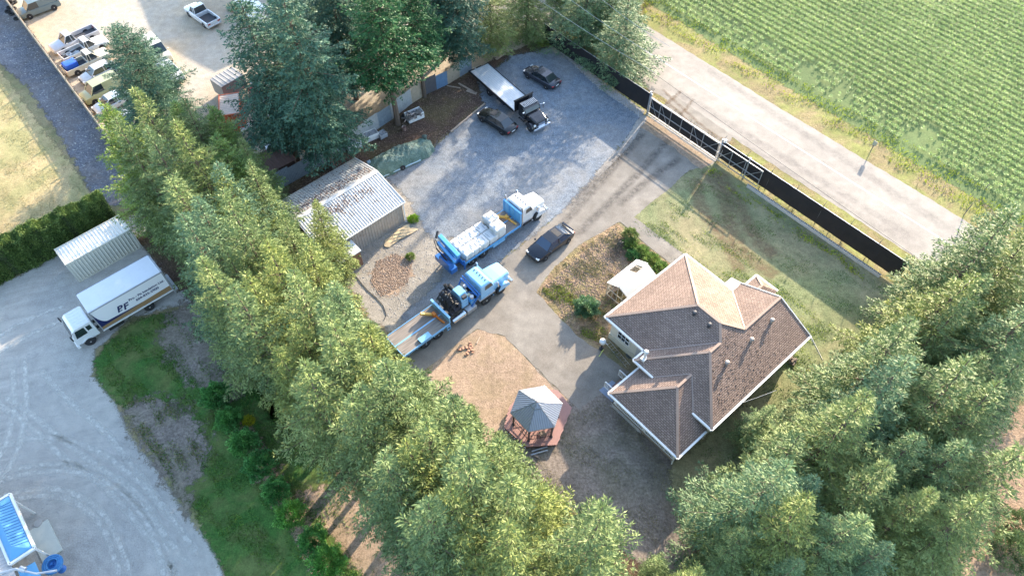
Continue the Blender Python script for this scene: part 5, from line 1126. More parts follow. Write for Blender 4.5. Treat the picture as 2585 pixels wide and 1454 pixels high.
def car(name, label, cat, px, py, heading, L=4.6, W_=1.8, H_=1.42, kind='sedan', col=(.02, .02, .025), mname='black_car_paint', group=None, z=0.6, metal=.3, rough=.22, dirt=.12, glass=None):
    """one road car or pickup; px, py = its middle"""
    x, y = G(px, py, z); t = thing(name, label, cat, (x, y, 0), heading, group)
    mp = paint(mname, col, rough, metal, dirt=dirt, scale=1.5, coat=.6); gl = glass or m_glass
    hl = L / 2; belt = H_ * .62 if kind in ('sedan', 'hatch') else H_ * .58; hood = belt * .96
    # lower body: rings across the car from nose to tail (half outline mirrored)
    def ringx(xx, hw, z0, z1, cr=.75):
        q = [(hw * .86, z0), (hw, z0 + .12), (hw * 1.0, (z0 + z1) * .5), (hw * .95, z1 - .06), (hw * cr, z1)]
        return [Vector((xx, yy, zz)) for yy, zz in q] + [Vector((xx, -yy, zz)) for yy, zz in reversed(q)]
    hw = W_ / 2
    if kind == 'pickup':
        cab0, cab1 = hl - L * .50, hl - L * .22; ws = hl - L * .27; xs = [(hl, .90, .35, hood * .82), (hl - .1, .97, .25, hood * .93), (hl - .6, 1, .22, hood * .97), (ws + .05, 1, .22, belt), (cab0 - .05, 1, .22, belt)]
    elif kind == 'van':
        cab0, cab1 = -hl + .2, hl - L * .16; ws = hl - L * .20; xs = [(hl, .90, .35, hood * .85), (hl - .12, .97, .25, hood * .95), (ws + .05, 1, .22, belt), (-hl + .1, 1, .22, belt), (-hl, .95, .3, belt)]
    else:
        ws = hl - L * .27; rw = -hl + (L * .13 if kind == 'sedan' else .12)
        xs = [(hl, .72, .38, hood * .66), (hl - .12, .88, .25, hood * .80), (hl - .45, .97, .22, hood * .92), (ws, 1, .22, belt), (0, 1, .22, belt), (-hl + .8, 1, .22, belt * 1.02), (-hl + .35, .98, .22, belt * (1.03 if kind == 'sedan' else 1.0)), (-hl + .08, .9, .3, belt * .95), (-hl, .82, .4, belt * .85)]
    b = MB(); b.loft([ringx(xx, hw * k, z0, z1) for xx, k, z0, z1 in xs]); 
    if kind == 'pickup':   # open bed
        bx0, bx1 = -hl, cab0 - .05; fl = belt * .55
        for s_ in (-1, 1): b.box(bx0, bx1, min(s_ * hw * .88, s_ * hw), max(s_ * hw * .88, s_ * hw), .35, belt)
        b.box(bx0, bx0 + .07, -hw * .88, hw * .88, .35, belt - .01); b.box(bx1 - .06, bx1, -hw * .88, hw * .88, .35, belt - .005)
        b.build('body', mp, t, True, .02)
        q = MB(); q.box(bx0 + .07, bx1 - .06, -hw * .87, hw * .87, .4, fl); q.build('bed', m_int, t)
    else: b.build('body', mp, t, True)
    # cabin: glass ring with a painted roof
    iw = hw * .86; rw_ = hw * .70; rt = H_
    if kind == 'sedan': gx = [(ws + .08, iw, belt - .05), (ws - .62, rw_, rt - .03), (ws - 1.5, rw_, rt), (-hl + 1.25, rw_ * .97, rt - .06), (-hl + .55, iw * .93, belt)]
    elif kind == 'hatch': gx = [(ws + .08, iw, belt - .05), (ws - .62, rw_, rt - .03), (ws - 1.6, rw_, rt), (-hl + .75, rw_ * .97, rt - .05), (-hl + .2, iw * .93, belt)]
    elif kind == 'van': gx = [(ws + .1, iw, belt - .05), (ws - .5, rw_ * 1.1, rt - .04), (ws - 1.5, rw_ * 1.12, rt), (-hl + .3, rw_ * 1.12, rt - .02), (-hl + .06, iw * .98, belt)]
    else: gx = [(ws + .1, iw, belt - .05), (ws - .45, rw_ * 1.04, rt - .03), (ws - .9, rw_ * 1.05, rt), (cab0 + .12, rw_ * 1.05, rt - .02), (cab0 - .02, iw, belt)]
    g = MB(); rg = []
    for xx, yy, zz in gx:
        rg.append([Vector((xx, yy, zz)), Vector((xx, -yy, zz))])
    top = [r_[0] for r_ in rg]; bot = [Vector((xx, iw if 0 < i < len(gx) - 1 else yy, belt - .05)) for i, (xx, yy, zz) in enumerate(gx)]
    fl_ = lambda v: Vector((v.x, -v.y, v.z)); n = len(gx)
    for i in range(n - 1):
        g.face([bot[i], bot[i + 1], top[i + 1], top[i]]); g.face([fl_(bot[i + 1]), fl_(bot[i]), fl_(top[i]), fl_(top[i + 1])]); g.face([top[i], top[i + 1], fl_(top[i + 1]), fl_(top[i])])
    cb = g.build('cabin_glass', gl, t)
    r_ = MB(); up = Vector((0, 0, .012)); i0, i1 = 1, n - 2
    for i in range(i0, i1): r_.add([top[i] + up, top[i + 1] + up, fl_(top[i + 1]) + up, fl_(top[i]) + up, top[i] - up * 3, top[i + 1] - up * 3, fl_(top[i + 1]) - up * 3, fl_(top[i]) - up * 3], [(0, 1, 2, 3), (0, 4, 5, 1), (3, 2, 6, 7), (0, 3, 7, 4), (1, 5, 6, 2)])
    for sgn in (0, 1):
        T = (lambda v: v) if sgn == 0 else fl_
        for i in (0, n - 1): r_.beam(T(bot[i]), T(top[1 if i == 0 else n - 2]), .06)
        for i in (2,) if kind != 'van' else (2, 3): r_.beam(T(bot[i]), T(top[i]), .07)
    if kind == 'van':
        for T in ((lambda v: v), fl_): r_.face([T(Vector((top[2].x, iw + .005, belt - .05))), T(Vector((top[3].x, iw + .005, belt - .05))), T(top[3] + Vector((0, .008, 0))), T(top[2] + Vector((0, .008, 0)))])
    r_.build('roof', mp, t)
    wr = .33 if kind in ('sedan', 'hatch') else .37; wf, wb = hl - L * .19, -hl + L * .19
    for xx in (wf, wb):
        for s_ in (-1, 1): wheel(t, xx, s_ * (hw - .08), wr, .23, s_)
    for s_ in (-1, 1):
        h = MB(); h.box(hl - .28, hl - .06, min(s_ * hw * .5, s_ * hw * .86), max(s_ * hw * .5, s_ * hw * .86), hood * .70, hood * .82); h.build('headlight', m_lamp, t, bevel=.02)
        h = MB(); h.box(-hl - .01, -hl + .14, min(s_ * hw * .5, s_ * hw * .88), max(s_ * hw * .5, s_ * hw * .88), belt * .68, belt * .86); h.build('tail_light', m_red, t, bevel=.02)
        h = MB(); h.box(ws - .25, ws - .08, min(s_ * hw, s_ * (hw + .17)), max(s_ * hw, s_ * (hw + .17)), belt, belt + .13); h.build('mirror', mp, t, bevel=.02)
    h = MB(); h.box(hl - .06, hl + .03, -hw * .75, hw * .75, .3, .48); h.box(hl - .05, hl + .02, -hw * .45, hw * .45, .52, .66); h.build('front_bumper', m_chrome if kind == 'pickup' else m_black, t, bevel=.02)
    h = MB(); h.box(-hl - .05, -hl + .03, -hw * .8, hw * .8, .35, .5); h.build('rear_bumper', m_chrome if kind == 'pickup' else m_black, t, bevel=.02)
    h = MB(); h.box(-hl - .06, -hl - .045, -.25, .25, .52, .64); h.build('number_plate', m_white, t)
    return t
m_suv_glass = glassmat('blue_glass', (0.02, 0.045, 0.09))
c1 = car('parked_car', 'glossy black sedan on the driveway beside the crane trucks', 'car', 1389, 612, 223.5, 5.0, 1.92, 1.45, 'sedan', (.012, .014, .02), 'black_gloss', z=.6, glass=m_suv_glass)
b = MB(); b.add([(-1.0, -.5, 1.475), (-.45, -.5, 1.48), (-.45, .5, 1.48), (-1.0, .5, 1.475)], [(0, 1, 2, 3)]); b.build('sunroof', m_black, c1)
b = MB(); b.box(-2.45, -2.25, -.7, .7, 1.02, 1.05); b.box(-2.35, -2.3, -.6, -.55, .85, 1.02); b.box(-2.35, -2.3, .55, .6, .85, 1.02); b.build('spoiler', paint('black_gloss', (0, 0, 0)), c1)
car('parked_car', 'dark grey coupe parked above the flatbed tow truck on the gravel', 'car', 1368, 193, 137, 4.6, 1.85, 1.38, 'sedan', (.035, .038, .05), 'charcoal_gloss', z=.6)
c2 = car('parked_car', 'black sedan with a sunroof parked below the flatbed tow truck', 'car', 1255, 304, 137, 4.8, 1.85, 1.42, 'sedan', (.014, .016, .016), 'black_gloss2', z=.6)
b = MB(); b.add([(.1, -.42, 1.44), (.7, -.42, 1.44), (.7, .42, 1.44), (.1, .42, 1.44)], [(0, 1, 2, 3)]); b.build('sunroof', m_black, c2)
JG = 'old vehicles parked along the board fence'
def jcar(*a, **k): return car(*a, dirt=.4, rough=.45, metal=.1, **k)
car('pickup_truck', 'white crew-cab pickup in the shaded part of the sandy yard', 'pickup', 508, 33, 137, 5.6, 1.95, 1.75, 'pickup', (.72, .73, .74), 'white_gloss', z=.9)
jcar('pickup_truck', 'silver extended-cab pickup, topmost of the junk vehicles along the board fence', 'pickup', 184, 95, 226, 5.7, 1.9, 1.7, 'pickup', (.5, .49, .5), 'silver_old', z=.9, group=JG)
jcar('pickup_truck', 'white pickup with scrap in its bed, second along the board fence', 'pickup', 210, 120, 46, 5.5, 1.9, 1.7, 'pickup', (.66, .64, .6), 'white_old', z=.8, group=JG)
jp = jcar('pickup_truck', 'cream pickup carrying blue tarps in its bed by the board fence', 'pickup', 217, 152, 46, 5.4, 1.9, 1.7, 'pickup', (.55, .5, .38), 'cream_old', z=.8, group=JG)
jcar('parked_car', 'silver hatchback facing the board fence, next to the blue tarp pickup', 'car', 246, 180, 226, 4.3, 1.75, 1.45, 'hatch', (.5, .5, .5), 'silver_old2', z=.8, group=JG)
jcar('camper_van', 'yellow-green van with a mossy roof beside the board fence', 'van', 254, 218, 226, 4.8, 1.85, 1.95, 'van', (.42, .42, .22), 'mossy_paint', z=1.2, group=JG)
jcar('parked_car', 'pale blue sedan half under the open-branched conifer', 'car', 282, 254, 226, 4.4, 1.75, 1.42, 'sedan', (.5, .55, .6), 'paleblue_old', z=.8, group=JG)
jcar('parked_car', 'white hatchback below the pale blue sedan under the branches', 'car', 306, 304, 226, 4.2, 1.7, 1.42, 'hatch', (.62, .64, .66), 'white_old2', z=.8, group=JG)
jcar('parked_car', 'white sedan at the lower end of the junk row, mostly under branches', 'car', 344, 344, 226, 4.3, 1.7, 1.4, 'sedan', (.62, .62, .62), 'white_old3', z=.8, group=JG)
jcar('minivan', 'dusty grey-green minivan beside the tyres in the upper left corner', 'van', 94, 14, 221, 4.9, 1.85, 1.75, 'van', (.13, .17, .17), 'greygreen_old', z=.9)
jcar('parked_car', 'white car whose nose shows right of the open-branched conifer', 'car', 428, 176, 312, 4.6, 1.8, 1.45, 'sedan', (.72, .72, .70), 'white_old4', z=.8)
v = jcar('cargo_van', 'white van with a black roof rack under the dark fir', 'van', 684, 330, 286, 4.9, 1.85, 2.0, 'van', (.68, .7, .72), 'white_van', z=1.4)
b = MB()
for i in range(6): b.beam((-2.0 + i * .55, -.62, 2.1), (-2.0 + i * .55, .62, 2.1), .04)
for s_ in (-.6, .6): b.beam((-2.1, s_, 2.08), (.9, s_, 2.08), .035)
b.build('roof_rack', m_black, v)
v.rotation_euler.z = R(286)
jcar('camper_van', 'cream camper behind the open-branched conifer', 'van', 392, 120, 312, 4.4, 1.9, 2.3, 'van', (.62, .58, .45), 'cream_camper', z=1.4)

# ---- heavy truck pieces
def tcab(t, x0, xc, xh, mp, hz=1.95, cz=2.85, w_=2.2, mroof=None, fend=None):
    """conventional cab: x0 back of cab, xc windscreen foot, xh nose"""
    hw = w_ / 2
    def rr(x, y, z0, z1, ch=.12): return [Vector((x, y, z0)), Vector((x, y, z1 - ch)), Vector((x, y - ch, z1)), Vector((x, -y + ch, z1)), Vector((x, -y, z1 - ch)), Vector((x, -y, z0))]
    b = MB(); b.loft([rr(x0, hw, .95, cz - .06), rr(x0 + .15, hw, .95, cz), rr(xc - .45, hw, .95, cz), rr(xc - .28, hw, .95, cz - .12), rr(xc, hw, .95, hz + .02)]); cab = b.build('cab', mp, t, bevel=.03)
    g = MB()
    g.add([(xc - .005 + .02, -hw * .88, hz + .03), (xc + .015, hw * .88, hz + .03), (xc - .25, hw * .84, cz - .18), (xc - .25, -hw * .84, cz - .18)], [(0, 1, 2, 3)])
    for s_ in (-1, 1):
        y = s_ * (hw + .006); g.add([(x0 + .45, y, hz + .02), (xc - .12, y, hz + .02), (xc - .38, y, cz - .28), (x0 + .5, y, cz - .28)], [(0, 1, 2, 3)])
    g.build('cab_window', m_glass, t)
    h = MB(); h.loft([rr(xc - .02, hw * .86, .8, hz - .02, .12), rr((xc + xh) / 2, hw * .82, .8, hz - .10, .12), rr(xh - .08, hw * .74, .75, hz - .22, .12), rr(xh, hw * .70, .75, hz - .34, .12)]); h.build('hood', mp, t, bevel=.03)
    gr = MB(); gr.box(xh, xh + .04, -hw * .42, hw * .42, .75, hz - .45); gr.build('grille', m_chrome, t)
    for s_ in (-1, 1):
        f = MB(); wx = (xc + xh) / 2 + .1; prof = []
        for k in range(9):
            a = math.pi * k / 8; prof.append((wx + .66 * math.cos(a), .55 + .62 * math.sin(a)))
        y0, y1 = sorted((s_ * hw * .72, s_ * (hw + .13)))
        vs = [(px_, yy, pz) for yy in (y0, y1) for px_, pz in prof]; f.add(vs, [(i, i + 1, i + 10, i + 9) for i in range(8)] + [tuple(range(9)) if s_ < 0 else tuple(range(8, -1, -1))]); f.build('fender', fend or mp, t, True)
        l_ = MB(); l_.box(xh - .18, xh - .02, min(s_ * hw * .62, s_ * hw * .92), max(s_ * hw * .62, s_ * hw * .92), .95, 1.18); l_.build('headlight', m_lamp, t, bevel=.03)
        m_ = MB(); m_.box(xc + .1, xc + .22, min(s_ * (hw + .22), s_ * (hw + .42)), max(s_ * (hw + .22), s_ * (hw + .42)), hz - .1, hz + .5); m_.beam((xc - .1, s_ * hw, hz + .35), (xc + .15, s_ * (hw + .3), hz + .35), .035); m_.build('mirror', m_chrome, t)
        s2 = MB(); s2.box(x0 + .1, xc - .1, min(s_ * (hw - .25), s_ * (hw + .1)), max(s_ * (hw - .25), s_ * (hw + .1)), .55, .62); s2.box(x0 + .1, xc - .1, min(s_ * (hw - .2), s_ * hw), max(s_ * (hw - .2), s_ * hw), .8, .95); s2.build('step', m_chrome, t)
    bp = MB(); bp.box(xh - .05, xh + .2, -hw * 1.05, hw * 1.05, .45, .78); bp.build('bumper', m_chrome, t, bevel=.03)
    vs_ = MB(); vs_.box(xc - .3, xc - .08, -hw * .86, hw * .86, cz - .14, cz - .1); vs_.build('sun_visor', mp, t); vz = MB()
    for i in range(5): vz.box(xc - .75, xc - .62, -hw * .7 + i * hw * .33, -hw * .62 + i * hw * .33, cz, cz + .06)
    vz.build('cab_lights', m_dgrey, t)
def rails(t, x0, x1): b = MB(); b.box(x0, x1, -.42, -.32, .75, 1.0); b.box(x0, x1, .32, .42, .75, 1.0); 
def frame(t, x0, x1):
    b = MB(); b.box(x0, x1, -.45, -.33, .72, 1.0); b.box(x0, x1, .33, .45, .72, 1.0)
    for x in np.arange(x0 + .3, x1, 1.2): b.box(x, x + .1, -.33, .33, .78, .95)
    b.build('chassis', m_black, t)
def axle_wheels(t, x, r=.52, w_=2.3, dual=True):
    for s_ in (-1, 1): wheel(t, x, s_ * (w_ / 2 - (.22 if dual else .12)), r, .48 if dual else .28, s_)
def deckmat():
    t = NT('worn_deck_planks'); v = t.obj(); sx = t.node('ShaderNodeSeparateXYZ'); t.l(v, sx.inputs[0])
    cb = t.node('ShaderNodeCombineXYZ'); t.l(t.math('MULTIPLY', sx.outputs[1], 9.0), cb.inputs[1]); t.l(t.math('MULTIPLY', sx.outputs[0], .5), cb.inputs[0])
    c = t.ramp(t.noise(cb.outputs[0], 1.0, 5, .7), [(.25, (.09, .08, .075)), (.5, (.22, .19, .165)), (.8, (.36, .32, .28))]); return t.out(c, .85)
m_deckp = deckmat()
m_tblue = paint('truck_blue', (0.10, 0.36, 0.68), .3, .1, dirt=.15, coat=.5); m_tblue2 = paint('deep_crane_blue', (0.035, 0.16, 0.46), .35, .1, dirt=.3); m_lblue = paint('light_truck_blue', (0.22, 0.48, 0.74), .3, .05, dirt=.12, coat=.5)
m_twhite = paint('truck_white', (0.66, 0.67, 0.68), .3, .05, dirt=.12, coat=.5); m_orange = paint('safety_orange', (0.70, 0.20, 0.02), .5); m_yellow = paint('faded_yellow', (0.72, 0.40, 0.08), .55)
def deck(t, x0, x1, z=1.2, hw=1.25, edge=None):
    b = MB(); b.box(x0, x1, -hw, hw, z - .12, z); b.build('deck', m_deckp, t)
    e = MB()
    for s_ in (-1, 1): e.box(x0, x1, min(s_ * hw, s_ * (hw + .05)), max(s_ * hw, s_ * (hw + .05)), z - .2, z + .04)
    for x in np.arange(x0 + .4, x1, .9):
        for s_ in (-1, 1): e.box(x, x + .06, min(s_ * (hw + .05), s_ * (hw + .09)), max(s_ * (hw + .05), s_ * (hw + .09)), z - .3, z)
    e.box(x0 - .05, x0, -hw, hw, z - .2, z + .02); e.box(x0, x1, -.06, .06, z, z + .006); e.build('deck_edge', edge or m_tblue, t)
def folded_crane(t, x, z0=1.0, boom=m_tblue, s=1.0):
    """knuckle crane folded across the truck"""
    b = MB(); b.box(x - .35, x + .35, -.55, .55, z0 - .1, z0 + .3); b.cyl((x, 0, z0 + .2), (x, 0, z0 + 1.35), .28, .22, 12); b.box(x - .22, x + .22, -.3, .3, z0 + 1.2, z0 + 1.75); b.build('crane_column', m_tblue2, t, bevel=.03)
    return b
def white_truck():
    t = thing('crane_truck', 'flatbed crane truck with a white cab carrying white wrapped bags', 'truck', (1.76, 46.16, 0), 42)
    tcab(t, -2.05, -.6, 1.15, m_twhite, 2.0, 2.85); frame(t, -10.3, .9)
    for s_ in (-1, 1): wheel(t, 0.0, s_ * 1.05, .53, .3, s_)
    for x in (-6.9, -8.25): axle_wheels(t, x)
    deck(t, -9.25, -2.35); hb = MB(); hb.box(-2.34, -2.24, -1.22, 1.22, 1.2, 2.65); hb.box(-2.38, -2.2, -1.25, 1.25, 2.6, 2.7)
    for y in (-1.22, -.4, .4, 1.15): hb.box(-2.42, -2.34, y, y + .08, 1.2, 2.6)
    hb.build('headboard', m_tblue, t)
    ex = MB()
    for y in (-1.18, 1.18): ex.cyl((-2.15, y, .9), (-2.15, y, 3.2), .08, n=10); ex.tube([(-2.15, y, 3.1), (-2.18, y, 3.3), (-2.3, y, 3.4)], .08, 8)
    ex.build('exhaust_stack', m_chrome, t)
    for s_ in (-1, 1): k = MB(); k.cyl((-3.9, s_ * .85, .7), (-2.7, s_ * .85, .7), .3, n=14); k.build('fuel_tank', m_chrome, t, True)
    tb = MB(); tb.box(-5.8, -4.3, -1.2, -.7, .45, .95); tb.build('tool_box', m_lblue, t, bevel=.02)
    # crane at the tail, boom folded across
    c = MB(); c.box(-10.2, -9.3, -.6, .6, .85, 1.35); c.cyl((-9.8, 0.1, 1.3), (-9.8, .1, 2.5), .3, .25, 12); c.box(-10.1, -9.5, -.3, .5, 2.2, 2.7); cc = c.build('crane_column', m_tblue2, t, bevel=.03)
    bo = MB(); bo.beam((-9.95, 1.35, 3.25), (-9.95, -1.35, 2.75), .42, .5); bo.beam((-10.4, 1.1, 2.95), (-10.4, -1.35, 2.3), .3, .38); bo.build('crane_boom', m_tblue, t, bevel=.04)
    cy = MB(); cy.cyl((-9.62, 1.2, 3.0), (-9.62, -.7, 2.4), .08, n=8); cy.cyl((-10.75, .9, 2.6), (-10.75, -1.1, 2.0), .07, n=8); cy.tube([(-10.6, 1.3, 3.2), (-10.9, .6, 2.8), (-10.8, -.4, 2.5), (-10.5, -1.2, 2.4)], .035); cy.tube([(-10.5, 1.2, 3.3), (-10.75, .3, 3.0), (-10.6, -.9, 2.6)], .035); cy.cyl((-10.3, 1.4, 3.2), (-9.8, 1.75, 3.45), .12, n=8); cy.build('hydraulic_ram', m_black, t)
    ol = MB(); ol.box(-10.9, -10.2, -1.3, 1.1, .9, 1.5); ol.box(-11.0, -10.4, -1.15, .3, 1.4, 2.2); ol.box(-9.4, -9.1, -1.25, 1.25, .75, .98); ol.cyl((-9.3, -1.2, .3), (-9.3, -1.2, 1.5), .09, n=8); ol.cyl((-9.3, 1.2, .3), (-9.3, 1.2, 1.5), .09, n=8); ol.build('outrigger', m_tblue2, t, bevel=.02)
    # folded yellow jib lying by the headboard
    return t
def blue_truck():
    t = thing('crane_truck', 'light blue twin-steer truck with a mid-mounted crane and an empty flatbed', 'truck', (-1.75, 37.37, 0), 42)
    tcab(t, -2.25, -.75, 1.25, m_lblue, 2.0, 2.85, fend=m_lblue); frame(t, -10.6, .9)
    for x in (0, -1.72): 
        for s_ in (-1, 1): wheel(t, x, s_ * 1.05, .53, .3, s_)
    fw = MB()
    for s_ in (-1, 1): fw.box(-2.5, -.7, min(s_ * .8, s_ * 1.2), max(s_ * .8, s_ * 1.2), 1.05, 1.12)
    fw.build('mudguard', m_galv, t)
    for x in (-7.15, -8.5): axle_wheels(t, x)
    deck(t, -10.8, -5.95, 1.25, 1.25, m_lblue)
    hb = MB(); hb.box(-5.95, -5.85, -1.25, 1.25, 1.2, 2.05); hb.box(-6.0, -5.8, -1.28, 1.28, 2.0, 2.1); hb.build('headboard', m_lblue, t)
    p = MB(); p.box(-9.0, -7.9, -1.3, -.75, 1.26, 1.42); p.build('tail_plate', m_lblue, t)
    # crane between cab and deck
    cb = MB(); cb.loft([[Vector((x, y, z)) for y, z in ((-.75, 1.1), (-.75, 2.1), (-.45, 2.75), (.45, 2.75), (.75, 2.1), (.75, 1.1))] for x in (-4.15, -3.4)]); cb.build('crane_housing', m_lblue, t, bevel=.04)
    wn = MB(); wn.box(-3.98, -3.55, -.78, -.5, 2.3, 2.62); wn.build('housing_hatch', m_dgrey, t)
    lw = MB(); lw.cyl((-3.0, -.9, 1.25), (-3.0, .95, 1.25), .3, n=14); lw.build('crane_tank', m_tblue, t, True)
    dr = MB()
    for y in (-.4, .1, .6): dr.box(-3.15, -2.85, y, y + .25, 1.55, 1.75)
    dr.build('valve_block', paint('pale_yellow', (.6, .58, .4), .5), t)
    bo = MB(); bo.beam((-2.65, 1.2, 2.3), (-2.65, -1.25, 2.0), .12); bo.beam((-2.45, 1.2, 2.5), (-2.5, -1.3, 2.2), .1); bo.beam((-2.5, -1.2, 2.2), (-3.4, -1.15, 1.2), .12); bo.beam((-2.55, -1.2, 2.1), (-2.6, .2, 1.2), .12); bo.beam((-2.6, 1.1, 2.3), (-3.2, 1.1, 1.3), .12); bo.build('outrigger_beam', m_tblue2, t)
    # bundled boom sections and hoses
    k = MB(); rr = random.Random(3); k.box(-5.3, -4.3, -.7, .7, 1.1, 1.7); k.beam((-4.45, 1.2, 2.35), (-4.45, -.9, 1.95), .34, .3); k.beam((-4.9, 1.3, 2.1), (-4.95, -.95, 1.8), .3, .3); k.beam((-5.3, 1.1, 1.9), (-5.35, -.95, 1.6), .25)
    k.build('crane_boom', paint('black_crane_steel', (.035, .035, .045), .4, .5), t, bevel=.03)
    hs = MB()
    for i in range(16):
        y0 = 1.15 - i * .13; x_ = -4.3 - rr.random() * .3
        hs.tube([(x_, y0, 2.3), (x_ - .35, y0 - .1, 2.55 + rr.random() * .15), (x_ - .8, y0 - .15, 2.35), (x_ - 1.1, y0 - .05, 1.9)], .03 + .02 * rr.random(), 5)
    hs.cyl((-3.9, .75, 2.3), (-4.1, 1.05, 2.7), .2, n=10); hs.cyl((-4.3, 1.0, 2.4), (-4.3, 1.3, 2.8), .16, n=10); hs.build('hydraulic_hose', m_black, t)
    fl = MB(); fl.cyl((-3.1, -.85, 1.9), (-3.1, -.85, 2.15), .18, n=12); fl.build('filter_cap', m_galv, t)
    tk = MB(); tk.cyl((-5.5, -1.0, .75), (-4.1, -1.0, .75), .3, n=14); tk.build('fuel_tank', m_chrome, t, True)
    tk = MB(); tk.box(-3.95, -2.9, -1.25, -.75, .5, 1.0); tk.build('tool_box', m_galv, t, bevel=.03)
    b2 = MB()
    for x in (-6.05, -6.35): b2.box(x, x + .05, -1.45, -1.28, .7, 1.2)
    b2.box(-6.4, -6.0, -1.45, -1.4, .7, .76); b2.box(-6.4, -6.0, -1.45, -1.4, 1.15, 1.2); b2.build('side_step', m_lblue, t)
    return t
white_truck(); blue_truck()
def jib(name, label, loc, rz, mat, lab2=None):
    t = thing(name, label, 'lifting jib', loc, rz)
    b = MB(); b.beam((0, -.05, .12), (.15, -1.35, .1), .16, .14); b.build('arm', mat, t, bevel=.02)
    b = MB(); b.beam((-.02, .0, .12), (-.95, .55, .5), .24, .2); b.build('tube', m_yellow, t, bevel=.02)
    b = MB(); b.box(-.14, .16, -.3, .12, 0, .34); b.cyl((.05, -.5, .1), (.05, -.5, .3), .09, n=8); b.cyl((.1, -.9, .1), (.1, -.9, .26), .07, n=8); b.build('hinge', mat, t, bevel=.02)
def at(T0, ang, lx, ly): c, s = math.cos(R(ang)), math.sin(R(ang)); return (T0[0] + lx * c - ly * s, T0[1] + lx * s + ly * c)
jib('lifting_jib', 'folded yellow lifting jib on the white-cab truck behind its blue headboard', (*at((1.76, 46.16), 42, -2.85, .35), 1.21), 42, m_yellow)
jib('lifting_jib', 'folded orange lifting jib lying on the empty deck of the light blue truck', (*at((-1.75, 37.37), 42, -6.45, .35), 1.26), 42, m_orange)
def bag_mesh(l, w_, h, seed):
    """soft wrapped bag: a box pulled in at its edges, with a few dents"""
    r = random.Random(seed); bm = bmesh.new(); bmesh.ops.create_cube(bm, size=1.0)
    bmesh.ops.subdivide_edges(bm, edges=bm.edges, cuts=5, use_grid_fill=True)
    for v in bm.verts:
        p = v.co * 2; q = Vector([math.copysign(abs(c) ** 0.85, c) for c in p]); n = p.length; k = 1 - .10 * (n - 1) ** 2
        q = q * k; q += Vector((.05 * math.sin(p.y * 5 + seed), .05 * math.sin(p.x * 4 + seed * 2), .10 * math.sin(p.x * 3 + seed) * math.sin(p.y * 4 + seed) + r.uniform(-.03, .03)))
        v.co = Vector((q.x * l / 2, q.y * w_ / 2, max(q.z * h / 2 + h / 2, 0)))
    me = bpy.data.meshes.new('wrapping'); bm.to_mesh(me); bm.free(); me.polygons.foreach_set('use_smooth', [True] * len(me.polygons)); return me
m_wrap = paint('white_plastic_wrap', (0.60, 0.59, 0.565), .4, 0, dirt=.25, scale=4, dark=.75); m_strap = paint('strap', (.35, .35, .36), .6)
def bag(lx, ly, l, w_, h, label, seed, grp='wrapped bags on the crane truck'):
    x, y = at((1.76, 46.16), 42, lx, ly); t = thing('wrapped_bag', label, 'bag', (x, y, 1.21), 42 + random.uniform(-2, 2), grp)
    me = bag_mesh(l, w_, h, seed); me.materials.append(m_wrap); o = bpy.data.objects.new('wrapping', me); COL.objects.link(o); o.parent = t
    s = MB()
    for q in (-l * .22, l * .22): s.tube([(q, -w_ * .5, .05), (q, -w_ * .46, h * .93), (q, 0, h * 1.04), (q, w_ * .46, h * .93), (q, w_ * .5, .05)], .025, 4)
    s.build('strap', m_strap, t)
bag(-4.55, .62, 1.15, 1.15, 1.25, 'tall white wrapped bag on the far side of the truck deck', 1); bag(-4.75, -.6, 1.2, 1.15, 1.2, 'tall white wrapped bag on the near side of the truck deck', 2)
nm = ['first', 'second', 'third', 'fourth']
for i, lx in enumerate((-5.75, -6.75, -7.7, -8.6)):
    bag(lx - .05, .62, .98, 1.18, .72, f'low white wrapped bag, {nm[i]} behind the tall ones on the far side of the deck', 10 + i)
    bag(lx + .02, -.6, .98, 1.18, .68, f'low white wrapped bag, {nm[i]} behind the tall ones on the near side of the deck', 20 + i)

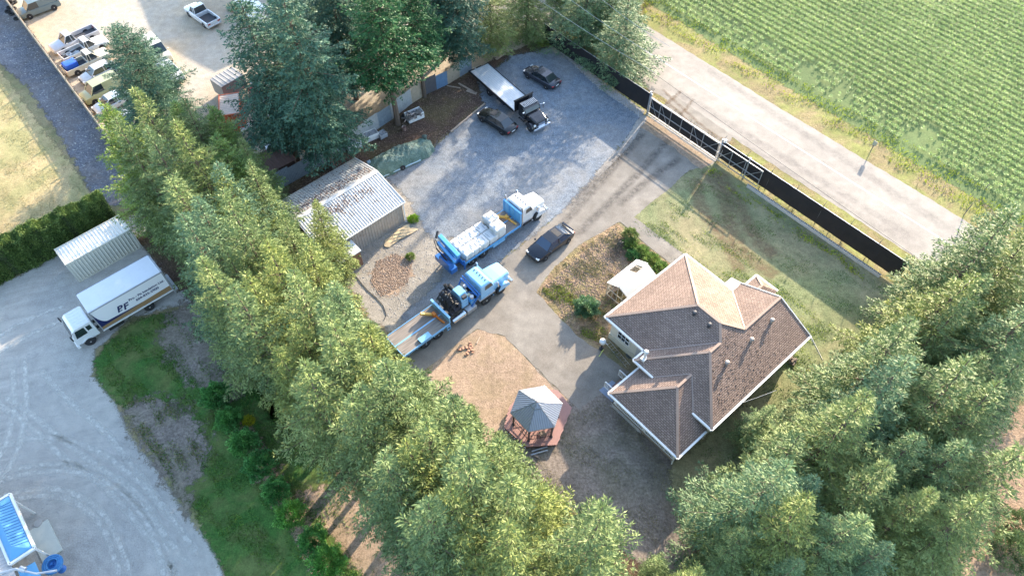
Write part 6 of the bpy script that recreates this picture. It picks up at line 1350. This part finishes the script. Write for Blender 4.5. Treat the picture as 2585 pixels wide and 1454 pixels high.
def tow_truck():
    t = thing('tow_truck', 'black tow truck with a long silver flat bed on the gravel lot', 'tow truck', (1.2, 60.9, 0), -53.5)
    m_b = paint('tow_black', (.02, .02, .024), .25, .3, dirt=.15, coat=.6); tcab(t, .55, 1.75, 3.35, m_b, 1.7, 2.35, 2.1, fend=m_b); frame(t, -7.6, 2.9)
    ca = bpy.data.objects['cab']
    for s_ in (-1, 1): wheel(t, 2.65, s_ * 1.0, .46, .27, s_)
    for x in (-4.9,): axle_wheels(t, x, .46)
    m_al = paint('aluminium_bed', (.56, .60, .63), .4, .4, dirt=.3, scale=2); b = MB(); corr(b, (-8.4, -1.25, 1.22), (0, 1, 0), (1, 0, 0), (0, 0, 1), 2.5, 8.4, .25, .012); b.box(-8.4, 0, -1.26, 1.26, 1.05, 1.21); b.build('bed', m_al, t)
    e = MB(); e.box(-8.45, 0, -1.32, -1.26, 1.0, 1.3); e.box(-8.45, 0, 1.26, 1.32, 1.0, 1.3); e.box(-8.5, -8.4, -1.3, 1.3, 1.0, 1.2); e.build('bed_rail', m_black, t)
    g = MB(); g.box(.02, .14, -1.2, 1.2, 1.1, 2.5); g.cyl((.08, -1.28, 2.5), (.08, 1.28, 2.5), .09, n=8); g.build('headboard', m_b, t)
    r_ = MB()
    for i in range(10): r_.box(.62 , 1.45, -.88 + i * .185, -.80 + i * .185, 2.36, 2.40)
    r_.build('roof_ribs', m_galv, t)
    u = MB(); u.box(-3.4, -2.0, -1.15, -.7, .5, 1.0); u.box(-3.4, -2.0, .7, 1.15, .5, 1.0); u.build('tool_box', m_b, t, bevel=.02)
    w2 = MB(); w2.cyl((-8.2, -.5, .6), (-8.2, .5, .6), .12, n=8); w2.beam((-7.6, 0, .8), (-9.3, 0, .5), .2); w2.beam((-9.3, -.9, .5), (-9.3, .9, .5), .14); w2.build('wheel_lift', m_b, t)
tow_truck()
def text_mesh(name, body, size, mat, parent, mtx, ext=.004, bold=0.0, shear=0.0, sx=1.0):
    cu = bpy.data.curves.new(name, 'FONT'); cu.body = body; cu.size = size; cu.extrude = ext; cu.offset = bold; cu.shear = shear; cu.align_x = 'LEFT'
    o = bpy.data.objects.new(name, cu); COL.objects.link(o); dg = bpy.context.evaluated_depsgraph_get(); dg.update()
    me = bpy.data.meshes.new_from_object(o.evaluated_get(dg)); bpy.data.objects.remove(o, do_unlink=True); bpy.data.curves.remove(cu)
    me.transform(mtx @ Matrix.Diagonal((sx, 1, 1, 1))); me.materials.clear(); me.materials.append(mat); n = bpy.data.objects.new(name, me); COL.objects.link(n); n.parent = parent; return n
def box_truck():
    t = thing('box_truck', 'white cab-over box truck with navy and tan lettering and swoosh on its side', 'truck', (-33.36, 34.95, 0), 222.3)
    frame(t, -3.3, 5.0); m_cabw = paint('cab_white', (.68, .70, .71), .35, .05, dirt=.2, coat=.4)
    m_bx = paint('box_white', (.72, .73, .75), .45, .05, dirt=.15, scale=1.2, dark=.75); m_bxr = paint('box_roof', (.66, .68, .71), .5, 0, dirt=.35, scale=.8, dark=.75)
    b = MB(); b.box(-3.2, 3.2, -1.28, 1.28, 1.05, 3.66); bx = b.build('cargo_box', m_bx, t, bevel=.05, seg=2)
    r_ = MB(); r_.box(-3.15, 3.15, -1.22, 1.22, 3.62, 3.69); r_.build('box_roof', m_bxr, t, bevel=.02)
    tr = MB()
    for s_ in (-1, 1):
        y0, y1 = sorted((s_ * 1.27, s_ * 1.31)); tr.box(-3.2, 3.2, y0, y1, 3.56, 3.66); tr.box(-3.2, 3.2, y0, y1, 1.02, 1.14)
        for x in (-3.2, 3.12): tr.box(x, x + .08, y0, y1, 1.02, 3.66)
    tr.build('box_trim', paint('trim_grey', (.30, .31, .33), .5), t); b2 = MB(); b2.box(-3.2, 3.2, 1.311, 1.33, 1.0, 1.1); b2.build('side_rail', m_white, t)
    # side graphics on the left side (local +y), reading from the cab to the rear
    yy = 1.284; gx = MB(); N = 26
    def xz(u, z): return (3.12 - u * 6.24, yy, z)       # u 0 at the cab end
    m_navy = paint('navy_vinyl', (.012, .02, .09), .4, dirt=.1); m_tanv = paint('tan_vinyl', (.27, .17, .08), .5, dirt=.2)
    low = [(u, 1.16) for u in np.linspace(0, 1, N)]
    def tanup(u): return 1.16 + .32 + (.10 * math.sin(u * 3.0)) + .42 * max(0, u - .35) ** 1.3
    for i in range(N - 1):
        u0, u1 = i / (N - 1), (i + 1) / (N - 1); gx.add([xz(u0, 1.16), xz(u1, 1.16), xz(u1, tanup(u1)), xz(u0, tanup(u0))], [(0, 1, 2, 3)])
    gx.build('tan_stripe', m_tanv, bx)
    nv = MB(); yy = 1.287
    def navup(u): return tanup(u) + max(0.0, .42 * (1 - u / .62)) ** 1.0 * (1 if u < .62 else 0)
    for i in range(40):
        u0, u1 = i / 40 * .62, (i + 1) / 40 * .62
        f = lambda u: (tanup(u) + (3.5 - tanup(u)) * (1 - math.sqrt(max(0, 1 - (1 - u / .11) ** 2))) if u < .11 else 0)
        h = lambda u: max(min(3.5, tanup(u) + .36 * (1 - min(1, u / .62)) + (2.0 * max(0, 1 - math.sqrt(max(0, 1 - (1 - min(1, u / .12)) ** 2))))), tanup(u))
        nv.add([xz(u0, tanup(u0)), xz(u1, tanup(u1)), xz(u1, h(u1)), xz(u0, h(u0))], [(0, 1, 2, 3)])
    nv.build('navy_swoosh', m_navy, bx)
    # text plane: right = -x (towards rear), up = z, facing +y
    M0 = Matrix(((-1, 0, 0, 0), (0, 0, 1, 1.29), (0, 1, 0, 0), (0, 0, 0, 1)))
    def tm(x, z): return Matrix.Translation((x, 0, z)) @ M0
    text_mesh('logo_letter', 'P', .92, m_navy, bx, tm(1.45, 2.0), bold=.03, shear=.3); text_mesh('logo_letter', 'F', .92, m_navy, bx, tm(.93, 1.92), bold=.03, shear=.3); text_mesh('logo_dash', '-', .6, m_navy, bx, tm(1.22, 1.93), bold=.02)
    text_mesh('company_name', 'Pro - Fit Insulation Ltd.', .34, m_navy, bx, tm(.2, 2.52), bold=.008, sx=1.0); text_mesh('phone_number', '604-835-2900', .36, m_navy, bx, tm(-.25, 2.1), bold=.008, sx=1.02)
    # cab
    hw = 1.08
    def rr(x, z1, y=hw, ch=.14, z0=.75): return [Vector((x, y, z0)), Vector((x, y, z1 - ch)), Vector((x, y - ch, z1)), Vector((x, -y + ch, z1)), Vector((x, -y, z1 - ch)), Vector((x, -y, z0))]
    c = MB(); c.loft([rr(3.5, 2.62), rr(3.62, 2.70), rr(4.85, 2.70), rr(5.1, 2.5), rr(5.4, 1.55, 1.05), rr(5.45, .75, 1.05)]); c.build('cab', m_cabw, t, bevel=.03)
    rb = MB()
    for y in (-.7, -.35, 0, .35, .7): rb.box(3.8, 4.8, y, y + .05, 2.70, 2.725)
    rb.build('cab_roof_ribs', m_cabw, t)
    g = MB(); g.add([(5.425, -.9, 1.62), (5.425, .9, 1.62), (5.15, .85, 2.45), (5.15, -.85, 2.45)], [(0, 1, 2, 3)])
    for s_ in (-1, 1): g.add([(4.2, s_ * 1.088, 1.55), (5.15, s_ * 1.088, 1.5), (4.95, s_ * 1.088, 2.35), (4.2, s_ * 1.088, 2.35)], [(0, 1, 2, 3)]); g.add([(3.7, s_ * 1.088, 1.75), (4.08, s_ * 1.088, 1.75), (4.08, s_ * 1.088, 2.3), (3.7, s_ * 1.088, 2.3)], [(0, 1, 2, 3)])
    g.build('cab_window', m_glass, t)
    bp = MB(); bp.box(5.3, 5.55, -1.12, 1.12, .4, .75); bp.build('bumper', m_cabw, t, bevel=.03)
    for s_ in (-1, 1):
        h = MB(); h.box(5.42, 5.47, min(s_ * .6, s_ * .95), max(s_ * .6, s_ * .95), .85, 1.05); h.build('headlight', m_lamp, t)
        m_ = MB(); m_.box(5.35, 5.45, min(s_ * 1.2, s_ * 1.4), max(s_ * 1.2, s_ * 1.4), 1.8, 2.3); m_.beam((5.1, s_ * 1.05, 2.3), (5.4, s_ * 1.3, 2.25), .03); m_.build('mirror', m_black, t)
        wheel(t, 4.5, s_ * .98, .45, .26, s_)
        f = MB(); prof = [(4.5 + .6 * math.cos(math.pi * k / 8), .5 + .55 * math.sin(math.pi * k / 8)) for k in range(9)]; y0, y1 = sorted((s_ * .8, s_ * 1.14)); f.add([(a, yv, b_) for yv in (y0, y1) for a, b_ in prof], [(i, i + 1, i + 10, i + 9) for i in range(8)]); f.build('fender', m_cabw, t, True)
        wheel(t, -.55 - .25, s_ * .92, .45, .45, s_)
    st = MB(); st.box(1.5, 2.8, .85, 1.2, .5, .95); st.build('tool_box', m_black, t)
    rd = MB(); rd.box(-3.26, -3.2, -1.15, 1.15, 1.15, 3.5); rd.build('rear_door', m_bx, t); lf = MB(); lf.box(-3.6, -3.25, -1.1, 1.1, .6, .68); lf.box(-3.3, -3.2, -1.2, -1.1, .4, 1.1); lf.box(-3.3, -3.2, 1.1, 1.2, .4, 1.1); lf.build('tail_lift', m_galv, t)
box_truck()

# ================================================================== SMALL THINGS
def gthing(name, label, cat, px, py, rz=0, z=0.0, group=None): x, y = G(px, py, z); return thing(name, label, cat, (x, y, z), rz, group)
def tarp_boat():
    a = Vector(G(950, 408, .9)); t = thing('covered_boat', 'long boat on a trailer under a wrinkled dark green tarpaulin', 'boat', (*G(1014, 395, .6), 0), 34)
    bm = bmesh.new(); N, Mq = 44, 18; L = 7.0; vs = []
    rr = random.Random(8)
    for i in range(N + 1):
        u = i / N; x = -L / 2 + L * u; w_ = 1.28 * (1 - max(0, (u - .72) / .30) ** 2 * .45) * (1 - max(0, (.06 - u) / .06) * .25); hgt = 1.15 + .45 * math.sin(min(1, u / .8) * math.pi * .9) - .5 * max(0, (u - .88) / .12)
        row = []
        for j in range(Mq + 1):
            v = j / Mq * 2 - 1; yy = w_ * math.copysign(abs(v) ** .8, v); z = hgt * (1 - abs(v) ** 2.6) ** .5 if abs(v) < 1 else 0
            z += .12 * math.sin(x * 2.1 + yy * 2.2) * (1 - abs(v)) + .13 * abs(math.sin(x * 3.2 - yy * 3.4 + 2 * math.sin(x))) * (1 - .5 * abs(v)) - .09 * abs(math.sin(x * 2.3 + yy * 4 + 1)) + .03 * math.sin(x * 11 + yy * 7); yy += .05 * math.sin(x * 4.3 + j)
            row.append(bm.verts.new((x, yy, max(.08, z))))
        vs.append(row)
    for i in range(N):
        for j in range(Mq): bm.faces.new((vs[i][j], vs[i + 1][j], vs[i + 1][j + 1], vs[i][j + 1]))
    me = bpy.data.meshes.new('tarpaulin'); bm.to_mesh(me); bm.free(); me.polygons.foreach_set('use_smooth', [True] * len(me.polygons))
    m_ = NT('green_tarpaulin'); f = m_.noise(m_.obj(), 2.5, 6, .7, .8); m_.bump(f, 1.0, .3); me.materials.append(m_.out(m_.ramp(f, [(.3, (.06, .12, .095)), (.55, (.12, .20, .165)), (.75, (.27, .37, .32))]), .5)); o = bpy.data.objects.new('tarpaulin', me); COL.objects.link(o); o.parent = t
    b = MB(); b.box(-3.75, -3.45, -.6, .5, .3, 1.1); b.box(-3.7, -3.3, .3, .55, .5, 1.5); b.build('outboard_motor', paint('blue_grey_motor', (.16, .26, .34), .4), t, bevel=.06)
    b = MB(); b.lathe([(.05, 0), (.25, .1), (.2, .3), (.3, .45), (.1, .55)], (3.1, .5, 1.0), 10); b.build('tied_end', paint('dark_tarp', (.05, .08, .07), .8), t)
    b = MB(); b.beam((-3.6, -1.15, .25), (1.5, -1.25, .3), .16, .1); b.beam((-3.6, -1.15, .3), (-3.6, .8, .3), .12); b.build('trailer_frame', paint('pale_blue_trailer', (.45, .58, .66), .5), t)
    for s_ in (-1, 1): wheel(t, -.6, s_ * 1.25, .3, .2, s_)
tarp_boat()
def tote(label, px, py, rz, l, w_, h, seed, mat=None):
    t = gthing('storage_bin', label, 'bin', px, py, rz); b = MB(); th = .05
    b.box(-l / 2, l / 2, -w_ / 2, w_ / 2, .1, .16); 
    for y in (-w_ / 2, w_ / 2 - th): b.box(-l / 2, l / 2, y, y + th, .1, h)
    for x in (-l / 2, l / 2 - th): b.box(x, x + th, -w_ / 2, w_ / 2, .1, h)
    b.build('tub', mat or m_white, t, bevel=.015); f = MB()
    for x in (-l / 2 + .1, l / 2 - .2): f.box(x, x + .1, -w_ / 2, w_ / 2, 0, .1)
    f.build('foot', m_black, t)
    c = MB(); r = random.Random(seed)
    c.box(-l / 2 + .06, l / 2 - .06, -w_ / 2 + .06, w_ / 2 - .06, .2, h - .12)
    for _ in range(8):
        x, y = r.uniform(-l * .35, l * .35), r.uniform(-w_ * .3, w_ * .3); c.box(x - .1, x + .1, y - .07, y + .07, h - .12, h + r.uniform(-.06, .12))
    c.build('contents', paint('bin_scrap', (.40, .41, .43), .7, dirt=.9, scale=4, dark=.25), t)
tote('white plastic bin against the corrugated fence, nearest the metal shed', 893, 372, 34, 1.6, 1.05, .85, 1)
tote('white plastic bin against the corrugated fence, second from the metal shed', 938, 350, 34, 1.5, .95, .8, 2)
tote('small grey crate beside the white plastic bins', 966, 346, 40, .9, .8, .6, 3, paint('grey_crate', (.35, .37, .39), .7))
tote('white bin piled with engine parts beside the bright green tree', 1047, 300, 34, 1.9, 1.1, .9, 4)
def scrap():
    t = gthing('engine_pile', 'heap of rusty pipes and engine parts on the white bin', 'scrap', 1044, 297, 34, .75); b = MB(); r = random.Random(5)
    for i in range(22):
        p = Vector((r.uniform(-.9, .9), r.uniform(-.5, .5), r.uniform(.05, .4))); d = Vector((r.gauss(0, 1), r.gauss(0, .5), r.gauss(0, .15))).normalized() * r.uniform(.2, .7); b.cyl(p, p + d, r.uniform(.03, .1), n=7)
    for i in range(8): x, y = r.uniform(-.9, .7), r.uniform(-.5, .3); b.box(x, x + .3, y, y + .25, .05, r.uniform(.15, .45))
    b.build('parts', paint('greasy_steel', (.25, .23, .22), .5, .5, dirt=.8, scale=5), t)
    for k, (px, py) in enumerate(((1019, 299), (1025, 307))): 
        q = gthing('small_wheel', ['upper', 'lower'][k] + ' of the two small wheels leaning by the engine parts', 'wheel', px, py, 60); wheel(q, 0, 0, .28, .2, 1)
    q = gthing('bucket', 'rusty bucket standing on the mulch near the tarpaulin', 'bucket', 1021, 330, 0); b = MB(); b.lathe([(.0, .02), (.2, .02), (.26, .5), (.23, .5), (.18, .06), (0, .06)], n=14); b.build('pail', paint('rusty_pail', (.32, .2, .16), .7, dirt=.7), q, True)
    b = MB(); b.tube([(-.25, 0, .48), (-.1, .2, .55), (.1, .2, .55), (.25, 0, .48)], .012, 5); b.build('handle', m_galv, q)
scrap()
def plank(label, p0, p1, w_=.2, h=.08, mat=None, z=.02, name='plank'):
    a = Vector(G(*p0)); b_ = Vector(G(*p1)); d = b_ - a; t = thing(name, label, 'timber' if name != 'pipe' else 'pipe', (a.x, a.y, z), math.degrees(math.atan2(d.y, d.x)))
    b = MB(); n = 6; L = d.length; b.box(0, L, -w_ / 2, w_ / 2, 0, h); b.build('board' if name != 'pipe' else 'tube', mat or paint('old_timber', (.42, .32, .24), .9, dirt=.5), t, bevel=.01)
plank('long timber edging between the mulch and the gravel lot', (1138, 335), (1224, 264), .14, .16, name='edging_timber'); plank('thin plank on the mulch, upper one', (1158, 212), (1200, 236)); plank('thin plank on the mulch, left one', (1128, 218), (1162, 224), .1); plank('short wide board beside the thin planks', (1178, 230), (1203, 238), .35)
plank('weathered beam at the upper end of the tow truck bed', (1252, 152), (1275, 136), .3)
plank('upper of the two pale pipes below the gazebo deck', (1342, 1141), (1382, 1129), .1, .1, m_galv, .1, 'pipe'); plank('lower of the two pale pipes below the gazebo deck', (1340, 1150), (1382, 1138), .1, .1, m_galv, .1, 'pipe'); plank('dark board leaning off the gazebo deck corner', (1344, 1146), (1362, 1158), .14, .06, m_boards, .1)
plank('long narrow board half under the small conifer by the deck', (1336, 1152), (1356, 1176), .12, .06, m_boards, .1)
plank('pale plank standing on the tan soil near the driveway', (1203, 868), (1212, 850), .1, .06)
def orange_scrap():
    for k, (px, py, a) in enumerate(((1170, 880, 20), (1184, 886, 65), (1190, 878, 110))):
        t = gthing('tarp_scrap', ['left', 'lower', 'right'][k] + ' crumpled orange strip on the tan soil below the light blue truck', 'scrap', px, py, a); b = MB(); n = 8; vs = []
        for i in range(n): u = i / (n - 1) * 1.1 - .55; vs += [(u, -.12 + .05 * math.sin(i * 2), .04 + .1 * abs(math.sin(i * 1.7))), (u, .12 + .06 * math.cos(i * 3), .03 + .12 * abs(math.cos(i * 1.3)))]
        b.add(vs, [(2 * i, 2 * i + 2, 2 * i + 3, 2 * i + 1) for i in range(n - 1)]); b.add([(x, y, z - .02) for x, y, z in vs], [(2 * i + 1, 2 * i + 3, 2 * i + 2, 2 * i) for i in range(n - 1)]); b.build('fabric', paint('orange_fabric', (.36, .19, .12), .85), t)
orange_scrap()
def cord(name, label, cat, pts, r=.03, mat=None, z=.05):
    P_ = [G(*p) for p in pts]; t = thing(name, label, cat, (P_[0][0], P_[0][1], 0)); b = MB(); q = []
    for i in range(len(P_) - 1):
        for k in range(4): u = k / 4; q.append((P_[i][0] * (1 - u) + P_[i + 1][0] * u - P_[0][0], P_[i][1] * (1 - u) + P_[i + 1][1] * u - P_[0][1], z))
    b.tube(q, r, 5); b.build('line', mat or m_black, t)
cord('garden_hose', 'black hose curving across the ground below the brown lean-to', 'hose', [(893, 690), (915, 718), (930, 735), (950, 752), (968, 772), (976, 795), (968, 812)], .035)
def tan_tarp():
    a = G(1008, 596); t = thing('crumpled_tarp', 'crumpled tan tarpaulin against the wall of the metal shed', 'tarpaulin', (*a, 0), 43); b = MB(); nx, ny = 22, 10; vs = []
    for j in range(ny + 1):
        for i in range(nx + 1):
            u, v = i / nx * 2 - 1, j / ny * 2 - 1; r_ = 1 - .15 * math.sin(3 * math.atan2(v, u) + 1); vs.append((u * 1.6 * r_, v * .55 * r_, .05 + .16 * abs(math.sin(u * 6 + v * 4)) * (1 - u * u) + .08 * abs(math.sin(v * 9 - u * 3)) * (1 - v * v)))
    b.add(vs, [(j * (nx + 1) + i, j * (nx + 1) + i + 1, (j + 1) * (nx + 1) + i + 1, (j + 1) * (nx + 1) + i) for j in range(ny) for i in range(nx)]); b.build('sheet', paint('tan_tarp', (.55, .42, .25), .7, dirt=.5, scale=3), t, True)
tan_tarp()
def ladder():
    a = Vector(G(1534, 864, .15)); b_ = Vector(G(1586, 925, .15)); d = b_ - a; t = thing('ladder', 'aluminium ladder lying on the grass along the house wall', 'ladder', (a.x, a.y, .12), math.degrees(math.atan2(d.y, d.x))); L = d.length
    for y in (-.2, .2): b = MB(); b.box(0, L, y - .02, y + .02, 0, .07); b.build('side_rail', m_chrome, t)
    for i in range(int(L / .3)): b = MB(); b.box(.15 + i * .3, .18 + i * .3, -.19, .19, .02, .05); b.build('rung', m_chrome, t)
ladder()
def globe():
    t = gthing('globe_lamp', 'white globe lamp on a dark stand at the corner of the driveway', 'lamp', 1518, 880); b = MB(); b.lathe([(.2, 0), (.2, .1), (.06, .15), (.05, .9)], n=14); b.build('stand', m_black, t, True)
    b = MB(); b.lathe([(.06, .85), (.22, .93), (.29, 1.1), (.26, 1.28), (.14, 1.4), (0.001, 1.43)], n=18); b.build('globe', m_white, t, True)
    cord('rod', 'thin yellow-green rod on the driveway edge by the globe lamp', 'rod', [(1512, 902), (1519, 890), (1525, 882)], .035, paint('lime_plastic', (.6, .65, .15), .5), .14)
globe()
def coil(name, label, px, py, r, col, z=0.0, n=4, rr=.04, cat='hose'):
    t = gthing(name, label, cat, px, py, 0, z); b = MB()
    for k in range(n): b.tube([(math.cos(i / 20 * 6.284) * (r - k * rr * 1.6), math.sin(i / 20 * 6.284) * (r - k * rr * 1.6), .05 + (k % 2) * .05) for i in range(21)], rr, 5)
    b.build('hose', paint(name + '_colour', col, .5), t, True)
coil('hose_coil', 'coiled dark garden hose by the house wall near the ladder', 1590, 897, .3, (.08, .09, .09))
t = gthing('hose_reel', 'bright blue coiled hose on a reel at the lower left corner', 'hose reel', 157, 1436, 0, .0); b = MB()
for k in range(6): b.tube([(math.cos(i / 20 * 6.284) * (.62 - (k % 3) * .12), math.sin(i / 20 * 6.284) * (.62 - (k % 3) * .12), 1.2 + (k // 3) * .14 + .03 * math.sin(i)) for i in range(21)], .065, 6)
b.build('hose', paint('hose_blue', (.06, .24, .52), .5), t, True); b = MB(); b.lathe([(.3, 0), (.25, .05), (.06, .1), (.06, 1.1), (.55, 1.12), (.55, 1.16), (.1, 1.2), (.1, 1.45), (0.001, 1.45)], n=14); b.build('stand', m_tblue2, t, True)
t = gthing('concrete_slab', 'pale rectangular slab beside the blue canopy', 'slab', 116, 1365, -48.5); b = MB(); b.box(-1.45, 1.45, -.7, .7, 0, .12); b.build('slab_body', paint('slab_pale', (.56, .57, .50), .8, dirt=.3, scale=1), t, bevel=.02)
t = gthing('well_cover', 'small round grey cover beside the pale slab', 'cover', 98, 1322); b = MB(); b.lathe([(.3, 0), (.3, .12), (.26, .16), (0.001, .16)], n=18); b.build('lid', m_concrete, t, True)
# tyres in the corner of the junk yard
TY = 'old tyres heaped in the upper left corner'
for k, (px, py, z) in enumerate(((30, 12, 0), (24, 22, 0), (36, 24, 0), (28, 8, .25), (30, 38, 0), (42, 50, 0), (20, 32, 0), (38, 8, 0))):
    x, y = G(px, py); q = thing('old_tyre', 'bare old tyre in the heap beside the grey-green minivan', 'tyre', (x, y, z), 0, TY); b = MB(); b.lathe([(.2, .02), (.3, 0), (.35, .06), (.35, .16), (.3, .22), (.2, .2), (.2, .02)], n=16); b.build('casing', m_tyre, q, True)
# shallow trailers and roofs in the sandy yard
def trailer(label, p, ang, L, W_, H_, mat, nm='box_trailer'):
    t = gthing(nm, label, 'trailer', *p, ang); b = MB(); b.box(0, L, 0, W_, .5, H_); b.build('body', mat, t, bevel=.03); r_ = MB(); corr(r_, (0.02, .02, H_ + .01), (1, 0, 0), (0, 1, 0), (0, 0, 1), L - .04, W_ - .04, .5, .03); r_.build('roof', mat, t)
    for y in (.05, W_ - .05): wheel(t, L * .45, y, .35, .2, -1 if y < 1 else 1)
trailer('flat grey roofed trailer above the rusty orange container', (575, 262), 104 - 55, 3.0, 2.2, 2.2, paint('dull_grey_roof', (.30, .29, .28), .7, dirt=.4))
trailer('white ribbed trailer roof at the top edge, next to the pallets', (688, 66), 131, 6.5, 1.7, 2.4, m_white)
t = gthing('pallet_stack', 'stack of wooden pallets beside the white trailer at the top edge', 'pallets', 590, 25, 41); 
for z in (0, .15, .3, .45, .6):
    b = MB()
    for i in range(7): b.box(-.6, .6, -.5 + i * .155, -.39 + i * .155, z + .1, z + .125)
    for y in (-.5, -.05, .42): b.box(-.6, .6, y, y + .08, z, z + .1)
    b.build('pallet', paint('pallet_wood', (.42, .3, .2), .9), t)
def loader():
    t = gthing('red_machine', 'small red machine with a grey hopper behind the dark fir', 'machine', 655, 240, 215); b = MB(); b.box(-.9, .9, -.5, .5, .45, 1.1); b.box(-.2, .6, -.45, .45, 1.1, 1.5); b.build('body', paint('machine_red', (.5, .04, .05), .5, dirt=.4), t, bevel=.05)
    b = MB(); b.loft([[Vector((x * s_, y * s_, z)) for x, y in ((-.5, -.4), (.5, -.4), (.5, .4), (-.5, .4))] for s_, z in ((.6, 1.5), (1, 1.9))]); b.build('hopper', m_galv, t)
    b = MB(); b.beam((.8, -.5, .8), (2.2, -.5, .3), .1); b.beam((.8, .5, .8), (2.2, .5, .3), .1); b.beam((2.2, -.7, .3), (2.2, .7, .3), .2); b.build('lift_arm', paint('machine_red', (0, 0, 0)), t)
    for x in (-.6, .6):
        for s_ in (-1, 1): wheel(t, x, s_ * .6, .35, .2, s_)
loader()
plank('white bench board beside the rusty orange container', (612, 335), (636, 320), .5, .45, m_white)
# blue loads in the cream pickup, scrap in the white one
x, y = at(G(217, 152, .8), 46, -1.75, .25); t = thing('blue_bundle', 'bright blue tarp bundle in the bed of the cream pickup', 'tarpaulin', (x, y, .62), 46); me = bag_mesh(1.5, 1.1, .65, 5); me.name = 'wrapping'; me.materials.append(paint('bright_blue_tarp', (.03, .12, .55), .5)); o = bpy.data.objects.new('wrapping', me); COL.objects.link(o); o.parent = t
x, y = at(G(210, 120, .8), 46, -1.6, 0); t = thing('scrap_load', 'grey scrap and a wheel in the bed of the white pickup', 'scrap', (x, y, .58), 46); b = MB(); b.lathe([(.15, .1), (.3, 0), (.32, .2), (.2, .25), (.15, .1)], (-.2, 0, 0), 12); b.box(.2, .9, -.4, -.1, 0, .2); b.beam((-.8, .4, .1), (.9, .3, .3), .08); b.beam((-.6, -.5, .1), (.7, -.3, .4), .07); b.build('parts', m_galv, t)
# posts by the road, wires overhead
def sign(label, px, py, h, tag_=True):
    t = gthing('marker_post', label, 'post', px, py, -50); b = MB(); b.box(-.04, .04, -.04, .04, 0, h); b.build('post', m_boards, t)
    if tag_: b = MB(); b.box(-.22, .22, -.06, -.045, h - .5, h + .05); b.build('sign_plate', paint('sign_back', (.4, .42, .36), .5, .3), t)
sign('slim roadside sign seen from behind in the weeds, left of the two along the road', 2198, 382, 1.35); sign('thin bare post in the roadside weeds near the grove', 2433, 543, 1.7, False)
sign('white stake in the crop rows near the road', 2486, 480, .8, False)
def wire(label, p0, p1, z0, z1, sag=.25, r=.014, grp=None, mat=None):
    a = Vector((*G(*p0, z0), z0)); b_ = Vector((*G(*p1, z1), z1)); d = (b_ - a); a = a - d * .25 if grp else a; b2 = b_ + d * .25 if grp else b_
    t = thing('overhead_wire', label, 'wire', a, 0, grp); q = [a.lerp(b2, i / 24) - a - Vector((0, 0, sag * math.sin(math.pi * i / 24))) for i in range(25)]; b = MB(); b.tube(q, r, 4); b.build('cable', mat or m_black, t)
WG = 'overhead wires running along the road'; m_wl = paint('pale_wire', (.45, .45, .44), .5)
wire('overhead wire crossing the conifer by the gate and running down the verge', (1508, 80), (2358, 676), 7, 7, .3, .016, WG)
wire('pale overhead wire passing over the conifers at the top edge, left one', (1360, 0), (1655, 185), 8, 8, .2, .018, None, m_wl); wire('pale overhead wire over the conifers at the top edge, middle one', (1440, 0), (1690, 165), 8.4, 8.4, .2, .018, None, m_wl); wire('pale overhead wire over the conifers at the top edge, right one', (1520, 0), (1690, 118), 8.8, 8.8, .2, .018, None, m_wl)
wire('thin service cable from the house eave into the grove', (1855, 1022), (1960, 985), 3.0, 4.0, .1, .02, None, m_wl)
wire('pale cable crossing the grove near the right edge', (2500, 890), (2620, 945), 6, 6, .1, .02, None, m_wl)
# driveway corner posts and kerb stones
for k, (px, py) in enumerate(((1405, 775), (1630, 545))): pass
t = gthing('firewood_stack', 'small pile of firewood by the right end of the house', 'firewood', 1998, 915, 41); b = MB(); r = random.Random(3)
for i in range(14): b.cyl((r.uniform(-.4, .1), r.uniform(-.3, .3), .08 + .1 * (i // 5)), (r.uniform(.2, .5), r.uniform(-.3, .3), .08 + .1 * (i // 5)), .07, n=7)
b.build('logs', m_boards, t)
def brush_arch():
    t = gthing('garden_arch', 'dark bent hoop among the garden rubble near the path', 'hoop', 1567, 625, 40); b = MB(); b.tube([(math.cos(a) * .5, 0, .1 + math.sin(a) * .6) for a in np.linspace(0, math.pi, 12)], .04, 5); b.tube([(math.cos(a) * .45, .25, .1 + math.sin(a) * .5) for a in np.linspace(0, math.pi, 12)], .04, 5); b.build('hoop', m_black, t)
    for k, (px, py, lab) in enumerate(((1580, 610, 'upper'), (1560, 640, 'lower'))):
        q = gthing('brush_pile', lab + ' heap of dry brush in the garden plot', 'brush', px, py, 0); b = MB(); r = random.Random(k)
        for i in range(90): p = Vector((r.gauss(0, .5), r.gauss(0, .45), r.uniform(.1, .4))); d = Vector((r.gauss(0, 1), r.gauss(0, 1), r.gauss(0, .4))).normalized() * r.uniform(.2, .6); b.cyl(p, p + d, .018, n=4, cap=False)
        b.build('twigs', m_bark, q)
brush_arch()
